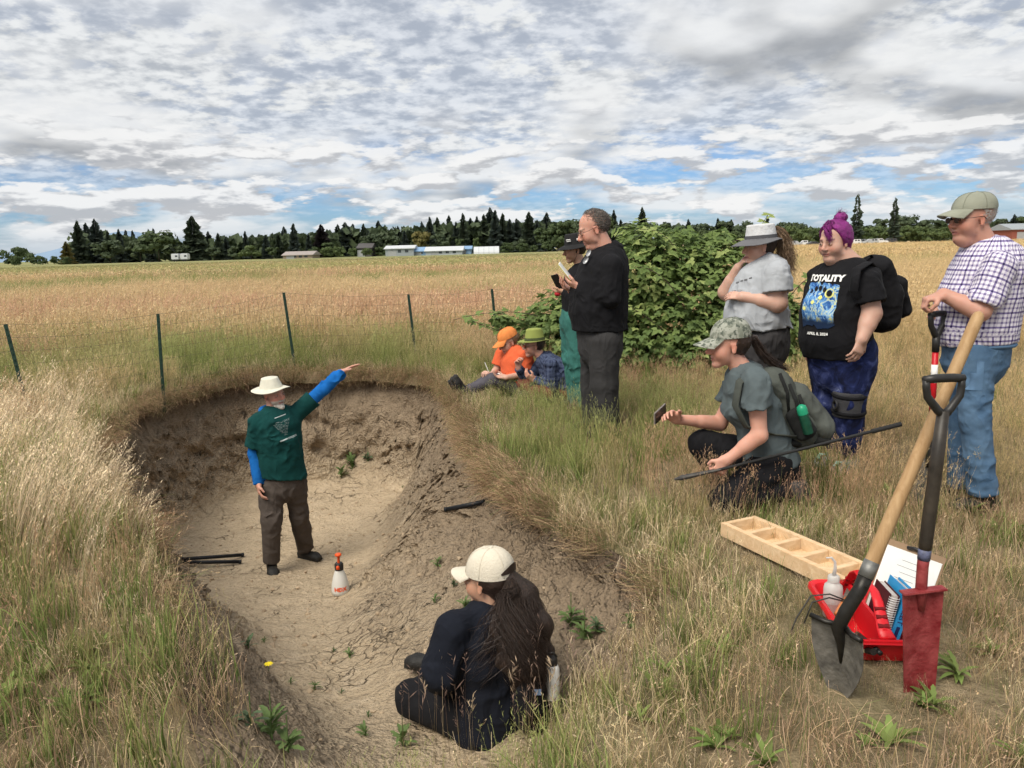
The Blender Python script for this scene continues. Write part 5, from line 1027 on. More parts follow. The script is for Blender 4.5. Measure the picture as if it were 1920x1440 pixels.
def plaid_man():
    Y = 4.2; A = lambda x, y, d=0.0: at(x, y, Y+d); b = A(1830, 930); b[2] = 0
    P = Person('man in sage cap, purple checked shirt and jeans leaning on a spade', b); H = Head(A(1822, 410), (-1, -.10, -.03), scale=1.06)
    side = V3(.1, 1, 0); nb = A(1852, 470); shN, shF = A(1874, 500, -.20), A(1850, 492, .20); elN, elF = A(1838, 584, -.23), A(1836, 590, .22); wrN, wrF = A(1768, 552, -.12), A(1780, 582, .05)
    S = [(A(1832, 655), .185, .165), (A(1828, 610), .195, .185), (A(1838, 560), .195, .185), (A(1852, 510), .19, .165), (A(1856, 488), .13, .11)]
    arms = limb(shN, elN, wrN, .056, .050, .047, .033)+limb(shF, elF, wrF, .056, .050, .047, .033)
    hn = hand_prims(wrN, V3(-.92, .18, -.30), V3(-.30, .1, -1), -1, size=1.12, fingers=[.8, .85, .9, .95], tcurl=.9, spread=.02); hf = hand_prims(wrF, A(1748, 576, 0)-wrF, V3(0, -.2, -1), 1, size=1.08, curl=.9, tcurl=.7)
    P.skin(head_prims(H, .012)+[Prim(H(-.020, 0, -.055), nb+V3(.0, 0, -.02), .066, .072)]+spine_prims(S, side, -.03)+arms+hn+hf, H, PINK*.92, brow=(.25, .17, .12), flush=.4)
    m = plaid('purple_check', (.74, .71, .78), (.025, .02, .075), (.20, .16, .34), .0245)
    sl = lambda sh, el: [Prim(sh, sh+(el-sh)*.86, .078, .080, capb=True)]
    o, VF = P.sdf('shirt', spine_prims([(A(1830, 650), .185, .165)]+S[1:], side, .018)+sl(shN, elN)+sl(shF, elF)+[Prim(shN, nb, .06, .05), Prim(shF, nb, .06, .05)], m, wrap=True, h=.008, wrinkle=0.0135, wfreq=11, clips=[(A(1830, 640), V3(.06, 0, -1))])
    V, F = surface([Prim(nb+V3(.01, 0, -.035), H(-.02, 0, -.105), (.080, .078), (.076, .074), side=H.s, capb=True)], h=.006, clips=[(H(.05, 0, -.125), unit(H.u*1+H.f*.25))]); P.part('collar', (V, F), m, o, attrs={'wrap': ('FLOAT_VECTOR', V*V3(1, 1, 1) @ np.array([[0, 0, 0], [1, 0, 0], [0, 1, 0]], float).T.T)})
    hips = [A(1828, 655, -.10), A(1826, 655, .10)]; kn = [A(1828, 788, -.12), A(1806, 785, .12)]; an = [A(1843, 925, -.12), A(1802, 912, .12)]
    legs = [Prim(A(1830, 642), A(1828, 672), (.188, .168), (.182, .162), side=side, capa=True)]
    for i in (0, 1): legs += [Prim(hips[i], kn[i], .100, .074), Prim(kn[i], an[i], .074, .073, capb=True), Prim(hips[i]+V3(.05, 0, 0), hips[i]+V3(.04, 0, -.1), .09, .08)]
    den = vec_mat('denim', lambda t, p: (t.t.links.new(t.ramp(t.noise(t.n('ShaderNodeTexCoord').outputs['Object'], 5, 5, .65), [(.3, (.048, .10, .185)), (.7, (.125, .21, .32))]), p.inputs['Base Color']), fold_bump(t, p, .32)))
    t, TV = P.sdf('jeans', legs, den, h=.008, wrinkle=.010, wfreq=9, wdir=V3(.7, .7, 1.25))
    for i in (0, 1): q = P.sdf('shoe', shoe_prims(an[i]+V3(0, 0, .03), an[i]+V3(-.2, 0, 0), floor=.005), M_SHOE, h=.007)
    bx = MB(); bk = print_on(TV, A(1868, 690), V3(.55, -.85, 0), V3(0, 0, 1), [(u, v) for v in np.linspace(-.085, .07, 6) for u in np.linspace(-.065, .065, 6)], .004); bx.grid(bk.reshape(6, 6, 3)); P.mb('back_pocket', bx, mat('denim_pocket', (.095, .175, .29), .85, .2, 6), t)
    bl = MB(); ring = [A(1830, 641)+V3(math.cos(a)*.176, math.sin(a)*.196, -.004) for a in np.linspace(0, 2*np.pi, 33)]; bl.tube(ring, .012, 6, caps=False); P.mb('waistband', bl, mat('denim_pocket'), t)
    cap(P, H, mat('sage_cap', (.285, .295, .235), .9, .12, 8, bump=.3, bscale=200), z0=.046, r=(.108, .088), top=.130, bill=.082, tilt=-.24, seam=mat('sage_seam', (.20, .21, .165), .9))
    scalp_hair(P, H, mat('white_hair', (.45, .42, .39), .7, .2, 40), 1400, .012, -.012, -.2, -.055, 3, zmax=.055); glasses(P, H, M_FRAME, M_DARK, r=.019)
    return dict(hand=(wrN, wrF), top=A(1762, 572, -.02))
def purple_woman():
    Y = 5.0; A = lambda x, y, d=0.0: at(x, y, Y+d); b = A(1590, 870); b[2] = 0
    P = Person('woman with purple hair in a black printed shirt wearing a knee brace', b); H = Head(A(1565, 453), (-.86, -.52, -.14), scale=1.03); side = V3(.52, -.85, 0)
    nb = A(1594, 500); shN, shF = A(1624, 524, -.17), A(1540, 520, .15); elN, elF = A(1634, 588, -.21), A(1528, 590, .26); wrN, wrF = A(1616, 636, -.27), A(1520, 645, .14)
    S = [(A(1576, 672), .200, .175), (A(1566, 630), .205, .200), (A(1565, 590), .198, .190), (A(1577, 545), .190, .155), (A(1585, 515), .145, .11)]
    arms = limb(shN, elN, wrN, .070, .060, .055, .037)+limb(shF, elF, wrF, .07, .06, .054, .036)
    P.skin(head_prims(H, .020)+[Prim(H(-.010, 0, -.06), nb, .070, .085)]+spine_prims(S, side, -.04)+arms+hand_prims(wrN, V3(-.35, -.15, -1), V3(-.3, .9, .1), -1, curl=.38, tcurl=.5, size=1.08)+hand_prims(wrF, V3(-.1, 0, -1), V3(.6, .3, 0), 1, curl=.4), H, FAIR*.93, brow=(.12, .05, .08), flush=.35)
    o, VF = P.sdf('shirt', spine_prims(S, side, .016)+[Prim(shN, shN+(elN-shN)*.66, .086, .098, capb=True), Prim(shF, shF+(elF-shF)*.66, .085, .095, capb=True), Prim(shN, nb, .065, .055), Prim(shF, nb, .065, .055), Ell(A(1540, 575, -.03), (.12, .12, .10))], M_BLACKC, h=.009, wrinkle=0.0162, wfreq=9, clips=[(A(1570, 668), V3(0, 0, -1))])
    cen = A(1538, 572, -.1); rt, up = V3(.66, -.75, 0), V3(0, 0, 1)
    # printed panel: loose blue and yellow brushwork, ragged edge
    def fn(t, p):
        q = t.n('ShaderNodeAttribute', attribute_name='uvp').outputs['Vector']; w = t.n('ShaderNodeVectorMath', {0: q, 1: t.vmath('SCALE', t.n('ShaderNodeTexNoise', {'Vector': q, 'Scale': 3.0}).outputs['Color'])}, operation='ADD'); w.inputs[1].links[0].from_node.inputs[3].default_value = .8
        n = t.noise(w.outputs[0], 5.5, 4, .6, 1.2); c = t.ramp(n, [(.28, (.012, .02, .05)), (.40, (.03, .10, .32)), (.50, (.12, .30, .58)), (.57, (.35, .50, .62)), (.62, (.70, .66, .16)), (.72, (.10, .22, .45))]); y = t.sep(q)[1]
        c = t.mix(t.maprange(y, .26, .10), c, (.015, .03, .07)); t.t.links.new(c, p.inputs['Base Color'])
    g = 22; UV = np.array([(u, v) for v in np.linspace(0, 1, g) for u in np.linspace(0, 1, g)]); ed = .045*(fbm(np.stack([UV[:, 0]*9, UV[:, 1]*9, 0*UV[:, 0]], -1), 3)-.5); W2 = np.stack([(UV[:, 0]-.5)*.215*(1+ed*4), (UV[:, 1]-.5)*.27+ed*1.2], -1)
    pp = print_on(VF, cen, rt, up, W2); bb = MB(); bb.grid(pp.reshape(g, g, 3)); Vp, Fp = bb.data(); P.part('print_panel', (Vp, Fp), vec_mat('print_paint', fn), o, attrs={'uvp': ('FLOAT_VECTOR', np.concatenate([UV, 0*UV[:, :1]], 1))})
    dk = MB()
    for u, v, r in ((-.075, .085, .011), (-.044, .101, .013), (-.010, .105, .014), (.025, .097, .014), (.060, .076, .017)):
        a = np.linspace(0, 2*np.pi, 18, endpoint=False); q = print_on(VF, cen, rt, up, [(u+r*math.cos(t), v+r*math.sin(t)*1.15) for t in a], .009); dk.raw(q, [tuple(range(18))])
    P.mb('dark_disc', dk, mat('print_black', (.008, .008, .01), .9), o); yl = MB()
    for u, v, r in ((.060, .076, .027), (.012, .050, .012), (-.03, .020, .011), (-.085, -.02, .012)):
        a = np.linspace(0, 2*np.pi, 18, endpoint=False); q = print_on(VF, cen, rt, up, [(u+r*math.cos(t), v+r*math.sin(t)*1.1) for t in a], .007); yl.raw(q, [tuple(range(18))])
    P.mb('yellow_disc', yl, mat('print_yellow', (.70, .68, .22), .9, .25, 30), o)
    print_text(P, o, VF, 'TOTALITY', .052, cen+up*.150+rt*.0, rt, up, M_WHITE, .003); print_text(P, o, VF, 'APRIL 8, 2024', .024, cen-up*.185+rt*.01, rt, up, M_WHITE, .0008, 'date_lettering')
    hip = [A(1602, 685, -.10), A(1556, 682, .09)]; kn = [A(1592, 756, -.13), A(1552, 752, .08)]; an = [A(1594, 850, -.10), A(1562, 838, .10)]
    def tie(t, p):
        q = t.n('ShaderNodeTexCoord').outputs['Object']; n = t.noise(q, 7, 5, .65, 1.0); c = t.ramp(n, [(.38, (.008, .010, .028)), (.52, (.016, .024, .085)), (.62, (.05, .065, .18)), (.72, (.20, .23, .36))]); t.t.links.new(c, p.inputs['Base Color'])
    legs = [Prim(A(1578, 660), A(1580, 690), (.225, .195), (.21, .185), side=side)]
    for i in (0, 1): legs += [Prim(hip[i], kn[i], .135, .092), Prim(kn[i], an[i], .098, .062, capb=True), Prim(kn[i]+(an[i]-kn[i])*.15, kn[i]+(an[i]-kn[i])*.5, .088, .080)]
    P.sdf('leggings', legs, vec_mat('cloth_tie_dye', tie), h=.009, wrinkle=0.0095, wfreq=10)
    z_r = lambda z: .099; k = kn[0]; br, BV = P.sdf('knee_brace', [Prim(k+V3(0, 0, .08), k+V3(0, 0, -.085), .103, .099, capa=True, capb=True)], mat('brace', (.045, .045, .05), .8, .2, 20, bump=.4, bscale=150), h=.008)
    bb = MB()
    for z in (.055, -.05): bb.tube([k+V3(z_r(z)*math.cos(a), z_r(z)*math.sin(a), z+.01*math.sin(a)) for a in np.linspace(0, 6.28, 25)], .009, 6, caps=False, flat=1.6)
    P.mb('strap', bb, M_BLACKC, br); bb = MB(); bb.tube([k+V3(-.105+.0*a, -.04+.028*math.cos(a), .028*math.sin(a)) for a in np.linspace(0, 6.28, 17)], .009, 6, caps=False); P.mb('knee_ring', bb, mat('brace_ring', (.02, .02, .022), .6), br)
    for i in (0, 1): q, _ = P.sdf('shoe', shoe_prims(an[i]+V3(0, 0, .03), an[i]+V3(-.16, -.12, 0), floor=.005), mat('grey_trainer', (.16, .19, .19), .8, .3, 25), h=.007); bb = MB(); c = V3(an[i][0]-.12, an[i][1]-.10, .075); bb.tube([c+V3(-.03, -.02, 0), c+V3(.0, .01, .02), c+V3(.04, .03, .01)], .014, 6, flat=.5); P.mb('shoe_tongue', bb, mat('mint', (.35, .62, .55), .7), q)
    hair_cap(P, H, M_PURPLE, grow=.012, front=.045, low=-.085, slope=.45, extra=[H.e((.075, 0, .080), (.030, .060, .026)), H.p((.085, .022, .075), (.092, .048, .018), .017, .010), H.p((.085, -.02, .075), (.090, -.045, .030), .014, .008)], wr=.010)
    bun, _ = P.sdf('hair_bun', [H.e((-.066, 0, .132), (.034, .038, .028)), H.e((-.055, .02, .146), (.022, .024, .018)), H.e((-.08, -.015, .122), (.026, .026, .024))], M_PURPLE, h=.006, wrinkle=0.0162, wfreq=50)
    V, F = strands([H(-.07, 0, .02), H(-.085, 0, -.05), H(-.075, .01, -.11), H(-.06, .01, -.14)], [.05, .05, .04, .03], 260, .003, 4, .010); P.part('loose_hair', (V, F), M_PURPLE, smooth=False)
    V, F = strands([H(.03, 0, .122), H(.08, .01, .100), H(.098, .03, .055), H(.092, .045, .012)], [.030, .034, .022, .012], 220, .003, 5, .004); P.part('fringe', (V, F), M_PURPLE, smooth=False)
    V, F = strands([H(-.062, 0, .125), H(-.075, .0, .158), H(-.09, .01, .165)], [.036, .036, .036], 160, .0022, 6, .012); P.part('bun_wisps', (V, F), M_PURPLE, smooth=False)
    return dict(shN=shN, shF=shF, S=S, A=A)
def grey_woman():
    Y = 5.6; A = lambda x, y, d=0.0: at(x, y, Y+d); b = A(1425, 830); b[2] = 0
    P = Person('woman in heather grey shirt and brimmed hat holding her hand to her mouth', b); H = Head(A(1424, 462), (-1, -.06, -.06), scale=1.05); side = V3(.05, 1, 0)
    nb = A(1440, 496); shN, shF = A(1455, 515, -.19), A(1425, 512, .19); elN, elF = A(1458, 568, -.22), A(1362, 548, .16); wrN, wrF = A(1392, 556, -.16), A(1384, 502, .05)
    S = [(A(1430, 628), .20, .185), (A(1416, 595), .215, .20), (A(1420, 560), .205, .185), (A(1430, 530), .195, .165), (A(1442, 508), .15, .11)]
    P.skin(head_prims(H, .008)+[Prim(H(-.012, 0, -.06), nb, .056, .066)]+spine_prims(S, side, -.03)+limb(shN, elN, wrN, .075, .066, .058, .036)+limb(shF, elF, wrF, .07, .060, .054, .034)+hand_prims(wrN, A(1368, 553, -.1)-wrN, V3(0, .6, -.5), 1, curl=.30)+hand_prims(wrF, A(1397, 484, .0)-wrF, V3(.9, -.2, -.3), -1, curl=.75, tcurl=.9), H, FAIR, flush=.3)
    m = cloth('heather', (.38, .40, .43), .12)
    o, VF = P.sdf('shirt', spine_prims(S, side, .016)+[Prim(shN, shN+(elN-shN)*.62, .094, .112, capb=True), Prim(shF, shF+(elF-shF)*.55, .09, .10, capb=True), Prim(shN, nb, .068, .055), Prim(shF, nb, .068, .055), Ell(A(1400, 555, 0), (.11, .15, .09))], m, h=.008, wrinkle=0.0189, wfreq=10, clips=[(A(1420, 612), V3(0, 0, -1))])
    bb = MB()
    for u, v, w_ in ((-.06, .0, .03), (-.02, .012, .022), (.015, .02, .03), (.05, .032, .02), (-.09, -.075, .03), (-.055, -.06, .028)):
        q = print_on(VF, A(1400, 528, -.1), V3(.5, -.85, 0), V3(0, 0, 1), [(u-w_/2, v-.012), (u+w_/2, v-.008), (u+w_/2, v+.002), (u-w_/2, v-.003)], .003); bb.raw(q, [(0, 1, 2, 3)])
    P.mb('faded_lettering', bb, mat('grey_print', (.13, .13, .14), .9), o)
    hip = [A(1432, 640, -.10), A(1428, 640, .10)]; kn = [A(1428, 722, -.10), A(1424, 722, .12)]; an = [A(1436, 812, -.10), A(1428, 805, .12)]; legs = [Prim(A(1430, 600), A(1432, 650), (.19, .175), (.19, .18), side=side)]
    for i in (0, 1): legs += [Prim(hip[i], kn[i], .14, .10), Prim(kn[i], an[i], .10, .075, capb=True)]
    P.sdf('trousers', legs, cloth('charcoal', (.045, .043, .045)), h=.01, wrinkle=0.0108)
    for i in (0, 1): P.sdf('shoe', shoe_prims(an[i]+V3(0, 0, .03), an[i]+V3(-.2, 0, 0), floor=.005), M_SHOE, h=.008)
    sun_hat(P, H, mat('pale_hat', (.62, .63, .65), .85, .10, 14, bump=.5, bscale=30), z0=.052, r=(.108, .090), top=.150, brim=.055, front=1.75, droop=.42, back=.55, band=mat('hat_grey_band', (.085, .085, .095), .85), mb_=mat('hat_grey_brim', (.13, .13, .14), .85), taper=.86)
    hair_cap(P, H, mat('dark_nape', (.035, .022, .016), .6, .3), grow=.004, front=-.025, low=-.075, slope=-.1, zmax=.07)
    V, F = strands([H(-.09, 0, .12), H(-.155, 0, .09), H(-.175, 0, -.02), H(-.185, 0, -.14), H(-.20, 0, -.235)], [.018, .040, .055, .052, .016], 900, .0035, 9, .022, seg=18, curlf=16); P.part('ponytail', (V, F), M_BROWNHAIR, smooth=False)
    b_ = MB(); b_.tube([H(-.09, 0, .10), H(-.150, 0, .088), H(-.172, 0, -.02), H(-.180, 0, -.13)], [.02, .032, .040, .018], 8); P.mb('ponytail_core', b_, M_BROWNHAIR)
def black_man():
    Y = 6.1; A = lambda x, y, d=0.0: at(x, y, Y+d); b = A(1125, 820); b[2] = 0
    P = Person('tall man with glasses in a black hoodie reading a small notebook', b); H = Head(A(1113, 430), (-1, -.06, -.36), (-.36, 0, 1), scale=1.17); side = V3(.08, 1, 0)
    nb = A(1138, 474); shN, shF = A(1146, 498, -.20), A(1130, 495, .20); elN, elF = A(1146, 560, -.23), A(1128, 560, .25); wrN, wrF = A(1086, 540, -.10), A(1072, 545, .08)
    S = [(A(1124, 618), .20, .195), (A(1122, 580), .205, .205), (A(1124, 545), .205, .20), (A(1132, 510), .20, .175), (A(1140, 490), .14, .12)]
    P.skin(head_prims(H, .012, 1.1)+[Prim(H(-.02, 0, -.055), nb, .064, .072)]+spine_prims(S, side, -.04)+limb(shN, elN, wrN, .05, .045, .043, .032)+limb(shF, elF, wrF, .05, .045, .043, .032)+hand_prims(wrN, A(1064, 530, -.05)-wrN, V3(-.1, .5, .8), 1, curl=.35, size=1.1, tcurl=.4)+hand_prims(wrF, A(1050, 534, .03)-wrF, V3(0, -.3, .9), -1, curl=.4, size=1.05), H, PINK*1.04, brow=(.16, .11, .08), flush=.35)
    o, VF = P.sdf('hoodie', spine_prims(S, side, .02)+[Prim(shN, elN, .082, .072, k=.012), Prim(elN, wrN, .070, .046, capb=True, k=.012), Prim(shF, elF, .088, .078), Prim(elF, wrF, .078, .050, capb=True), Prim(shN, nb, .075, .07), Prim(shF, nb, .075, .07)], M_BLACKC, h=.008, wrinkle=0.0162, wfreq=10, clips=[(A(1124, 618), V3(0, 0, -1))])
    hd, _ = P.sdf('hood', [Prim(nb+V3(.03, -.09, -.02), nb+V3(.06, 0, .03), .05, .055), Prim(nb+V3(.06, 0, .03), nb+V3(.03, .09, -.02), .055, .05), Prim(nb+V3(.06, 0, .0), nb+V3(.11, 0, -.07), .07, .05), Prim(nb+V3(.03, -.09, -.02), nb+V3(-.07, -.05, -.08), .045, .028), Prim(nb+V3(.03, .09, -.02), nb+V3(-.07, .05, -.08), .045, .028)], M_BLACKC, o, h=.008, wrinkle=0.0135)
    bb = MB()
    for (x0, y0), (x1, y1) in (((1107, 467), (1100, 481)), ((1102, 482), (1094, 494))):
        c = (A(x0, y0, -.16)+A(x1, y1, -.16))/2; d = unit(A(x1, y1, -.16)-A(x0, y0, -.16)); s = unit(V3(.35, -.5, .2)-d*(V3(.35, -.5, .2)@d)); a = np.linspace(0, 6.28, 14, endpoint=False); bb.raw([c+d*.03*math.cos(t)+np.cross(d, V3(0, -1, 0))*.016*math.sin(t) for t in a]+[c+V3(0, .004, 0)+d*.03*math.cos(t)+np.cross(d, V3(0, -1, 0))*.016*math.sin(t) for t in a], [tuple(range(14)), tuple(range(27, 13, -1))]+[(i, (i+1) % 14, 14+(i+1) % 14, 14+i) for i in range(14)])
    P.mb('hung_sunglasses', bb, mat('mirror_lens', (.42, .43, .45), .15, 0, spec=.6), o)
    hip = [A(1133, 640, -.11), A(1118, 640, .11)]; kn = [A(1133, 722, -.12), A(1114, 722, .13)]; an = [A(1140, 815, -.12), A(1114, 805, .13)]; legs = [Prim(A(1124, 605), A(1126, 650), (.19, .185), (.185, .18), side=side)]
    for i in (0, 1): legs += [Prim(hip[i], kn[i], .128, .108), Prim(kn[i], an[i], .108, .098, capb=True)]
    P.sdf('trousers', legs, cloth('dark_grey', (.042, .041, .042), .2), h=.009, wrinkle=0.0189, wfreq=8)
    for i in (0, 1): P.sdf('shoe', shoe_prims(an[i]+V3(0, 0, .03), an[i]+V3(-.2, 0, 0), floor=.005), M_SHOE, h=.008)
    scalp_hair(P, H, mat('short_grey_hair', (.135, .118, .105), .7, .5, 60), 3400, .024, -.004, .40, -.045, 4, w=.0024, ragged=.016); glasses(P, H, M_FRAME, M_LENS)
    nbk = thing('notebook', 'small white notebook held open by the man in the black hoodie', 'notebook', A(1060, 508, -.04)); B = A(1060, 508, -.04); bb = MB()
    d = unit(A(1070, 522, -.04)-A(1048, 494, -.04)); s = unit(V3(.15, 1, .1)-d*(V3(.15, 1, .1)@d)); n = np.cross(d, s)
    bb.box(B, (.155, .105, .010), np.stack([d, s, n])); bb.build('pages', M_PAPER, nbk, B); bb = MB(); bb.box(B-n*.008, (.158, .108, .004), np.stack([d, s, n])); bb.build('cover', mat('yellow_cover', (.60, .52, .12), .7), nbk, B)
def hat_person():
    Y = 7.1; A = lambda x, y, d=0.0: at(x, y, Y+d); b = A(1085, 770); b[2] = 0
    P = Person('person in a black bucket hat and loose teal trousers behind the man in black', b); H = Head(A(1078, 468), (-1, -.22, -.12), scale=.98); side = V3(.15, 1, 0)
    nb = A(1090, 503); shN, shF = A(1098, 518, -.16), A(1084, 516, .16); elN, elF = A(1092, 570, -.18), A(1078, 566, .18); wrN, wrF = A(1058, 548, -.05), A(1056, 530, .12)
    S = [(A(1080, 585), .15, .115), (A(1080, 555), .145, .115), (A(1086, 525), .155, .115), (A(1091, 512), .11, .09)]
    P.skin(head_prims(H)+[Prim(H(-.015, 0, -.06), nb, .048, .055)]+spine_prims(S, side, -.03)+limb(shN, elN, wrN, .040, .036, .035, .027)+limb(shF, elF, wrF, .04, .036, .035, .027)+hand_prims(wrN, A(1042, 549, -.02)-wrN, V3(0, .4, .8), 1, curl=.5, size=.95)+hand_prims(wrF, A(1042, 526, .1)-wrF, V3(0, -.5, .6), -1, curl=.6, size=.95), H, TANNED*1.1, brow=(.04, .025, .02))
    P.sdf('top', spine_prims(S, side, .014)+[Prim(shN, elN, .058, .052), Prim(elN, wrN, .052, .04, capb=True), Prim(shF, elF, .058, .052), Prim(elF, wrF, .052, .04, capb=True), Prim(shN, nb, .05, .04), Prim(shF, nb, .05, .04)], M_BLACKC, h=.008, wrinkle=0.0108)
    hip = [A(1082, 600, -.08), A(1074, 600, .08)]; kn = [A(1086, 672, -.09), A(1074, 672, .10)]; an = [A(1097, 760, -.09), A(1084, 755, .10)]; legs = [Prim(A(1079, 572), A(1079, 605), (.15, .12), (.165, .14), side=side)]
    for i in (0, 1): legs += [Prim(hip[i], kn[i], .118, .100), Prim(kn[i], an[i], .100, .085, capb=True)]
    P.sdf('trousers', legs, cloth('teal', (.045, .155, .135), .2), h=.009, wrinkle=0.0216, wfreq=9)
    for i in (0, 1): P.sdf('shoe', shoe_prims(an[i]+V3(0, 0, .03), an[i]+V3(-.2, 0, 0), floor=.005), M_SHOE, h=.009)
    sh = sun_hat(P, H, mat('black_hat', (.016, .016, .017), .85, .2, 10), z0=.048, r=(.108, .090), top=.150, brim=.062, droop=.42, taper=.84, front=1.25)
    hair_cap(P, H, M_DARKHAIR, grow=.005, front=-.01, low=-.05, slope=-.3, zmax=.07); bb = MB()
    for x, z in ((.074, .098), (.070, .084)): bb.box(H(x, .070, z), (.04, .004, .009), np.stack([unit(H.f*.8-H.s*.6), unit(H.s*.8+H.f*.6), H.u]))
    bb.box(H(-.01, .092, .09), (.02, .004, .02), np.stack([H.f, H.s, H.u])); P.mb('hat_lettering', bb, M_WHITE, sh); bb = MB(); bb.tube([H(.0, .085, .045), H(.01, .075, -.05), H(.04, .04, -.11)], .002, 5); P.mb('chin_cord', bb, M_FRAME, sh)
    ph = thing('phone', 'dark phone held by the person in the black bucket hat', 'phone', A(1045, 528, .02)); bb = MB(); B = A(1045, 528, .02); bb.box(B, (.075, .010, .15), np.stack([unit(V3(.8, -.5, .2)), unit(V3(.4, .8, .5)), unit(np.cross(unit(V3(.8, -.5, .2)), unit(V3(.4, .8, .5))))]), bev=.003); bb.build('case', M_PHONE, ph, B)
    rp = thing('red_pouch', 'small red pouch in the hand of the person in the black bucket hat', 'pouch', A(1046, 551, -.04)); bb = MB(); B = A(1046, 551, -.04); bb.lathe(B, [(.008, -.03), (.02, -.02), (.022, .01), (.012, .025)], 10, np.array([[0, 0, 1], [0, 1, 0], [1, 0, 0]])); bb.build('bag', mat('red_cloth', (.45, .02, .03), .7), rp, B, smooth=True)
def orange_person():
    Y = 8.1; A = lambda x, y, d=0.0: at(x, y, Y+d); b = A(965, 740); b[2] = 0
    P = Person('seated person in orange cap and orange shirt writing on a notepad', b); H = Head(A(953, 640), (-.82, -.42, -.38), (-.3, -.12, 1), scale=1.06); side = V3(.5, -.86, 0)
    nb = A(966, 660); shN, shF = A(986, 668, -.13), A(940, 664, .14); elN, elF = A(992, 700, -.12), A(932, 692, .12); wrN, wrF = A(948, 708, -.22), A(922, 702, -.02)
    S = [(A(968, 722), .16, .125), (A(966, 698), .155, .125), (A(964, 678), .16, .115), (A(965, 664), .12, .09)]
    P.skin(head_prims(H)+[Prim(H(-.015, 0, -.06), nb, .050, .055)]+spine_prims(S, side, -.03)+limb(shN, elN, wrN, .045, .038, .036, .027)+limb(shF, elF, wrF, .045, .038, .036, .027)+hand_prims(wrN, A(932, 706, -.22)-wrN, V3(0, -.2, .9), -1, curl=.35)+hand_prims(wrF, A(912, 698, -.06)-wrF, V3(-.2, .1, -.9), 1, curl=.75, tcurl=.8), H, FAIR*.95)
    m = cloth('orange', (.72, .135, .055), .10)
    P.sdf('shirt', spine_prims(S, side, .014)+[Prim(shN, shN+(elN-shN)*.75, .066, .074, capb=True), Prim(shF, shF+(elF-shF)*.75, .066, .074, capb=True), Prim(shN, nb, .05, .045), Prim(shF, nb, .05, .045)], m, h=.008, wrinkle=0.0162, wfreq=12)
    bb = MB(); bb.tube([A(968, 707)+unit(side)*.178*math.cos(a)+unit(np.cross(side, [0, 0, 1]))*.145*math.sin(a) for a in np.linspace(0, 6.28, 25)], .018, 6, caps=False); P.mb('belt', bb, mat('patterned_belt', (.05, .045, .045), .8, .6, 60))
    hp = [A(972, 728, -.08), A(962, 726, .08)]; kn = [A(925, 712, -.18), A(918, 712, .0)]; an = [A(878, 732, -.24), A(872, 735, -.05)]; legs = [Prim(A(968, 720), A(967, 732), (.155, .13), (.16, .13), side=side)]
    for i in (0, 1): legs += [Prim(hp[i], kn[i], .092, .070), Prim(kn[i], an[i], .070, .052, capb=True)]
    P.sdf('trousers', legs, cloth('slate', (.085, .080, .095), .2), h=.008, wrinkle=0.0135)
    for i in (0, 1):
        d = unit(an[i]-kn[i]); toe = an[i]+d*.05; upv = unit(V3(-.45, -.1, .85)); s = np.cross(d, upv)
        P.sdf('boot', [Prim(an[i]-d*.05, toe, .050, .055), Prim(toe, toe+upv*.12-d*.0, (.046, .05), (.046, .04), side=s), Prim(toe+upv*.12, toe+upv*.185-d*.01, (.046, .038), (.040, .028), side=s), Prim(toe+d*.035-upv*.02, toe+d*.04+upv*.18, (.046, .014), (.044, .014), side=s)], M_SHOE, h=.007)
    cap(P, H, mat('orange_cap', (.72, .24, .065), .85, .10, 10, bump=.3, bscale=150), z0=.042, top=.135, bill=.085, tilt=-.25); glasses(P, H, M_FRAME, M_DARK, r=.021)
    V, F = strands([H(-.09, 0, .02), H(-.12, 0, .01), H(-.135, 0, -.02)], [.02, .03, .012], 120, .003, 3, .006); P.part('hair_tail', (V, F), M_BROWNHAIR, smooth=False); hair_cap(P, H, M_BROWNHAIR, grow=.004, front=-.025, low=-.05, slope=-.2, zmax=.06)
    B = A(920, 708, -.12); n = thing('notepad', 'white notepad on the lap of the person in orange', 'notepad', B); ax = np.stack([unit(V3(.93, .1, .33)), unit(V3(-.1, 1, 0)), unit(np.cross(unit(V3(.93, .1, .33)), unit(V3(-.1, 1, 0))))]); bb = MB(); bb.box(B, (.21, .15, .006), ax); bb.build('pages', M_PAPER, n, B); bb = MB(); bb.box(B-ax[2]*.006, (.215, .155, .004), ax); bb.build('backing', mat('card', (.35, .28, .2), .8), n, B)
    B = A(913, 690, -.05); n = thing('pen', 'pale pen in the hand of the person in orange', 'pen', B); bb = MB(); bb.tube([B+V3(.02, 0, -.05), B+V3(-.02, 0, .06)], [.004, .005], 6); bb.build('barrel', M_PAPER, n, B); bb = MB(); bb.tube([B+V3(.02, 0, -.05), B+V3(.024, 0, -.06)], [.003, .001], 6); bb.build('tip', M_FRAME, n, B)
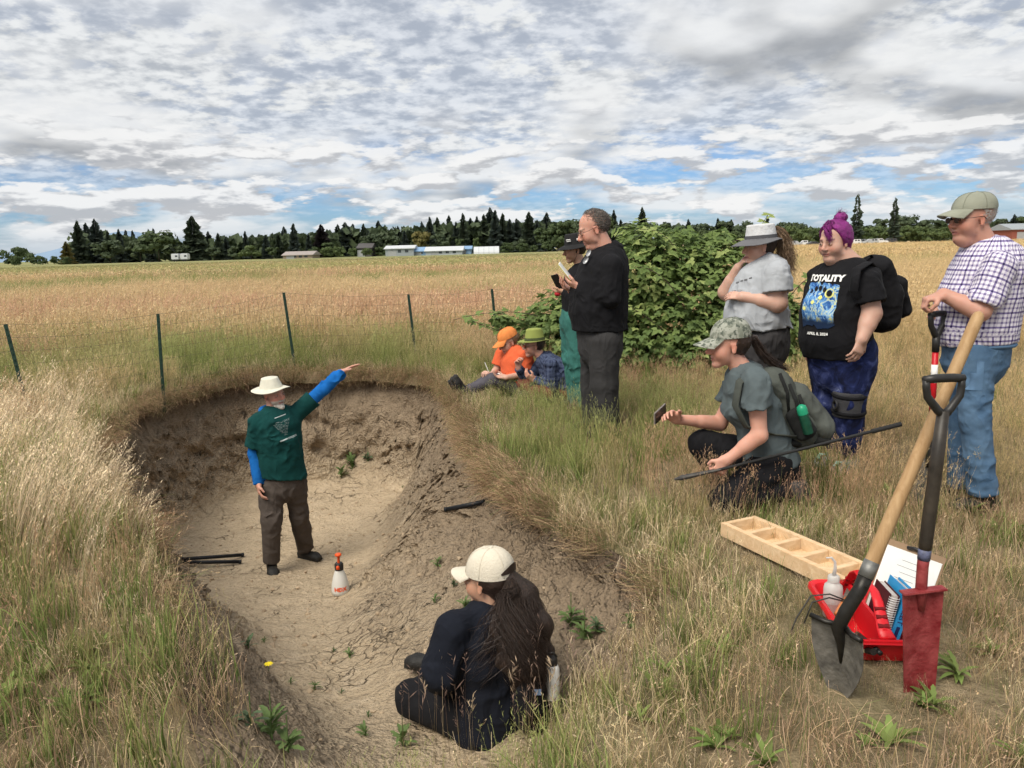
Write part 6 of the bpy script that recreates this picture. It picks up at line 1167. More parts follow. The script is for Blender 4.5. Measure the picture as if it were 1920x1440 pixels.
def green_hat_person():
    Y = 7.8; A = lambda x, y, d=0.0: at(x, y, Y+d); b = A(1040, 750); b[2] = 0
    P = Person('person in green felt hat, sunglasses and dark blue checked shirt sitting in the grass', b); H = Head(A(1001, 647), (-1, -.2, -.04), scale=1.0); side = V3(.15, 1, 0)
    nb = A(1018, 671); shN, shF = A(1034, 684, -.17), A(1014, 684, .16); elN, elF = A(1034, 726, -.18), A(990, 712, .10); wrN, wrF = A(1002, 712, -.14), A(972, 690, -.02)
    S = [(A(1054, 738), .165, .15), (A(1048, 712), .155, .135), (A(1036, 692), .16, .12), (A(1024, 678), .12, .09)]
    P.skin(head_prims(H)+[Prim(H(-.015, 0, -.06), nb, .048, .055)]+spine_prims(S, side, -.03)+limb(shN, elN, wrN, .042, .037, .035, .027)+limb(shF, elF, wrF, .042, .037, .035, .027)+hand_prims(wrN, A(984, 702, -.14)-wrN, V3(0, .5, .7), 1, curl=.45)+hand_prims(wrF, A(968, 672, -.04)-wrF, V3(.5, -.5, .3), -1, curl=.7), H, PINK*1.05, brow=(.06, .04, .03))
    m = plaid('navy_check', (.075, .095, .16), (.012, .016, .035), (.040, .052, .10), .05)
    P.sdf('shirt', spine_prims(S, side, .016)+[Prim(shN, elN, .066, .060), Prim(elN, wrN, .060, .044, capb=True), Prim(shF, elF, .066, .060), Prim(elF, wrF, .060, .044, capb=True), Prim(shN, nb, .055, .05), Prim(shF, nb, .055, .05)], m, wrap=True, h=.008, wrinkle=0.0216, wfreq=11)
    hp = [A(1056, 745, -.1), A(1050, 745, .1)]; kn = [A(1006, 738, -.26), A(985, 720, .06)]; an = [A(1040, 756, -.34), A(1000, 752, -.05)]; an = [V3(a[0], a[1], .07) for a in an]; legs = [Prim(A(1054, 736), A(1054, 746), (.165, .15), (.165, .15), side=side)]
    for i in (0, 1): legs += [Prim(hp[i], kn[i], .10, .082), Prim(kn[i], an[i], .078, .06, capb=True)]
    P.sdf('trousers', legs, cloth('rust', (.155, .058, .042), .2), h=.008, wrinkle=0.0135)
    for i in (0, 1): P.sdf('shoe', shoe_prims(an[i]+V3(0, 0, .02), an[i]+V3(-.2, 0, 0), floor=0.0), M_SHOE, h=.009)
    sun_hat(P, H, mat('green_felt', (.27, .31, .085), .95, .10, 8), z0=.050, r=(.104, .086), top=.172, brim=.062, droop=.10, lift=.22, taper=.80, dent=.035, band=mat('dark_green_band', (.06, .075, .03), .8), front=1.2); glasses(P, H, M_FRAME, M_DARK, r=.023)
    hair_cap(P, H, M_DARKHAIR, grow=.006, front=-.02, low=-.055, slope=-.2, zmax=.075)
def kneeling_woman():
    Y = 4.3; A = lambda x, y, d=0.0: at(x, y, Y+d); b = A(1420, 940); b[2] = 0
    P = Person('kneeling woman in camouflage cap and slate shirt photographing with a phone', b); H = Head(A(1366, 646), (-1, -.05, -.06), scale=1.08); side = V3(.12, 1, 0)
    nb = A(1396, 700); shN, shF = A(1416, 716, -.17), A(1386, 716, .17); elN, elF = A(1424, 816, -.22), A(1350, 794, .22); wrN, wrF = A(1364, 862, -.18), A(1268, 786, .12)
    S = [(A(1448, 866), .165, .135), (A(1434, 815), .155, .125), (A(1414, 765), .155, .125), (A(1402, 725), .155, .11), (A(1398, 708), .12, .085)]
    P.skin(head_prims(H)+[Prim(H(-.018, 0, -.06), nb, .050, .062)]+spine_prims(S, side, -.03)+limb(shN, elN, wrN, .054, .042, .042, .028)+limb(shF, elF, wrF, .05, .042, .040, .028)+hand_prims(wrN, A(1352, 878, -.18)-wrN, V3(-.3, .8, -.2), 1, curl=.75, tcurl=.6)+hand_prims(wrF, A(1244, 770, .05)-wrF, V3(-.3, -.75, -.1), -1, curl=.45, tcurl=.2, size=1.05), H, PINK*1.12, brow=(.07, .04, .03), flush=.35)
    m = cloth('slate_blue', (.098, .122, .130), .12)
    o, VF = P.sdf('shirt', spine_prims(S, side, .014)+[Prim(shN, shN+(elN-shN)*.48, .074, .086, capb=True), Prim(shF, shF+(elF-shF)*.48, .072, .082, capb=True), Prim(shN, nb, .055, .048), Prim(shF, nb, .055, .048), Ell(A(1385, 765, 0), (.085, .13, .08))], m, h=.008, wrinkle=0.0189, wfreq=10, clips=[(A(1448, 872), unit(V3(.25, 0, -1)))])
    hp = [A(1448, 872, -.09), A(1440, 862, .10)]; kn = [A(1358, 915, -.16), A(1316, 832, .20)]; an = [A(1478, 912, -.14), A(1352, 925, .16)]; kn[0][2] = .085; an[0][2] = .13; an[1][2] = .09
    legs = [Prim(A(1448, 858), A(1450, 880), (.16, .14), (.165, .15), side=side)]
    for i in (0, 1): legs += [Prim(hp[i], kn[i], .112, .080), Prim(kn[i], an[i], .078, .058, capb=True)]
    P.sdf('trousers', legs, M_BLACKC, h=.008, wrinkle=0.0108)
    e = an[0]; P.sdf('shoe', [Prim(e+V3(-.03, 0, .02), e+V3(.06, 0, -.03), .046, .046), Prim(e+V3(.05, 0, .02), e+V3(.10, 0, -.10), (.045, .035), (.042, .025), side=V3(0, 1, 0)), Prim(e+V3(.085, 0, .045), e+V3(.145, 0, -.095), (.046, .013), (.046, .013), side=V3(0, 1, 0), k=.005)], mat('grey_shoe', (.055, .052, .05), .8, .4, 50), h=.007)
    P.sdf('shoe', shoe_prims(an[1]+V3(0, 0, .02), an[1]+V3(-.2, 0, 0), floor=.0), mat('grey_shoe'), h=.008)
    def camo(t, p):
        q = t.n('ShaderNodeTexCoord').outputs['Object']; q2 = t.n('ShaderNodeVectorMath', {0: q, 1: (.004, .004, .004)}, operation='SNAP').outputs[0]; n = t.noise(q2, 24, 3, .6); n2 = t.noise(t.vmath('ADD', q2, (3, 1, 2)), 40, 2, .6); c = t.mix(t.maprange(n, .46, .52), (.20, .215, .175), (.34, .35, .30)); c = t.mix(t.math('GREATER_THAN', n2, .56), c, (.10, .115, .095)); t.t.links.new(c, p.inputs['Base Color'])
    cap(P, H, vec_mat('camo_cloth', camo), z0=.040, r=(.108, .088), top=.138, bill=.088, tilt=-.26)
    hair_cap(P, H, M_DARKHAIR, grow=.006, front=-.034, low=-.055, slope=-.35, zmax=.055)
    V, F = strands([H(-.10, 0, .03), H(-.135, 0, .02), H(-.17, -.0, -.06), H(-.235, .0, -.13), H(-.33, .0, -.165)], [.018, .028, .030, .026, .008], 420, .003, 2, .008, seg=16); P.part('ponytail', (V, F), M_DARKHAIR, smooth=False); b_ = MB(); b_.tube([H(-.09, 0, .03), H(-.135, 0, .02), H(-.17, 0, -.06), H(-.235, 0, -.125), H(-.30, 0, -.155)], [.02, .025, .024, .018, .004], 8); P.mb('ponytail_core', b_, M_DARKHAIR)
    B = A(1237, 776, .08); n = thing('phone', 'phone held out level by the kneeling woman', 'phone', B); ax = np.stack([unit(V3(.55, .75, .22)), unit(V3(-.75, .6, .1)), V3(0, 0, 1)]); ax[2] = unit(np.cross(ax[0], ax[1])); ax[1] = np.cross(ax[2], ax[0]); bb = MB(); bb.box(B, (.15, .009, .075), ax, bev=.003); bb.build('case', mat('phone_case', (.28, .24, .21), .4), n, B)
    bb = MB(); bb.box(B-ax[1]*.006, (.14, .003, .068), ax); bb.build('screen', M_PHONE, n, B); bb = MB(); bb.box(B+ax[1]*.007+ax[0]*.045+ax[2]*.012, (.035, .006, .035), ax); bb.build('camera_bump', M_PHONE, n, B)
    # soil probe held low beside her
    p0, p1 = A(1690, 795, -.30), A(1352, 880, -.20); n = thing('soil_probe', 'long thin black probe rod held by the kneeling woman', 'rod', p1); bb = MB(); bb.tube([p0, p0+(p1-p0)*.16], .0125, 10); bb.build('grip', mat('rubber', (.018, .018, .018), .7), n, p1); bb = MB(); bb.tube([p0+(p1-p0)*.15, p1], .0085, 10); bb.build('shaft', M_FRAME, n, p1); bb = MB(); p2 = A(1282, 895, -.12); bb.tube([p1, p2], [.0085, .016], 8); bb.tube([p2, p2+(p2-p1)*.25], [.018, .006], 8); bb.build('tip', mat('worn_steel', (.08, .075, .07), .5, .3, 30, metal=.4), n, p1)
    return dict(A=A, shN=shN, shF=shF, nb=nb, S=S)
def pit_man():
    Y = 6.75; A = lambda x, y, d=0.0: at(x, y, Y+d); b = A(515, 1070); b[2] = gz(b[0], b[1])
    P = Person('man in the pit in cream sun hat and dark green shirt pointing up right', b); H = Head(A(512, 739), (.80, -.58, .02), (-.22, .05, 1), scale=1.08); side = V3(.95, .32, 0)
    nb = A(513, 770); shL, shR = A(556, 775, .08), A(484, 792, -.06); elL, elR = A(606, 730, .16), A(477, 850, -.05); wrL, wrR = A(641, 698, .22), A(484, 908, -.12)
    S = [(A(530, 905, .02), .175, .125), (A(526, 865, .01), .175, .13), (A(522, 825), .18, .13), (A(519, 795), .185, .12), (A(517, 780), .13, .09)]
    P.skin(head_prims(H)+[Prim(H(-.018, 0, -.06), nb, .056, .064)]+spine_prims(S, side, -.03)+limb(shL, elL, wrL, .05, .042, .040, .030)+limb(shR, elR, wrR, .05, .042, .040, .030)+hand_prims(wrL, A(662, 686, .24)-wrL, V3(.2, -.2, -.9), 1, curl=.10, size=1.08, spread=.06, tcurl=.2)+hand_prims(wrR, A(488, 930, -.16)-wrR, V3(.9, .3, 0), -1, curl=.35, size=1.08), H, PINK*.98, beard=(.62, .58, .53), brow=(.35, .28, .22), flush=.4)
    blue = cloth('blue', (.012, .125, .42), .12)
    un, _ = P.sdf('undershirt', spine_prims(S, side, .004)+[Prim(shL, elL, .062, .056), Prim(elL, wrL, .056, .042, capb=True), Prim(shR, elR, .062, .054), Prim(elR, wrR, .054, .042, capb=True)], blue, h=.008, wrinkle=0.0216, wfreq=14)
    P.sdf('hood_collar', [Prim(nb+V3(-.09, 0, -.0), nb+V3(.0, -.075, -.03), .034, .028), Prim(nb+V3(.0, -.075, -.03), nb+V3(.085, -.01, .0), .028, .030), Prim(nb+V3(-.09, 0, 0), nb+V3(0, .08, .01), .04, .045), Prim(nb+V3(.085, 0, 0), nb+V3(0, .08, .01), .034, .045), Prim(nb+V3(-.10, .05, -.02), nb+V3(-.13, .02, -.035), .035, .022)], blue, un, h=.007, wrinkle=0.0135)
    m = cloth('bottle_green', (.008, .052, .050), .15)
    o, VF = P.sdf('shirt', spine_prims([(A(532, 905, .02), .195, .145)]+S[1:], side, .022)+[Prim(shL, shL+(elL-shL)*.62, .078, .082, capb=True), Prim(shR, shR+(elR-shR)*.78, .080, .088, capb=True), Prim(shL, nb+V3(0, 0, -.02), .06, .05), Prim(shR, nb+V3(0, 0, -.02), .06, .05)], m, h=.008, wrinkle=0.0203, wfreq=9, clips=[(A(530, 893), V3(-.12, 0, -1))])
    c = A(531, 802, -.15); rt, up = V3(.94, .2, .26), V3(-.20, 0, 1); bb = MB(); r = np.random.default_rng(5)
    for row in range(11):
        w_ = .072*(1-row/11.5); v = .055-row*.0125
        for u in np.arange(-w_, w_, .0125):
            if r.random() < .8: uu, vv = u+r.normal(0, .002), v+r.normal(0, .002); a_ = r.uniform(.002, .0045); q = print_on(VF, c, rt, up, [(uu-a_, vv-.0016), (uu+a_, vv-.001), (uu+a_*.8, vv+.0022), (uu-a_, vv+.0016)], .003); bb.raw(q, [(0, 1, 2, 3)])
    P.mb('letter_pattern', bb, mat('pale_print', (.50, .56, .56), .9), o, smooth=False); bb = MB()
    for u0, u1, v, h_ in ((-.045, .05, .098, .006), (-.065, .0, -.108, .011), (.004, .075, -.105, .004), (.004, .075, -.114, .003)):
        us = np.linspace(u0, u1, 10); q = print_on(VF, c, rt, up, [(u, v+s*h_/2) for s in (-1, 1) for u in us], .003); bb.grid(q.reshape(2, 10, 3))
    P.mb('print_lines', bb, mat('pale_print'), o, smooth=False)
    hp = [A(510, 912, -.02), A(552, 905, .06)]; kn = [A(508, 975, -.10), A(561, 968, .12)]; an = [A(509, 1052, -.06), A(572, 1022, .30)]; an[0][2] = gz(an[0][0], an[0][1])+.10; an[1][2] = gz(an[1][0], an[1][1])+.10
    legs = [Prim(A(532, 888), A(530, 915), (.172, .125), (.172, .128), side=side)]
    for i in (0, 1): legs += [Prim(hp[i], kn[i], .108, .086), Prim(kn[i], an[i], .086, .074, capb=True)]
    P.sdf('trousers', legs, cloth('taupe', (.080, .066, .058), .15), h=.008, wrinkle=0.0216, wfreq=9)
    for i, d in ((0, V3(.08, -.2, 0)), (1, V3(.2, -.10, 0))): P.sdf('shoe', shoe_prims(an[i]+V3(0, 0, .01), an[i]+d, floor=an[i][2]-.10), M_SHOE, h=.006)
    sun_hat(P, H, mat('cream_hat', (.64, .62, .52), .9, .08, 12, bump=.3, bscale=60), z0=.060, r=(.106, .088), top=.142, brim=.064, droop=.10, taper=.70, lift=-.22, back=1.15, front=.85)
    P.sdf('beard', [H.p((.050, 0, -.085), (.088, 0, -.105), (.048, .024), (.026, .020)), H.e((.092, 0, -.052), (.012, .028, .007))], mat('white_beard', (.60, .56, .50), .8, .2, 60, bump=.6, bscale=150), h=.006, wrinkle=0.0108, wfreq=60); scalp_hair(P, H, M_GREYHAIR, 1200, .016, -.02, -.2, -.05, 5, zmax=.055)
    b_ = MB()
    b_.tube([wrL+(elL-wrL)*.0, wrL+(elL-wrL)*.04], .036, 10); P.mb('cuff', b_, blue, un)
def seated_woman():
    Y = 3.25; A = lambda x, y, d=0.0: at(x, y, Y+d); b = A(910, 1380); b[2] = gz(b[0], b[1])
    P = Person('woman with long dark hair and cream cap seated at the pit edge, back turned', b); H = Head(A(916, 1086), (-.86, .50, -.04), scale=1.06); side = V3(-.60, -.80, 0)
    nb = A(922, 1148); shL, shR = A(852, 1180, -.12), A(985, 1180, .10); elL, elR = A(826, 1262, -.16), A(1008, 1275, .12); wrL, wrR = A(838, 1292, .12), A(930, 1310, .30)
    S = [(A(925, 1345), .19, .15), (A(928, 1290), .165, .13), (A(924, 1230), .17, .125), (A(920, 1180), .165, .11), (A(920, 1162), .12, .09)]
    P.skin(head_prims(H)+[Prim(H(-.018, 0, -.06), nb, .050, .060)]+spine_prims(S, side, -.03)+limb(shL, elL, wrL, .048, .042, .042, .03)+limb(shR, elR, wrR, .048, .042, .040, .03)+hand_prims(wrL, V3(.6, .7, -.1), V3(.2, .1, -.9), 1, curl=.4)+hand_prims(wrR, V3(-.6, .4, -.1), V3(.1, .1, -.9), -1, curl=.4), H, TANNED*1.15, flush=.3)
    m = cloth('navy', (.012, .014, .021), .2)
    o, VF = P.sdf('sweater', spine_prims(S, side, .022)+[Prim(shL, elL, .080, .072), Prim(elL, elL+(wrL-elL)*.72, .070, .055, capb=True), Prim(shR, elR, .080, .072), Prim(elR, wrR, .070, .05, capb=True), Prim(shL, nb, .066, .06), Prim(shR, nb, .066, .06)], m, h=.008, wrinkle=0.0216, wfreq=8)
    P.sdf('collar', [Prim(nb+V3(-.02, 0, -.03), H(-.02, 0, -.115), (.074, .070), (.068, .064), side=H.s, capb=True)], m, o, h=.007, wrinkle=0.0108, wfreq=20)
    hL, hR = A(888, 1352, -.06), A(960, 1345, .12); kL, kR = A(776, 1310, .10), A(985, 1330, .62); aL, aR = A(900, 1375, .42), A(820, 1350, .45)
    for a in (aL, aR): a[2] = gz(a[0], a[1])+.07
    legs = [Prim(A(925, 1345), A(925, 1372), (.19, .16), (.185, .15), side=side), Prim(hL, kL, .105, .088), Prim(kL, aL, .078, .055, capb=True), Prim(hR, kR, .105, .082), Prim(kR, aR, .078, .055, capb=True)]
    P.sdf('trousers', legs, M_BLACKC, h=.008, wrinkle=0.0135)
    for a, d in ((aL, V3(.2, .1, 0)), (aR, V3(-.2, .1, 0))): P.sdf('shoe', shoe_prims(a, a+d, floor=a[2]-.07), M_SHOE, h=.008)
    cap(P, H, mat('cream_cap', (.66, .60, .49), .9, .06, 10, bump=.35, bscale=120), z0=.030, r=(.110, .091), top=.142, bill=.082, tilt=-.10, button=True)
    bb = MB(); a = np.linspace(np.radians(142), np.radians(218), 16); bb.raw([H(-.012+.1125*math.cos(t), .0935*math.sin(t), .060+.030*math.sin((t-a[0])/(a[-1]-a[0])*np.pi)) for t in a]+[H(-.012+.1135*math.cos(t), .0945*math.sin(t), .052) for t in a], [(i, i+1, 17+i, 16+i) for i in range(15)]); P.mb('strap_opening', bb, M_DARKHAIR)
    hair_cap(P, H, M_DARKHAIR, grow=.007, front=-.022, low=-.075, slope=-.5, zmax=.045)
    pth = [H(-.095, 0, .02), H(-.135, -.01, -.05), A(978, 1175, -.16), A(985, 1235, -.20), A(992, 1290, -.20)]
    b_, _ = P.sdf('hair_mass', [Prim(pth[0], pth[1], .045, .075), Prim(pth[1], pth[2], (.082, .05), (.122, .052), side=V3(1, .3, 0)), Prim(pth[2], pth[3], (.122, .05), (.110, .042), side=V3(1, .3, 0)), Prim(pth[3], pth[4], (.10, .036), (.05, .018), side=V3(1, .3, 0))], M_LONGHAIR, h=.008, k=.04, wdir=V3(1.6, 1.6, .35), wrinkle=0.007, wfreq=26)
    V, F = strands(pth, [.055, .10, .150, .155, .11], 4200, .0021, 8, .012, seg=20, flat=.62, curlf=9, spread_end=1.1); P.part('long_hair', (V, F), M_LONGHAIR, smooth=False); V, F = strands([pth[0], pth[1], A(940, 1180, -.2), A(915, 1230, -.22), A(890, 1265, -.22)], [.03, .06, .09, .08, .06], 240, .0022, 12, .03, seg=16); P.part('flyaway_hair', (V, F), M_DARKHAIR, smooth=False)
    return dict(A=A)
INFO = {}
for _f in (plaid_man, purple_woman, grey_woman, black_man, hat_person, orange_person, green_hat_person, kneeling_woman, pit_man, seated_woman): INFO[_f.__name__] = _f() or {}
# ------------------------------------------------------------------ tools, bags and small things
def hit(px, py, lift=0.0):               # where the line of sight meets the ground or the pit
    d = ray(px, py); h = PIT_TREE.ray_cast(Vector((0, 0, CAM_H)), Vector(d))
    if h[0] is not None and pit_out(np.array([h[0].x]), np.array([h[0].y]))[0] < -.03: return np.array(h[0])+V3(0, 0, lift)
    d = ray(px, py); t = np.linspace(1.5, 12, 900); P = V3(0, 0, CAM_H)+d*t[:, None]; g = ground_z(P[:, 0], P[:, 1]); k = np.argmax(P[:, 2] < g); p = P[k].copy(); p[2] = g[k]+lift; return p
def frame(d, s):                         # rows: d, s made square to d, their cross
    d = unit(d); s = np.asarray(s, float); s = unit(s-d*(s@d)); return np.stack([d, s, np.cross(d, s)])
def wood_mat(name, col, col2, grain=(2, 2, 40), rough=.6):
    m = bpy.data.materials.new(name); m.use_nodes = True; t = NT(m.node_tree); q = t.n('ShaderNodeTexCoord').outputs['Object']; n = t.noise(t.vmath('MULTIPLY', q, grain), 1.0, 6, .65, .6); n2 = t.noise(q, 9, 4); c = t.ramp(n, [(.35, col), (.65, col2)]); c = t.mix(t.maprange(n2, .55, .75, 0, .35), c, tuple(v*.55 for v in col))
    b = t.n('ShaderNodeBump', {'Height': n, 'Strength': .25, 'Distance': .004}); p = t.n('ShaderNodeBsdfPrincipled', {'Base Color': c, 'Roughness': rough, 'Specular IOR Level': .25, 'Normal': b.outputs[0]}); t.t.links.new(p.outputs[0], t.n('ShaderNodeOutputMaterial').inputs[0]); return m
M_PINE = wood_mat('pine_board', (.66, .45, .26), (.78, .58, .37), (6, 30, 30)); M_ASH = wood_mat('ash_handle', (.34, .205, .095), (.47, .31, .16), (30, 30, 4), .55)
M_STEEL = mat('worn_shovel_steel', (.12, .112, .10), .6, .5, 14, bump=.25, bscale=60, metal=.2, col2=(.24, .225, .195)); M_DKSTEEL = mat('dark_steel', (.03, .028, .025), .4, .4, 20, metal=.5); M_REDP = mat('red_paint', (.25, .013, .020), .45, .35, 18, bump=.25, bscale=90, col2=(.36, .075, .075)); M_REDPL = mat('red_plastic', (.66, .012, .020), .38, .06, 8, spec=.45)
M_BLK = mat('black_plastic', (.022, .021, .020), .42, .25, 20, spec=.4); M_BRED = mat('bright_red_shaft', (.50, .012, .02), .35, .05)
def milky(name, col, tr=.45):
    m = bpy.data.materials.new(name); m.use_nodes = True; t = NT(m.node_tree); p = t.n('ShaderNodeBsdfPrincipled', {'Base Color': col, 'Roughness': .35, 'Specular IOR Level': .4}); tl = t.n('ShaderNodeBsdfTranslucent', {'Color': col}); t.t.links.new(t.n('ShaderNodeMixShader', {0: tr, 1: p.outputs[0], 2: tl.outputs[0]}).outputs[0], t.n('ShaderNodeOutputMaterial').inputs[0]); return m
M_MILK = milky('milky_plastic', (.80, .78, .75)); M_MILKP = milky('milky_liquid', (.78, .62, .58)); M_ORNG = mat('orange_plastic', (.80, .10, .02), .4, .05)

def shovel():
    B = V3(1.06, 2.36, 0); t = thing('shovel', 'round point shovel with long pale wooden handle stuck in the grass', 'shovel', B)
    tip = V3(1.065, 2.37, -.045); neck = at(1572, 1178, 2.34); sock = at(1612, 1106, 2.33); top = at(1838, 584, 2.50); fr = frame(neck-tip, V3(.50, -.86, 0)); up, wd, nr = fr; L = np.linalg.norm(neck-tip); nr = -nr if nr[1] > 0 else nr
    G = []
    for q in np.linspace(0, 1, 12):
        w = .098*(1-(1-min(1, q/.75))**1.7)*(1-.06*max(0, q-.6)); row = []
        for u in np.linspace(-1, 1, 13): row.append(tip+up*L*(q*1.02-(.02 if q > .95 else 0))+wd*u*w+nr*(-.030*(1-u*u)*(.25+.75*q)+.012*q)+up*(.012*abs(u)**3*(q > .9)))
        G.append(row)
    G = np.array(G); b = MB(); b.grid(G); Gb = G-nr*.004; b.grid(Gb, flip=True); b.grid(np.stack([G[-1], Gb[-1]])); b.grid(np.stack([G[:, 0], Gb[:, 0]]), flip=True); b.grid(np.stack([G[:, -1], Gb[:, -1]])); bl = b.build('blade', M_STEEL, t, B, smooth=True)
    b = MB(); b.tube([G[-1][0]+nr*.006, G[-1][3]+nr*.012, G[-1][6]-nr*.01], .009, 8); b.tube([G[-1][-1]+nr*.006, G[-1][-4]+nr*.012, G[-1][6]-nr*.01], .009, 8); b.build('step', M_DKSTEEL, bl, B, smooth=True)
    hd = unit(top-sock); b = MB(); b.tube([tip+up*L*.55-nr*.016, tip+up*L*.80-nr*.012, neck+nr*.004, neck*.55+sock*.45+nr*.012, sock, sock+hd*.055], [.006, .014, .021, .0225, .0225, .0235], 14); b.build('socket', M_DKSTEEL, t, B, smooth=True)
    b = MB(); b.tube([sock+hd*.045, sock+hd*.10], .0250, 14); b.build('ferrule', mat('ferrule_steel', (.20, .20, .19), .5, .3, 30, metal=.5), t, B, smooth=True); b = MB(); b.lathe(sock+hd*.02-V3(0, .0225, 0), [(.005, 0), (.004, .004)], 8, frame(V3(1, 0, 0), V3(0, 0, 1))); b.build('rivet', M_DKSTEEL, t, B)
    LL = np.linalg.norm(top-sock); q = np.array([.055, .10, .25, .5, .75, .93, .975, .992, 1.0]); b = MB(); b.tube([sock+hd*LL*x for x in q], [.021, .0225, .0220, .0205, .0195, .0200, .0192, .0150, .004], 16); b.build('handle', M_ASH, t, B, smooth=True)
shovel()
def d_grip(b_, c, ax, w=.055, h=.105, r=.0125):     # ax rows: across, up, depth
    A_ = lambda x, y, z=0: c+ax[0]*x+ax[1]*y+ax[2]*z
    b_.tube([A_(0, -h*1.0), A_(-w*.35, -h*.82), A_(-w*.92, -h*.45), A_(-w, -.02), A_(-w, 0)], [r*1.25, r*1.15, r*1.05, r, r], 10); b_.tube([A_(0, -h*1.0), A_(w*.35, -h*.82), A_(w*.92, -h*.45), A_(w, -.02), A_(w, 0)], [r*1.25, r*1.15, r*1.05, r, r], 10); b_.tube([A_(-w*1.12, .002), A_(-w*.5, .005), A_(w*.5, .005), A_(w*1.12, .002)], [r*1.1, r*1.2, r*1.2, r*1.1], 12)
def red_spade():
    Y = 2.34; A = lambda x, y, d=0.0: at(x, y, Y+d); B = A(1726, 1305); t = thing('drain_spade', 'narrow dark red drain spade with black D grip standing in the grass', 'spade', B)
    tp, bt = A(1727, 1106), A(1722, 1330, .02); up = unit(tp-bt); wd = unit(V3(1, .06, 0)-up*(V3(1, .06, 0)@up)); nr = np.cross(wd, up); nr = -nr if nr[1] > 0 else nr; L = np.linalg.norm(tp-bt)
    def sheet(off):
        G = []
        for q in np.linspace(0, 1, 9):
            w = .050+.018*q; G.append([bt+up*L*q+wd*u*w+nr*(.010*(u*u)*(.4+q)+off) for u in np.linspace(-1, 1, 9)])
        return np.array(G)
    G, Gb = sheet(0), sheet(-.005); b = MB(); b.grid(G); b.grid(Gb, flip=True); b.grid(np.stack([G[:, 0], Gb[:, 0]]), flip=True); b.grid(np.stack([G[:, -1], Gb[:, -1]])); b.grid(np.stack([G[0], Gb[0]]), flip=True); bl = b.build('blade', M_REDP, t, B, smooth=True)
    b = MB(); b.box(tp+up*.004+nr*.012, (.145, .034, .007), np.stack([wd, nr, up]), bev=.002); b.build('step', M_REDP, bl, B)
    s1, s2, s3 = A(1730, 1062), A(1733, 1040), A(1769, 770); b = MB(); b.tube([tp-up*.07+nr*.004, tp, s1, s2], [.010, .018, .0175, .0185], 14); b.build('socket', M_REDP, t, B, smooth=True); b = MB(); b.tube([s1+(s2-s1)*.6, s2+(s3-s2)*.04], .0195, 14); b.build('band', mat('label_band', (.10, .11, .18), .5, .5, 60), t, B, smooth=True)
    b = MB(); b.tube([s2, s2+(s3-s2)*.1, s2+(s3-s2)*.6, s3], [.0185, .0205, .0205, .018], 14); b.build('shaft', mat('black_worn_shaft', (.022, .019, .016), .45, .5, 12, spec=.4, col2=(.06, .048, .036)), t, B, smooth=True)
    b = MB(); d_grip(b, A(1770, 712), np.stack([unit(V3(1, .1, 0)), unit(A(1770, 700)-s3), unit(np.cross(V3(1, .1, 0), unit(A(1770, 700)-s3)))]), .058, .115, .0115); b.build('grip', M_BLK, t, B, smooth=True)
red_spade()
def held_spade():
    Y = 4.12; A = lambda x, y, d=0.0: at(x, y, Y+d); gt = A(1758, 590); B = V3(gt[0]+.02, Y+.02, 0); t = thing('held_spade', 'red shafted spade with black grip under the hands of the man in sage cap', 'spade', B)
    bot = V3(B[0], B[1], .30); up = unit(gt-bot); b = MB(); d_grip(b, gt, np.stack([unit(V3(.85, .5, 0)), up, unit(np.cross(V3(.85, .5, 0), up))]), .06, .12, .014); b.tube([gt-up*.11, gt-up*.20], [.02, .019], 12); b.build('grip', M_BLK, t, B, smooth=True)
    b = MB(); b.tube([gt-up*.19, bot+up*.22], .016, 12); b.build('shaft', M_BRED, t, B, smooth=True); b = MB(); b.tube([gt-up*.27, gt-up*.37], .0166, 12); b.build('sticker', M_WHITE, t, B, smooth=True); b = MB(); b.tube([bot+up*.23, bot, bot-up*.05], [.018, .020, .022], 12); b.build('socket', M_DKSTEEL, t, B, smooth=True)
    b = MB(); G = np.array([[bot-up*q+V3(u*.09*(1 if q < .22 else 1-(q-.22)*2.4), .02*u*u, 0) for u in np.linspace(-1, 1, 7)] for q in np.linspace(0, .36, 7)]); b.grid(G); b.grid(G+V3(0, .004, 0), flip=True); b.build('blade', M_STEEL, t, B, smooth=True)
held_spade()
def wood_tray():
    c = [gnd(x, y, .08) for x, y in ((1369, 986), (1415, 966), (1668, 1073), (1612, 1103))]; ex = unit(c[2]-c[1]); L = np.linalg.norm(c[2]-c[1])+.02; W = np.linalg.norm(c[1]-c[0]); ey = unit(c[0]-c[1]); ey = unit(ey-ex*(ex@ey)); O = c[1]; ax = np.stack([ex, ey, V3(0, 0, 1)]); B = V3(*(O+ex*L/2+ey*W/2)[:2], .0)
    t = thing('sample_tray', 'long shallow pine tray of square compartments lying in the grass', 'tray', B); h = .072; z = .08-h/2
    P = lambda x, y, z_: V3(*(O+ex*x+ey*y)[:2], z_); th = .030
    for y in (th/2, W-th/2): b = MB(); b.box(P(L/2, y, z), (L, th, h), ax, bev=.002); b.build('side_board', M_PINE, t, B)
    for x in (th/2, L-th/2): b = MB(); b.box(P(x, W/2, z), (th, W-2*th-.001, h-.002), ax, bev=.002); b.build('end_board', M_PINE, t, B)
    n = 5
    for i in range(1, n): b = MB(); b.box(P(L*i/n, W/2, z-.001), (th, W-2*th-.001, h-.006), ax, bev=.002); b.build('divider', M_PINE, t, B)
    b = MB(); b.box(P(L/2, W/2, .016), (L-.05, W-.05, .012), ax); b.build('base_board', wood_mat('pine_base', (.62, .43, .25), (.72, .54, .34), (6, 30, 30)), t, B)
    return B
wood_tray()
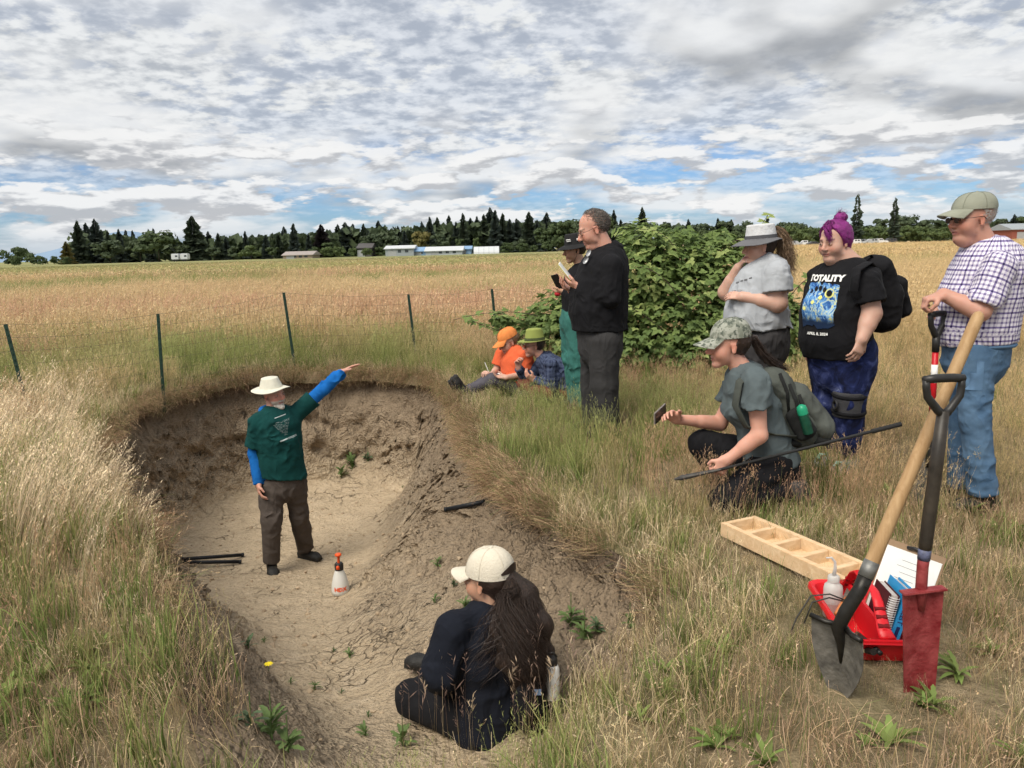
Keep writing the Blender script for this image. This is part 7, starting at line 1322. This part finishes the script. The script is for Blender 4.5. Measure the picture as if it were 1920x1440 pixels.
def caddy():
    B = V3(1.325, 2.76, .0); e1 = unit(V3(.10, 1, 0)); e2 = unit(V3(1, -.10, 0)); z = V3(0, 0, 1); t = thing('tool_caddy', 'bright red plastic tool caddy behind the shovel blade', 'caddy', B); P = lambda x, y, q: B+e2*x+e1*y+z*q
    def ringp(hx, hy, q, r=.05, n=8):
        out = []
        for sx, sy, a0 in ((1, 1, 0), (-1, 1, 90), (-1, -1, 180), (1, -1, 270)):
            for a in np.radians(np.linspace(a0, a0+90, n)): out.append(P(sx*(hx-r)+r*math.cos(a), sy*(hy-r)+r*math.sin(a), q))
        return np.array(out)
    rows = [ringp(.105, .205, .012), ringp(.118, .222, .05), ringp(.135, .240, .105), ringp(.150, .255, .112), ringp(.150, .255, .100), ringp(.152, .257, .099), ringp(.146, .251, .116), ringp(.130, .236, .110), ringp(.112, .214, .05), ringp(.100, .200, .018)]
    b = MB(); b.grid(np.array(rows), True, True); k = ringp(.100, .200, .018); b.raw(k, [tuple(range(len(k)))]); b.raw(ringp(.105, .205, .012)[::-1], [tuple(range(len(k)))]); b.build('tub', M_REDPL, t, B, smooth=False)
    # middle wall rising into the carrying handle, its holes dark red plugs, shade put into the colour
    b = MB(); b.box(P(0, 0, .075), (.012, .42, .115), np.stack([e2, e1, z])); b.build('divider', M_REDPL, t, B); b = MB(); prof = [(-.235, .112), (-.19, .125), (-.13, .20), (-.09, .222), (.09, .222), (.13, .20), (.19, .125), (.235, .112)]
    b.tube([P(0, y, q) for y, q in prof], [.030, .026, .019, .017, .017, .019, .026, .030], 8, side=e2, flat=.42); b.build('carry_handle', M_REDPL, t, B, smooth=True)
    for y, q, r in ((-.165, .158, .010), (-.148, .182, .008), (-.185, .132, .012), (.165, .158, .010), (.185, .132, .012)): b = MB(); b.lathe(P(-.0185, y, q), [(r, 0), (r, .037)], 12, np.stack([e1, z, e2])); b.build('handle_hole_shade', mat('hole_shade_red', (.16, .004, .006), .6), t, B)
    bin_ = lambda sx, sy: P(sx*.06, sy, .02)
    def item(name, label, cat, at_): return thing(name, label, cat, at_)
    # wash bottle
    p = gnd(1560, 1150, .03); p = V3(p[0], p[1], .02); w = item('wash_bottle', 'milky squeeze bottle with bent spout standing in the red caddy', 'bottle', p); b = MB(); b.lathe(p, [(.034, .0), (.036, .004), (.036, .062)], 22); b.build('liquid_fill', M_MILKP, w, p, smooth=True); b = MB(); b.lathe(p, [(.0365, .061), (.0365, .115), (.034, .130), (.022, .142), (.019, .146)], 22); b.build('body', M_MILK, w, p, smooth=True); b = MB(); b.lathe(p, [(.0225, .146), (.0225, .168), (.018, .172)], 18); b.build('cap', M_MILK, w, p, smooth=True); b = MB(); b.tube([p+V3(0, 0, .170), p+V3(.004, 0, .20), p+V3(.002, 0, .228), p+V3(-.012, 0, .246), p+V3(-.034, 0, .246)], [.008, .0065, .0055, .0045, .003], 8); b.build('spout', M_MILK, w, p, smooth=True)
    # books
    q = V3(1.335, 2.70, .02); s = item('spiral_notebook', 'thick maroon spiral bound notebook standing in the caddy', 'notebook', q); ax = frame(unit(V3(.22, .0, 1)), e1); ax = np.stack([ax[2], ax[1], ax[0]]); C_ = q+ax[2]*.105; b = MB(); b.box(C_, (.026, .135, .20), ax, bev=.002); b.build('pages', mat('page_edges', (.52, .48, .44), .8, .2, 120), s, q)
    for sx in (-1, 1): b = MB(); b.box(C_+ax[0]*sx*.0155, (.004, .142, .208), ax, bev=.0015); b.build('cover', mat('maroon_cover', (.075, .012, .018), .5, .2), s, q)
    b = MB()
    for i in range(22): cc = C_-ax[1]*.070+ax[2]*(-.092+i*.0088); b.tube([cc+ax[0]*.019*math.cos(a)-ax[1]*.010*math.sin(a) for a in np.linspace(0, 2*np.pi, 11)], .0016, 4, caps=False)
    b.build('wire_binding', mat('wire', (.75, .75, .73), .35, .05, metal=.3), s, q)
    q = V3(1.372, 2.70, .02); s = item('blue_binder', 'bright blue colour chart book standing in the caddy', 'book', q); ax = frame(unit(V3(.30, .02, 1)), e1); ax = np.stack([ax[2], ax[1], ax[0]]); C_ = q+ax[2]*.115; M_BB = mat('blue_vinyl', (.02, .30, .62), .35, .06, spec=.45); b = MB(); b.box(C_+ax[1]*.004, (.026, .128, .205), ax); b.build('pages', mat('page_edges'), s, q)
    for sx in (-1, 1): b = MB(); b.box(C_+ax[0]*sx*.0165, (.005, .150, .222), ax, bev=.0015); b.build('cover', M_BB, s, q)
    b = MB(); b.box(C_-ax[1]*.0735, (.038, .005, .222), ax, bev=.0015); b.build('spine', M_BB, s, q); tv, tf = text_mesh('MUNSELL', .026, .0006); b = MB(); b.raw(C_-ax[1]*.0768+tv[:, :1]*-ax[2]+tv[:, 1:2]*(ax[0])-ax[0]*.009+ax[2]*.03, tf); b.build('spine_lettering', mat('ink_blue', (.01, .02, .10), .7), s, q); b = MB(); b.box(C_-ax[1]*.0765-ax[2]*.055, (.012, .0015, .045), ax); b.build('spine_block', mat('ink_blue'), s, q)
    q = V3(1.44, 2.80, .02); s = item('clipboard', 'clipboard with white printed sheets leaning in the caddy', 'clipboard', q); ax = frame(unit(V3(.40, .22, .9)), unit(V3(.62, -.78, 0))); ax = np.stack([ax[1], ax[2], ax[0]]); C_ = at(1694, 1098, 2.82); b = MB(); b.box(C_, (.225, .004, .31), ax, bev=.001); b.build('board', mat('hardboard', (.30, .20, .12), .7), s, q); nn = ax[1] if ax[1][1] < 0 else -ax[1]; b = MB(); b.box(C_+nn*.004-ax[2]*.01, (.212, .003, .28), ax); b.build('sheet', M_PAPER, s, q); b = MB()
    for i in range(9): b.box(C_+nn*.0062+ax[0]*rng.uniform(-.05, .05)-ax[2]*(.10-i*.024), (rng.uniform(.03, .11), .0006, .002), ax)
    b.build('printed_lines', mat('print_grey', (.30, .31, .33), .9), s, q); b = MB(); b.tube([C_+nn*.008+ax[2]*.145-ax[0]*.03, C_+nn*.012+ax[2]*.150, C_+nn*.008+ax[2]*.145+ax[0]*.03], .007, 8); b.build('clip', M_BLK, s, q, smooth=True)
    q = V3(1.225, 2.62, .03); s = item('wood_handled_brush', 'pale wooden handled tool lying in the caddy bin', 'tool', q); ax = frame(unit(V3(.10, -.75, .30)), V3(1, 0, 0)); b = MB(); b.tube([q+ax[0]*x for x in (-.09, -.05, .0, .06, .10)], [.016, .020, .022, .019, .010], 12, flat=.6); b.build('handle', wood_mat('osb_handle', (.46, .34, .19), (.60, .47, .29), (40, 40, 40)), s, q, smooth=True); b = MB(); b.tube([q+ax[0]*.09, q+ax[0]*.13], .012, 8); b.build('ferrule', M_DKSTEEL, s, q)
    q = V3(1.265, 2.60, .05); s = item('black_marker', 'black marker beside the wooden handle in the caddy', 'marker', q); b = MB(); b.tube([q+V3(.0, -.08, .02), q+V3(.0, .08, 0)], .011, 10); b.build('barrel', M_BLK, s, q, smooth=True); b = MB(); b.tube([q+V3(0, -.082, .0203), q+V3(0, -.10, .022)], .009, 10); b.build('cap', M_FRAME, s, q, smooth=True)
    q = V3(1.262, 2.80, .10); s = item('orange_handle_knife', 'knife with orange handle lying in the caddy', 'knife', q); b = MB(); b.tube([q+V3(-.05, -.06, 0), q+V3(0, 0, .012), q+V3(.03, .045, .012)], [.011, .014, .010], 10); b.build('handle', mat('orange_wood', (.50, .17, .06), .5, .1), s, q, smooth=True); b = MB(); b.box(q+V3(.05, .085, .01), (.12, .02, .002), frame(V3(.5, .8, 0), V3(-.8, .5, 0))); b.build('blade', M_STEEL, s, q)
    q = V3(1.19, 2.80, .11); s = item('twine_loop', 'thin black cord trailing over the left edge of the caddy', 'cord', q); b = MB(); b.tube([q+V3(.09, .0, .012), q+V3(.03, .03, .03), q+V3(-.04, .04, .02), q+V3(-.10, .02, -.06), q+V3(-.14, -.03, -.095)], .003, 6); b.tube([q+V3(.09, -.01, .012), q+V3(.02, .01, .025), q+V3(-.05, .0, .012), q+V3(-.09, -.03, -.06)], .003, 6); b.build('strand', M_BLK, s, q, smooth=True)
caddy()
def sprayer():
    p = hit(639, 1112); t = thing('pump_sprayer', 'white pump spray bottle with orange plunger standing on the pit floor', 'sprayer', p); b = MB(); b.lathe(p, [(.056, 0), (.066, .006), (.068, .03), (.064, .08), (.050, .14), (.034, .185), (.030, .195)], 24); bo = b.build('bottle', milky('sprayer_white', (.82, .81, .77), .25), t, p, smooth=True); VF = b.data()
    b = MB(); b.lathe(p, [(.033, .193), (.034, .205), (.034, .238), (.026, .250)], 18); b.build('collar', M_BLK, t, p, smooth=True); b = MB(); b.tube([p+V3(.0, -.03, .225), p+V3(.0, -.055, .232)], [.014, .010], 10); b.build('nozzle', M_ORNG, t, p, smooth=True); b = MB(); b.lathe(p, [(.010, .248), (.010, .300), (.024, .306), (.026, .318), (.018, .324)], 16); b.build('plunger', M_ORNG, t, p, smooth=True); b = MB(); b.box(p+V3(0, -.036, .222), (.022, .012, .026)); b.build('trigger', M_ORNG, t, p)
    tv, tf = text_mesh('HDX', .042, .0018); F4 = np.concatenate([np.array(VF[1][0])]); q = print_on((VF[0], F4), p+V3(0, 0, .042), V3(1, .24, 0), V3(0, 0, 1), tv[:, :2], .004, .2); b = MB(); b.raw(q, tf); b.build('lettering', M_ORNG, bo, p)
sprayer()
def rod(name, label, cat, pts, r, m, cap_m=None):
    pts = [np.asarray(p, float) for p in pts]; t = thing(name, label, cat, pts[0]); b = MB(); b.tube(pts, r, 10); b.build('shaft', m, t, pts[0], smooth=True); b = MB(); d = unit(pts[-1]-pts[-2]); b.tube([pts[-1]-d*.002, pts[-1]+d*.02], r*1.15, 10); b.build('end_cap', cap_m or m, t, pts[0], smooth=True); b = MB(); d = unit(pts[0]-pts[1]); b.tube([pts[0]-d*.002, pts[0]+d*.015], r*1.15, 10); b.build('end_cap', cap_m or m, t, pts[0], smooth=True)
M_PIPE = mat('black_pipe', (.014, .015, .018), .5, .2, 15, spec=.25)
def on_floor(px, py, lift): p = gnd(px, py, -1.31); p[2] = gz(p[0], p[1])+lift; return p
a, b_, c_ = on_floor(338, 1058, .035), on_floor(452, 1030, .035), on_floor(448, 1043, .03)
rod('black_pipe', 'upper of two black pipes lying on the pit floor at left', 'pipe', [a+V3(.02, .03, .02), b_], .017, M_PIPE); rod('black_pipe', 'lower of two black pipes lying on the pit floor at left', 'pipe', [a, c_], .017, M_PIPE)
a = hit(838, 962, .03); b_ = hit(905, 950, .035); rod('black_bar', 'short black bar lying on the right slope of the pit', 'bar', [a, b_], .016, M_PIPE)

# ---- backpacks
def strap(pts, w, m, name, t, B, side): b = MB(); b.tube(pts, w, 8, side=side, flat=.22); return b.build(name, m, t, B, smooth=True)
def kneeling_pack():
    I = INFO['kneeling_woman']; A = I['A']; B = A(1485, 800, -.0); t = thing('backpack', 'grey green backpack with side bottle worn by the kneeling woman', 'backpack', B); m = cloth('pack_green', (.075, .083, .074), .15, bump=.5); m2 = cloth('pack_dark', (.020, .021, .021), .2); side = V3(.1, 1, 0)
    def part(nm, prims, mm, par=None, **k): V, F = surface(prims, h=.007, k=.03, wrinkle=.008, wfreq=12, **k); return np_mesh(nm, V, F, mm, par or t, B)
    body = part('body', [Prim(A(1450, 716), A(1495, 796), (.125, .085), (.148, .105), side=side), Prim(A(1495, 796), A(1502, 812), (.148, .10), (.14, .09), side=side), Prim(A(1438, 712), A(1452, 722), (.11, .06), (.12, .08), side=side)], m)
    part('front_pocket', [Prim(A(1494, 738), A(1538, 796), (.125, .062), (.135, .068), side=side), Prim(A(1530, 796), A(1534, 808), (.12, .055), (.11, .05), side=side)], cloth('pack_green2', (.085, .093, .084), .15, bump=.5), body); part('bottom', [Prim(A(1470, 822), A(1535, 818), (.125, .045), (.125, .045), side=side)], m2, body)
    pk = part('side_pocket', [Prim(A(1490, 775, -.135), A(1512, 812, -.135), (.055, .03), (.06, .035), side=V3(1, 0, -.3))], m2, body)
    for d in (-.13, .13): strap([A(1440, 712, d*.9), A(1412, 700, d*1.25), A(1386, 716, d*1.30), A(1378, 760, d*1.35), A(1398, 800, d*1.5), A(1450, 815, d*1.3), A(1488, 818, d)], .030, m2 if d > 0 else m, 'shoulder_strap', t, B, V3(.1, 1, .1))
    for k in (0, 1, 2): strap([A(1462+18*k, 700+20*k, -.12), A(1476+18*k, 735+20*k, -.14), A(1480+16*k, 775+14*k, -.135)], .010, m2, 'compression_strap', body, B, V3(1, 0, 0))
    strap([A(1446, 702, .03), A(1456, 688, .0), A(1468, 706, -.03)], .012, m2, 'haul_loop', t, B, V3(0, 1, 0))
    c = A(1516, 812, -.175); ax = frame(A(1502, 762, -.175)-c, V3(0, 1, 0)); ax = np.stack([ax[1], ax[2], ax[0]]); s = thing('aerosol_can', 'green capped spray can in the side pocket of the kneeling womans backpack', 'can', c); b = MB(); b.lathe(c, [(.026, 0), (.027, .005), (.027, .115)], 18, ax); b.build('body', mat('can_green', (.012, .075, .045), .35, .3, 30), s, c, smooth=True); b = MB(); b.lathe(c, [(.0285, .113), (.0285, .140), (.024, .158), (.010, .167)], 18, ax); b.build('cap', mat('cap_green', (.02, .30, .16), .3, .05), s, c, smooth=True)
kneeling_pack()
def purple_pack():
    A = INFO['purple_woman']['A']; I = INFO['purple_woman']; B = A(1655, 600, .05); t = thing('backpack', 'black backpack worn by the woman with purple hair', 'backpack', B); m = cloth('pack_black', (.014, .014, .016), .25, bump=.5); side = V3(.52, -.85, 0); f = V3(.85, .52, 0)
    def part(nm, prims, mm, par=None): V, F = surface(prims, h=.008, k=.03, wrinkle=.010, wfreq=10); return np_mesh(nm, V, F, mm, par or t, B)
    body = part('body', [Prim(A(1640, 502, .08), A(1650, 555, .12), (.125, .085), (.145, .105), side=side), Prim(A(1650, 555, .12), A(1648, 598, .12), (.145, .105), (.14, .09), side=side)], m); part('front_pocket', [Prim(A(1670, 530, .18), A(1673, 580, .20), (.115, .055), (.12, .06), side=side)], m, body)
    strap([A(1618, 486, .02), A(1632, 478, .04), A(1643, 494, .06)], .012, m, 'haul_loop', t, B, V3(.3, 1, 0)); strap([A(1640, 505, -.10), A(1628, 492, -.19), A(1606, 505, -.25), A(1600, 545, -.26), A(1625, 585, -.19), A(1645, 605, -.05)], .030, m, 'shoulder_strap', t, B, side); strap([A(1595, 500, .12), A(1565, 500, .10), A(1540, 512, .02), A(1534, 550, .0)], .030, m, 'shoulder_strap', t, B, side)
    b = MB(); b.tube([A(1666, 508, .08), A(1668, 516, .08), A(1670, 526, .09)], .006, 6); b.build('zip_pull', M_WHITE, t, B); b = MB(); b.box(A(1678, 535, .10), (.01, .02, .05), np.stack([f, side, V3(0, 0, 1)])); b.build('buckle', mat('grey_buckle', (.12, .12, .12), .5), t, B)
purple_pack()
def seated_pack():
    Yp = hit(1003, 1372)[1]+.02; A = lambda x, y, d=0.0: at(x, y, Yp+d); B = A(1000, 1372); B[2] = gz(B[0], B[1]); t = thing('backpack', 'black day pack standing in the grass behind the seated woman', 'backpack', B); m = _mats['cloth_pack_black']
    def part(nm, prims, mm, par=None): V, F = surface(prims, h=.007, k=.03, wrinkle=.010, wfreq=12); return np_mesh(nm, V, F, mm, par or t, B)
    body = part('body', [Prim(A(1002, 1256, .03), A(1000, 1335, .0), (.085, .075), (.095, .085), side=V3(1, .2, 0))], m); part('front_pocket', [Prim(A(996, 1292, -.09), A(996, 1330, -.09), (.07, .03), (.075, .035), side=V3(1, .2, 0))], m, body); strap([A(985, 1250), A(1000, 1236), A(1014, 1252)], .010, m, 'haul_loop', t, B, V3(0, 1, 0)); b = MB(); b.box(A(1008, 1298, -.125), (.03, .004, .025)); b.build('patch', mat('blue_patch', (.22, .32, .50), .6), body, B)
    c = A(1036, 1268, -.05); s = thing('water_bottle', 'white steel water bottle with black loop lid beside the black day pack', 'bottle', c); b = MB(); b.lathe(c, [(.028, -.10), (.030, -.095), (.030, .035), (.024, .052), (.020, .056)], 20); b.build('body', mat('white_enamel', (.78, .78, .77), .3, .05, spec=.5), s, c, smooth=True); b = MB(); b.lathe(c, [(.0225, .056), (.0225, .082), (.018, .088)], 16); b.build('lid', M_BLK, s, c, smooth=True); b = MB(); b.tube([c+V3(-.018, 0, .085), c+V3(-.016, 0, .105), c+V3(.004, 0, .108), c+V3(.02, 0, .09)], .005, 6); b.build('loop', M_BLK, s, c, smooth=True)
    q = hit(928, 1372, .0); q = V3(q[0], q[1], gz(q[0], q[1])); s = thing('pink_pouch', 'small rounded pink pouch in the grass behind the seated woman', 'pouch', q); V, F = surface([Prim(q+V3(-.012, 0, .02), q+V3(.014, 0, .085), .032, .028)], h=.006, wrinkle=.006, wfreq=20); np_mesh('bag', V, F, mat('pink_cloth', (.68, .22, .27), .7, .08), s, q); b = MB(); b.tube([q+V3(-.02, 0, .03), q+V3(.0, -.034, .06), q+V3(.025, 0, .095)], .003, 6); b.build('zip', mat('pale_pink', (.75, .42, .45), .6), s, q)
seated_pack()

# ---- weeds on the pit floor and slope, each with its own leaves
def leaf_shape(L=.10, W=.028, lobed=True):
    q = np.linspace(0, 1, 8); w = W*np.array([.12, .45, .95, .62, 1.0, .66, .72, .02]) if lobed else W*np.sin(np.pi*np.clip(q, .03, 1)**.8)+.0008; V = []
    for a, b in zip(q, w): z = .45*L*a-.55*L*a*a; V += [(L*a, -b/2, z+b*.12), (L*a, 0, z), (L*a, b/2, z+b*.12)]
    F = []
    for i in range(7): F += [[3*i, 3*i+1, 3*i+4, 3*i+3], [3*i+1, 3*i+2, 3*i+5, 3*i+4]]
    return np.array(V), np.array(F)
M_WEED = [leaf_mat('weed_leaf', (.12, .19, .065), (.20, .28, .10), .3), leaf_mat('weed_leaf_blue', (.10, .155, .08), (.16, .22, .12), .3)]
_lm = [np_mesh('leaf', *leaf_shape(.10, .030, True), m, link=False).data for m in M_WEED]+[np_mesh('leaf', *leaf_shape(.09, .014, False), m, link=False).data for m in M_WEED]
def weeds():
    spots = [(465, 1215, 1.1, 9, 'leafy green weed at the left side of the pit floor'), (495, 1205, .8, 7, 'low green weed just right of the leafy weed at the left of the pit floor'), (655, 1232, .9, 8, 'small green weed on the pit floor below the spray bottle'), (625, 1222, .6, 6, 'tiny green weed left of the small weed below the spray bottle'), (545, 1283, .8, 7, 'small weed on the floor right of the yellow flower'), (590, 1292, .9, 8, 'green weed between the yellow flower and the seated womans knee'), (640, 1300, .6, 6, 'tiny weed furthest right in the row below the yellow flower'),
             (510, 1385, 1.9, 16, 'big blue green leafy weed at the bottom left of the pit floor'), (540, 1410, 1.5, 12, 'second big leafy weed at the bottom edge of the pit floor'), (470, 1360, 1.3, 10, 'leafy weed on the left edge of the pit mouth'), (685, 1380, 1.0, 8, 'small weed left of the seated womans foot'), (755, 1398, 1.5, 11, 'broad leafy weed just below the seated womans knee'), (690, 1345, .7, 6, 'tiny weed on bare soil left of the seated woman'),
             (660, 880, 2.4, 22, 'patch of green weed high on the back wall right of the pointing man'), (640, 895, 2.0, 18, 'green weed on the back wall beside the pointing mans waist'), (690, 865, 1.8, 14, 'topmost green weed on the back wall'), (755, 915, .8, 7, 'small weed on the back wall between the pointing man and the black bar'), (820, 1062, 1.1, 9, 'green weed on the right slope above the cream cap'), (850, 1100, 1.0, 8, 'green weed left of the cream cap bill'), (815, 1130, .9, 7, 'low weed on the slope left of the seated womans shoulder'), (872, 1140, 1.1, 8, 'bright weed by the seated womans neck'),
             (997, 975, 1.2, 10, 'upright green weed under the right turf edge'), (1070, 1175, 1.8, 14, 'bushy green weed on the slope right of the seated woman'), (1095, 1200, 1.6, 12, 'second bushy weed right of the seated woman'), (1120, 1185, 1.2, 10, 'green weed at the upper right of the bushy weeds'), (1180, 1180, 1.3, 10, 'blue green weed in the grass edge right of the bushy weeds')]
    for i, (x, y, s, n, lab) in enumerate(spots):
        p = hit(x, y); t = thing('weed_plant', lab, 'weed', p, 'weeds growing in the pit'); k = (0 if i % 3 else 1)+(0 if s > .85 else 2)
        for j in range(n+4):
            o = bpy.data.objects.new('leaf', _lm[k]); COL.objects.link(o); o.parent = t; a = rng.uniform(0, 6.28); el = rng.uniform(.15, 1.05); z = rng.uniform(.45, .95)*s*.62; o.rotation_euler = (rng.normal(0, .2), -el, a); o.scale = (z, z, z); o.location = (0, 0, .0022*j*s)
        b = MB(); b.tube([(0, 0, -.02), (.002, 0, .03*s), (.004, .003, .05*s*(2 if s > 1.2 else 1))], [.004, .003, .002], 5); b.build('stem', M_WEED[0], t)
    p = hit(503, 1258); t = thing('yellow_flower', 'single yellow flower on the left of the pit floor', 'flower', p); b = MB(); b.tube([(0, 0, 0), (.004, 0, .03)], .0022, 5); b.build('stem', M_WEED[0], t); m = mat('petal_yellow', (.85, .66, .02), .6, .05); V, F = leaf_shape(.024, .012, False); pm = np_mesh('petal', V, F, m, link=False).data
    for a in np.linspace(0, 6.28, 11)[:-1]: o = bpy.data.objects.new('petal', pm); COL.objects.link(o); o.parent = t; o.location = (.004, 0, .03); o.rotation_euler = (0, -.35, a)
    b = MB(); b.lathe(V3(.004, 0, .03), [(.007, 0), (.006, .005)], 8); b.build('centre', m, t)
weeds()
# broad leafy weeds too many to count, low in the left and right foreground
def leaf_clumps():
    col = bpy.data.collections.new('rosette')
    for i in range(6):
        r = np.random.default_rng(300+i); Vs = []; Fs = []; Ks = []; c = 0
        for j in range(13):
            V, F = leaf_shape(.13*(.6+.6*r.random()), .022+.012*r.random(), r.random() < .5); a = r.uniform(0, 6.28); e = r.uniform(.2, 1.1); M = np.array(Matrix.Rotation(a, 3, 'Z') @ Matrix.Rotation(-e, 3, 'Y')); Vs.append(V @ M.T); Fs.append(F+c); c += len(V); Ks.append(np.tile([.9, r.random(), 0], (len(V), 1)))
        o = np_mesh(f'rosette_{i}', np.concatenate(Vs), np.concatenate(Fs), GRASS, link=False, attrs={'k': ('FLOAT_VECTOR', np.concatenate(Ks))}); col.objects.link(o)
    x, y = jitter_grid(-3.4, 2.6, 1.9, 5.5, 30); o = pit_out(x, y); nz = pnoise(x, y, 1.5, 44); k = (o > .02) & (rng.random(len(x)) < np.where(x < -.6, np.clip((nz-.42)*7, 0, 1)*np.clip((4.4-y)/1.2, 0, 1), np.clip((nz-.5)*5, 0, .35))); x, y = x[k], y[k]; n = len(x)
    ca = lerp(np.tile(V3(.14, .20, .05), (n, 1)), V3(.22, .27, .08), rng.random(n)); s = .35+.45*rng.random(n)
    scatter('broadleaf_weeds', 'low broad leaved green weeds among the grass in the foreground', 'weeds', col, np.stack([x, y, flat_z(x, y)], -1), np.stack([0*x, 0*x, rng.uniform(-3, 3, n)], -1), np.stack([s, s, s], -1), ca, ca*.8)
    # dark purplish seed grass standing in front of the seated woman
    px = rng.uniform(770, 1065, 13); py = rng.uniform(1395, 1438, 13); P = np.array([hit(a, b) for a, b in zip(px, py)]); n = len(P); s = .7+.4*rng.random(n)
    scatter('purple_seed_grass', 'thin purplish brown seed grass in front of the seated woman', 'grass', C_SEED, P, np.stack([rng.normal(0, .1, n), rng.normal(0, .1, n), rng.uniform(-3, 3, n)], -1), np.stack([s, s, s], -1), lerp(np.tile(V3(.26, .17, .14), (n, 1)), V3(.55, .42, .28), rng.random(n)**2), np.tile(V3(.24, .19, .09), (n, 1)))
C_SEED = clump_collection('seed', [dict(seed=180+i, n=4, rad=.06, h=.36, hv=.35, wid=.0024, lean=.0, curl=.22, seeds=1.0, seedlen=.15, seedw=.0045, green=.0, fuzz=9) for i in range(6)])
leaf_clumps()
build_grass()
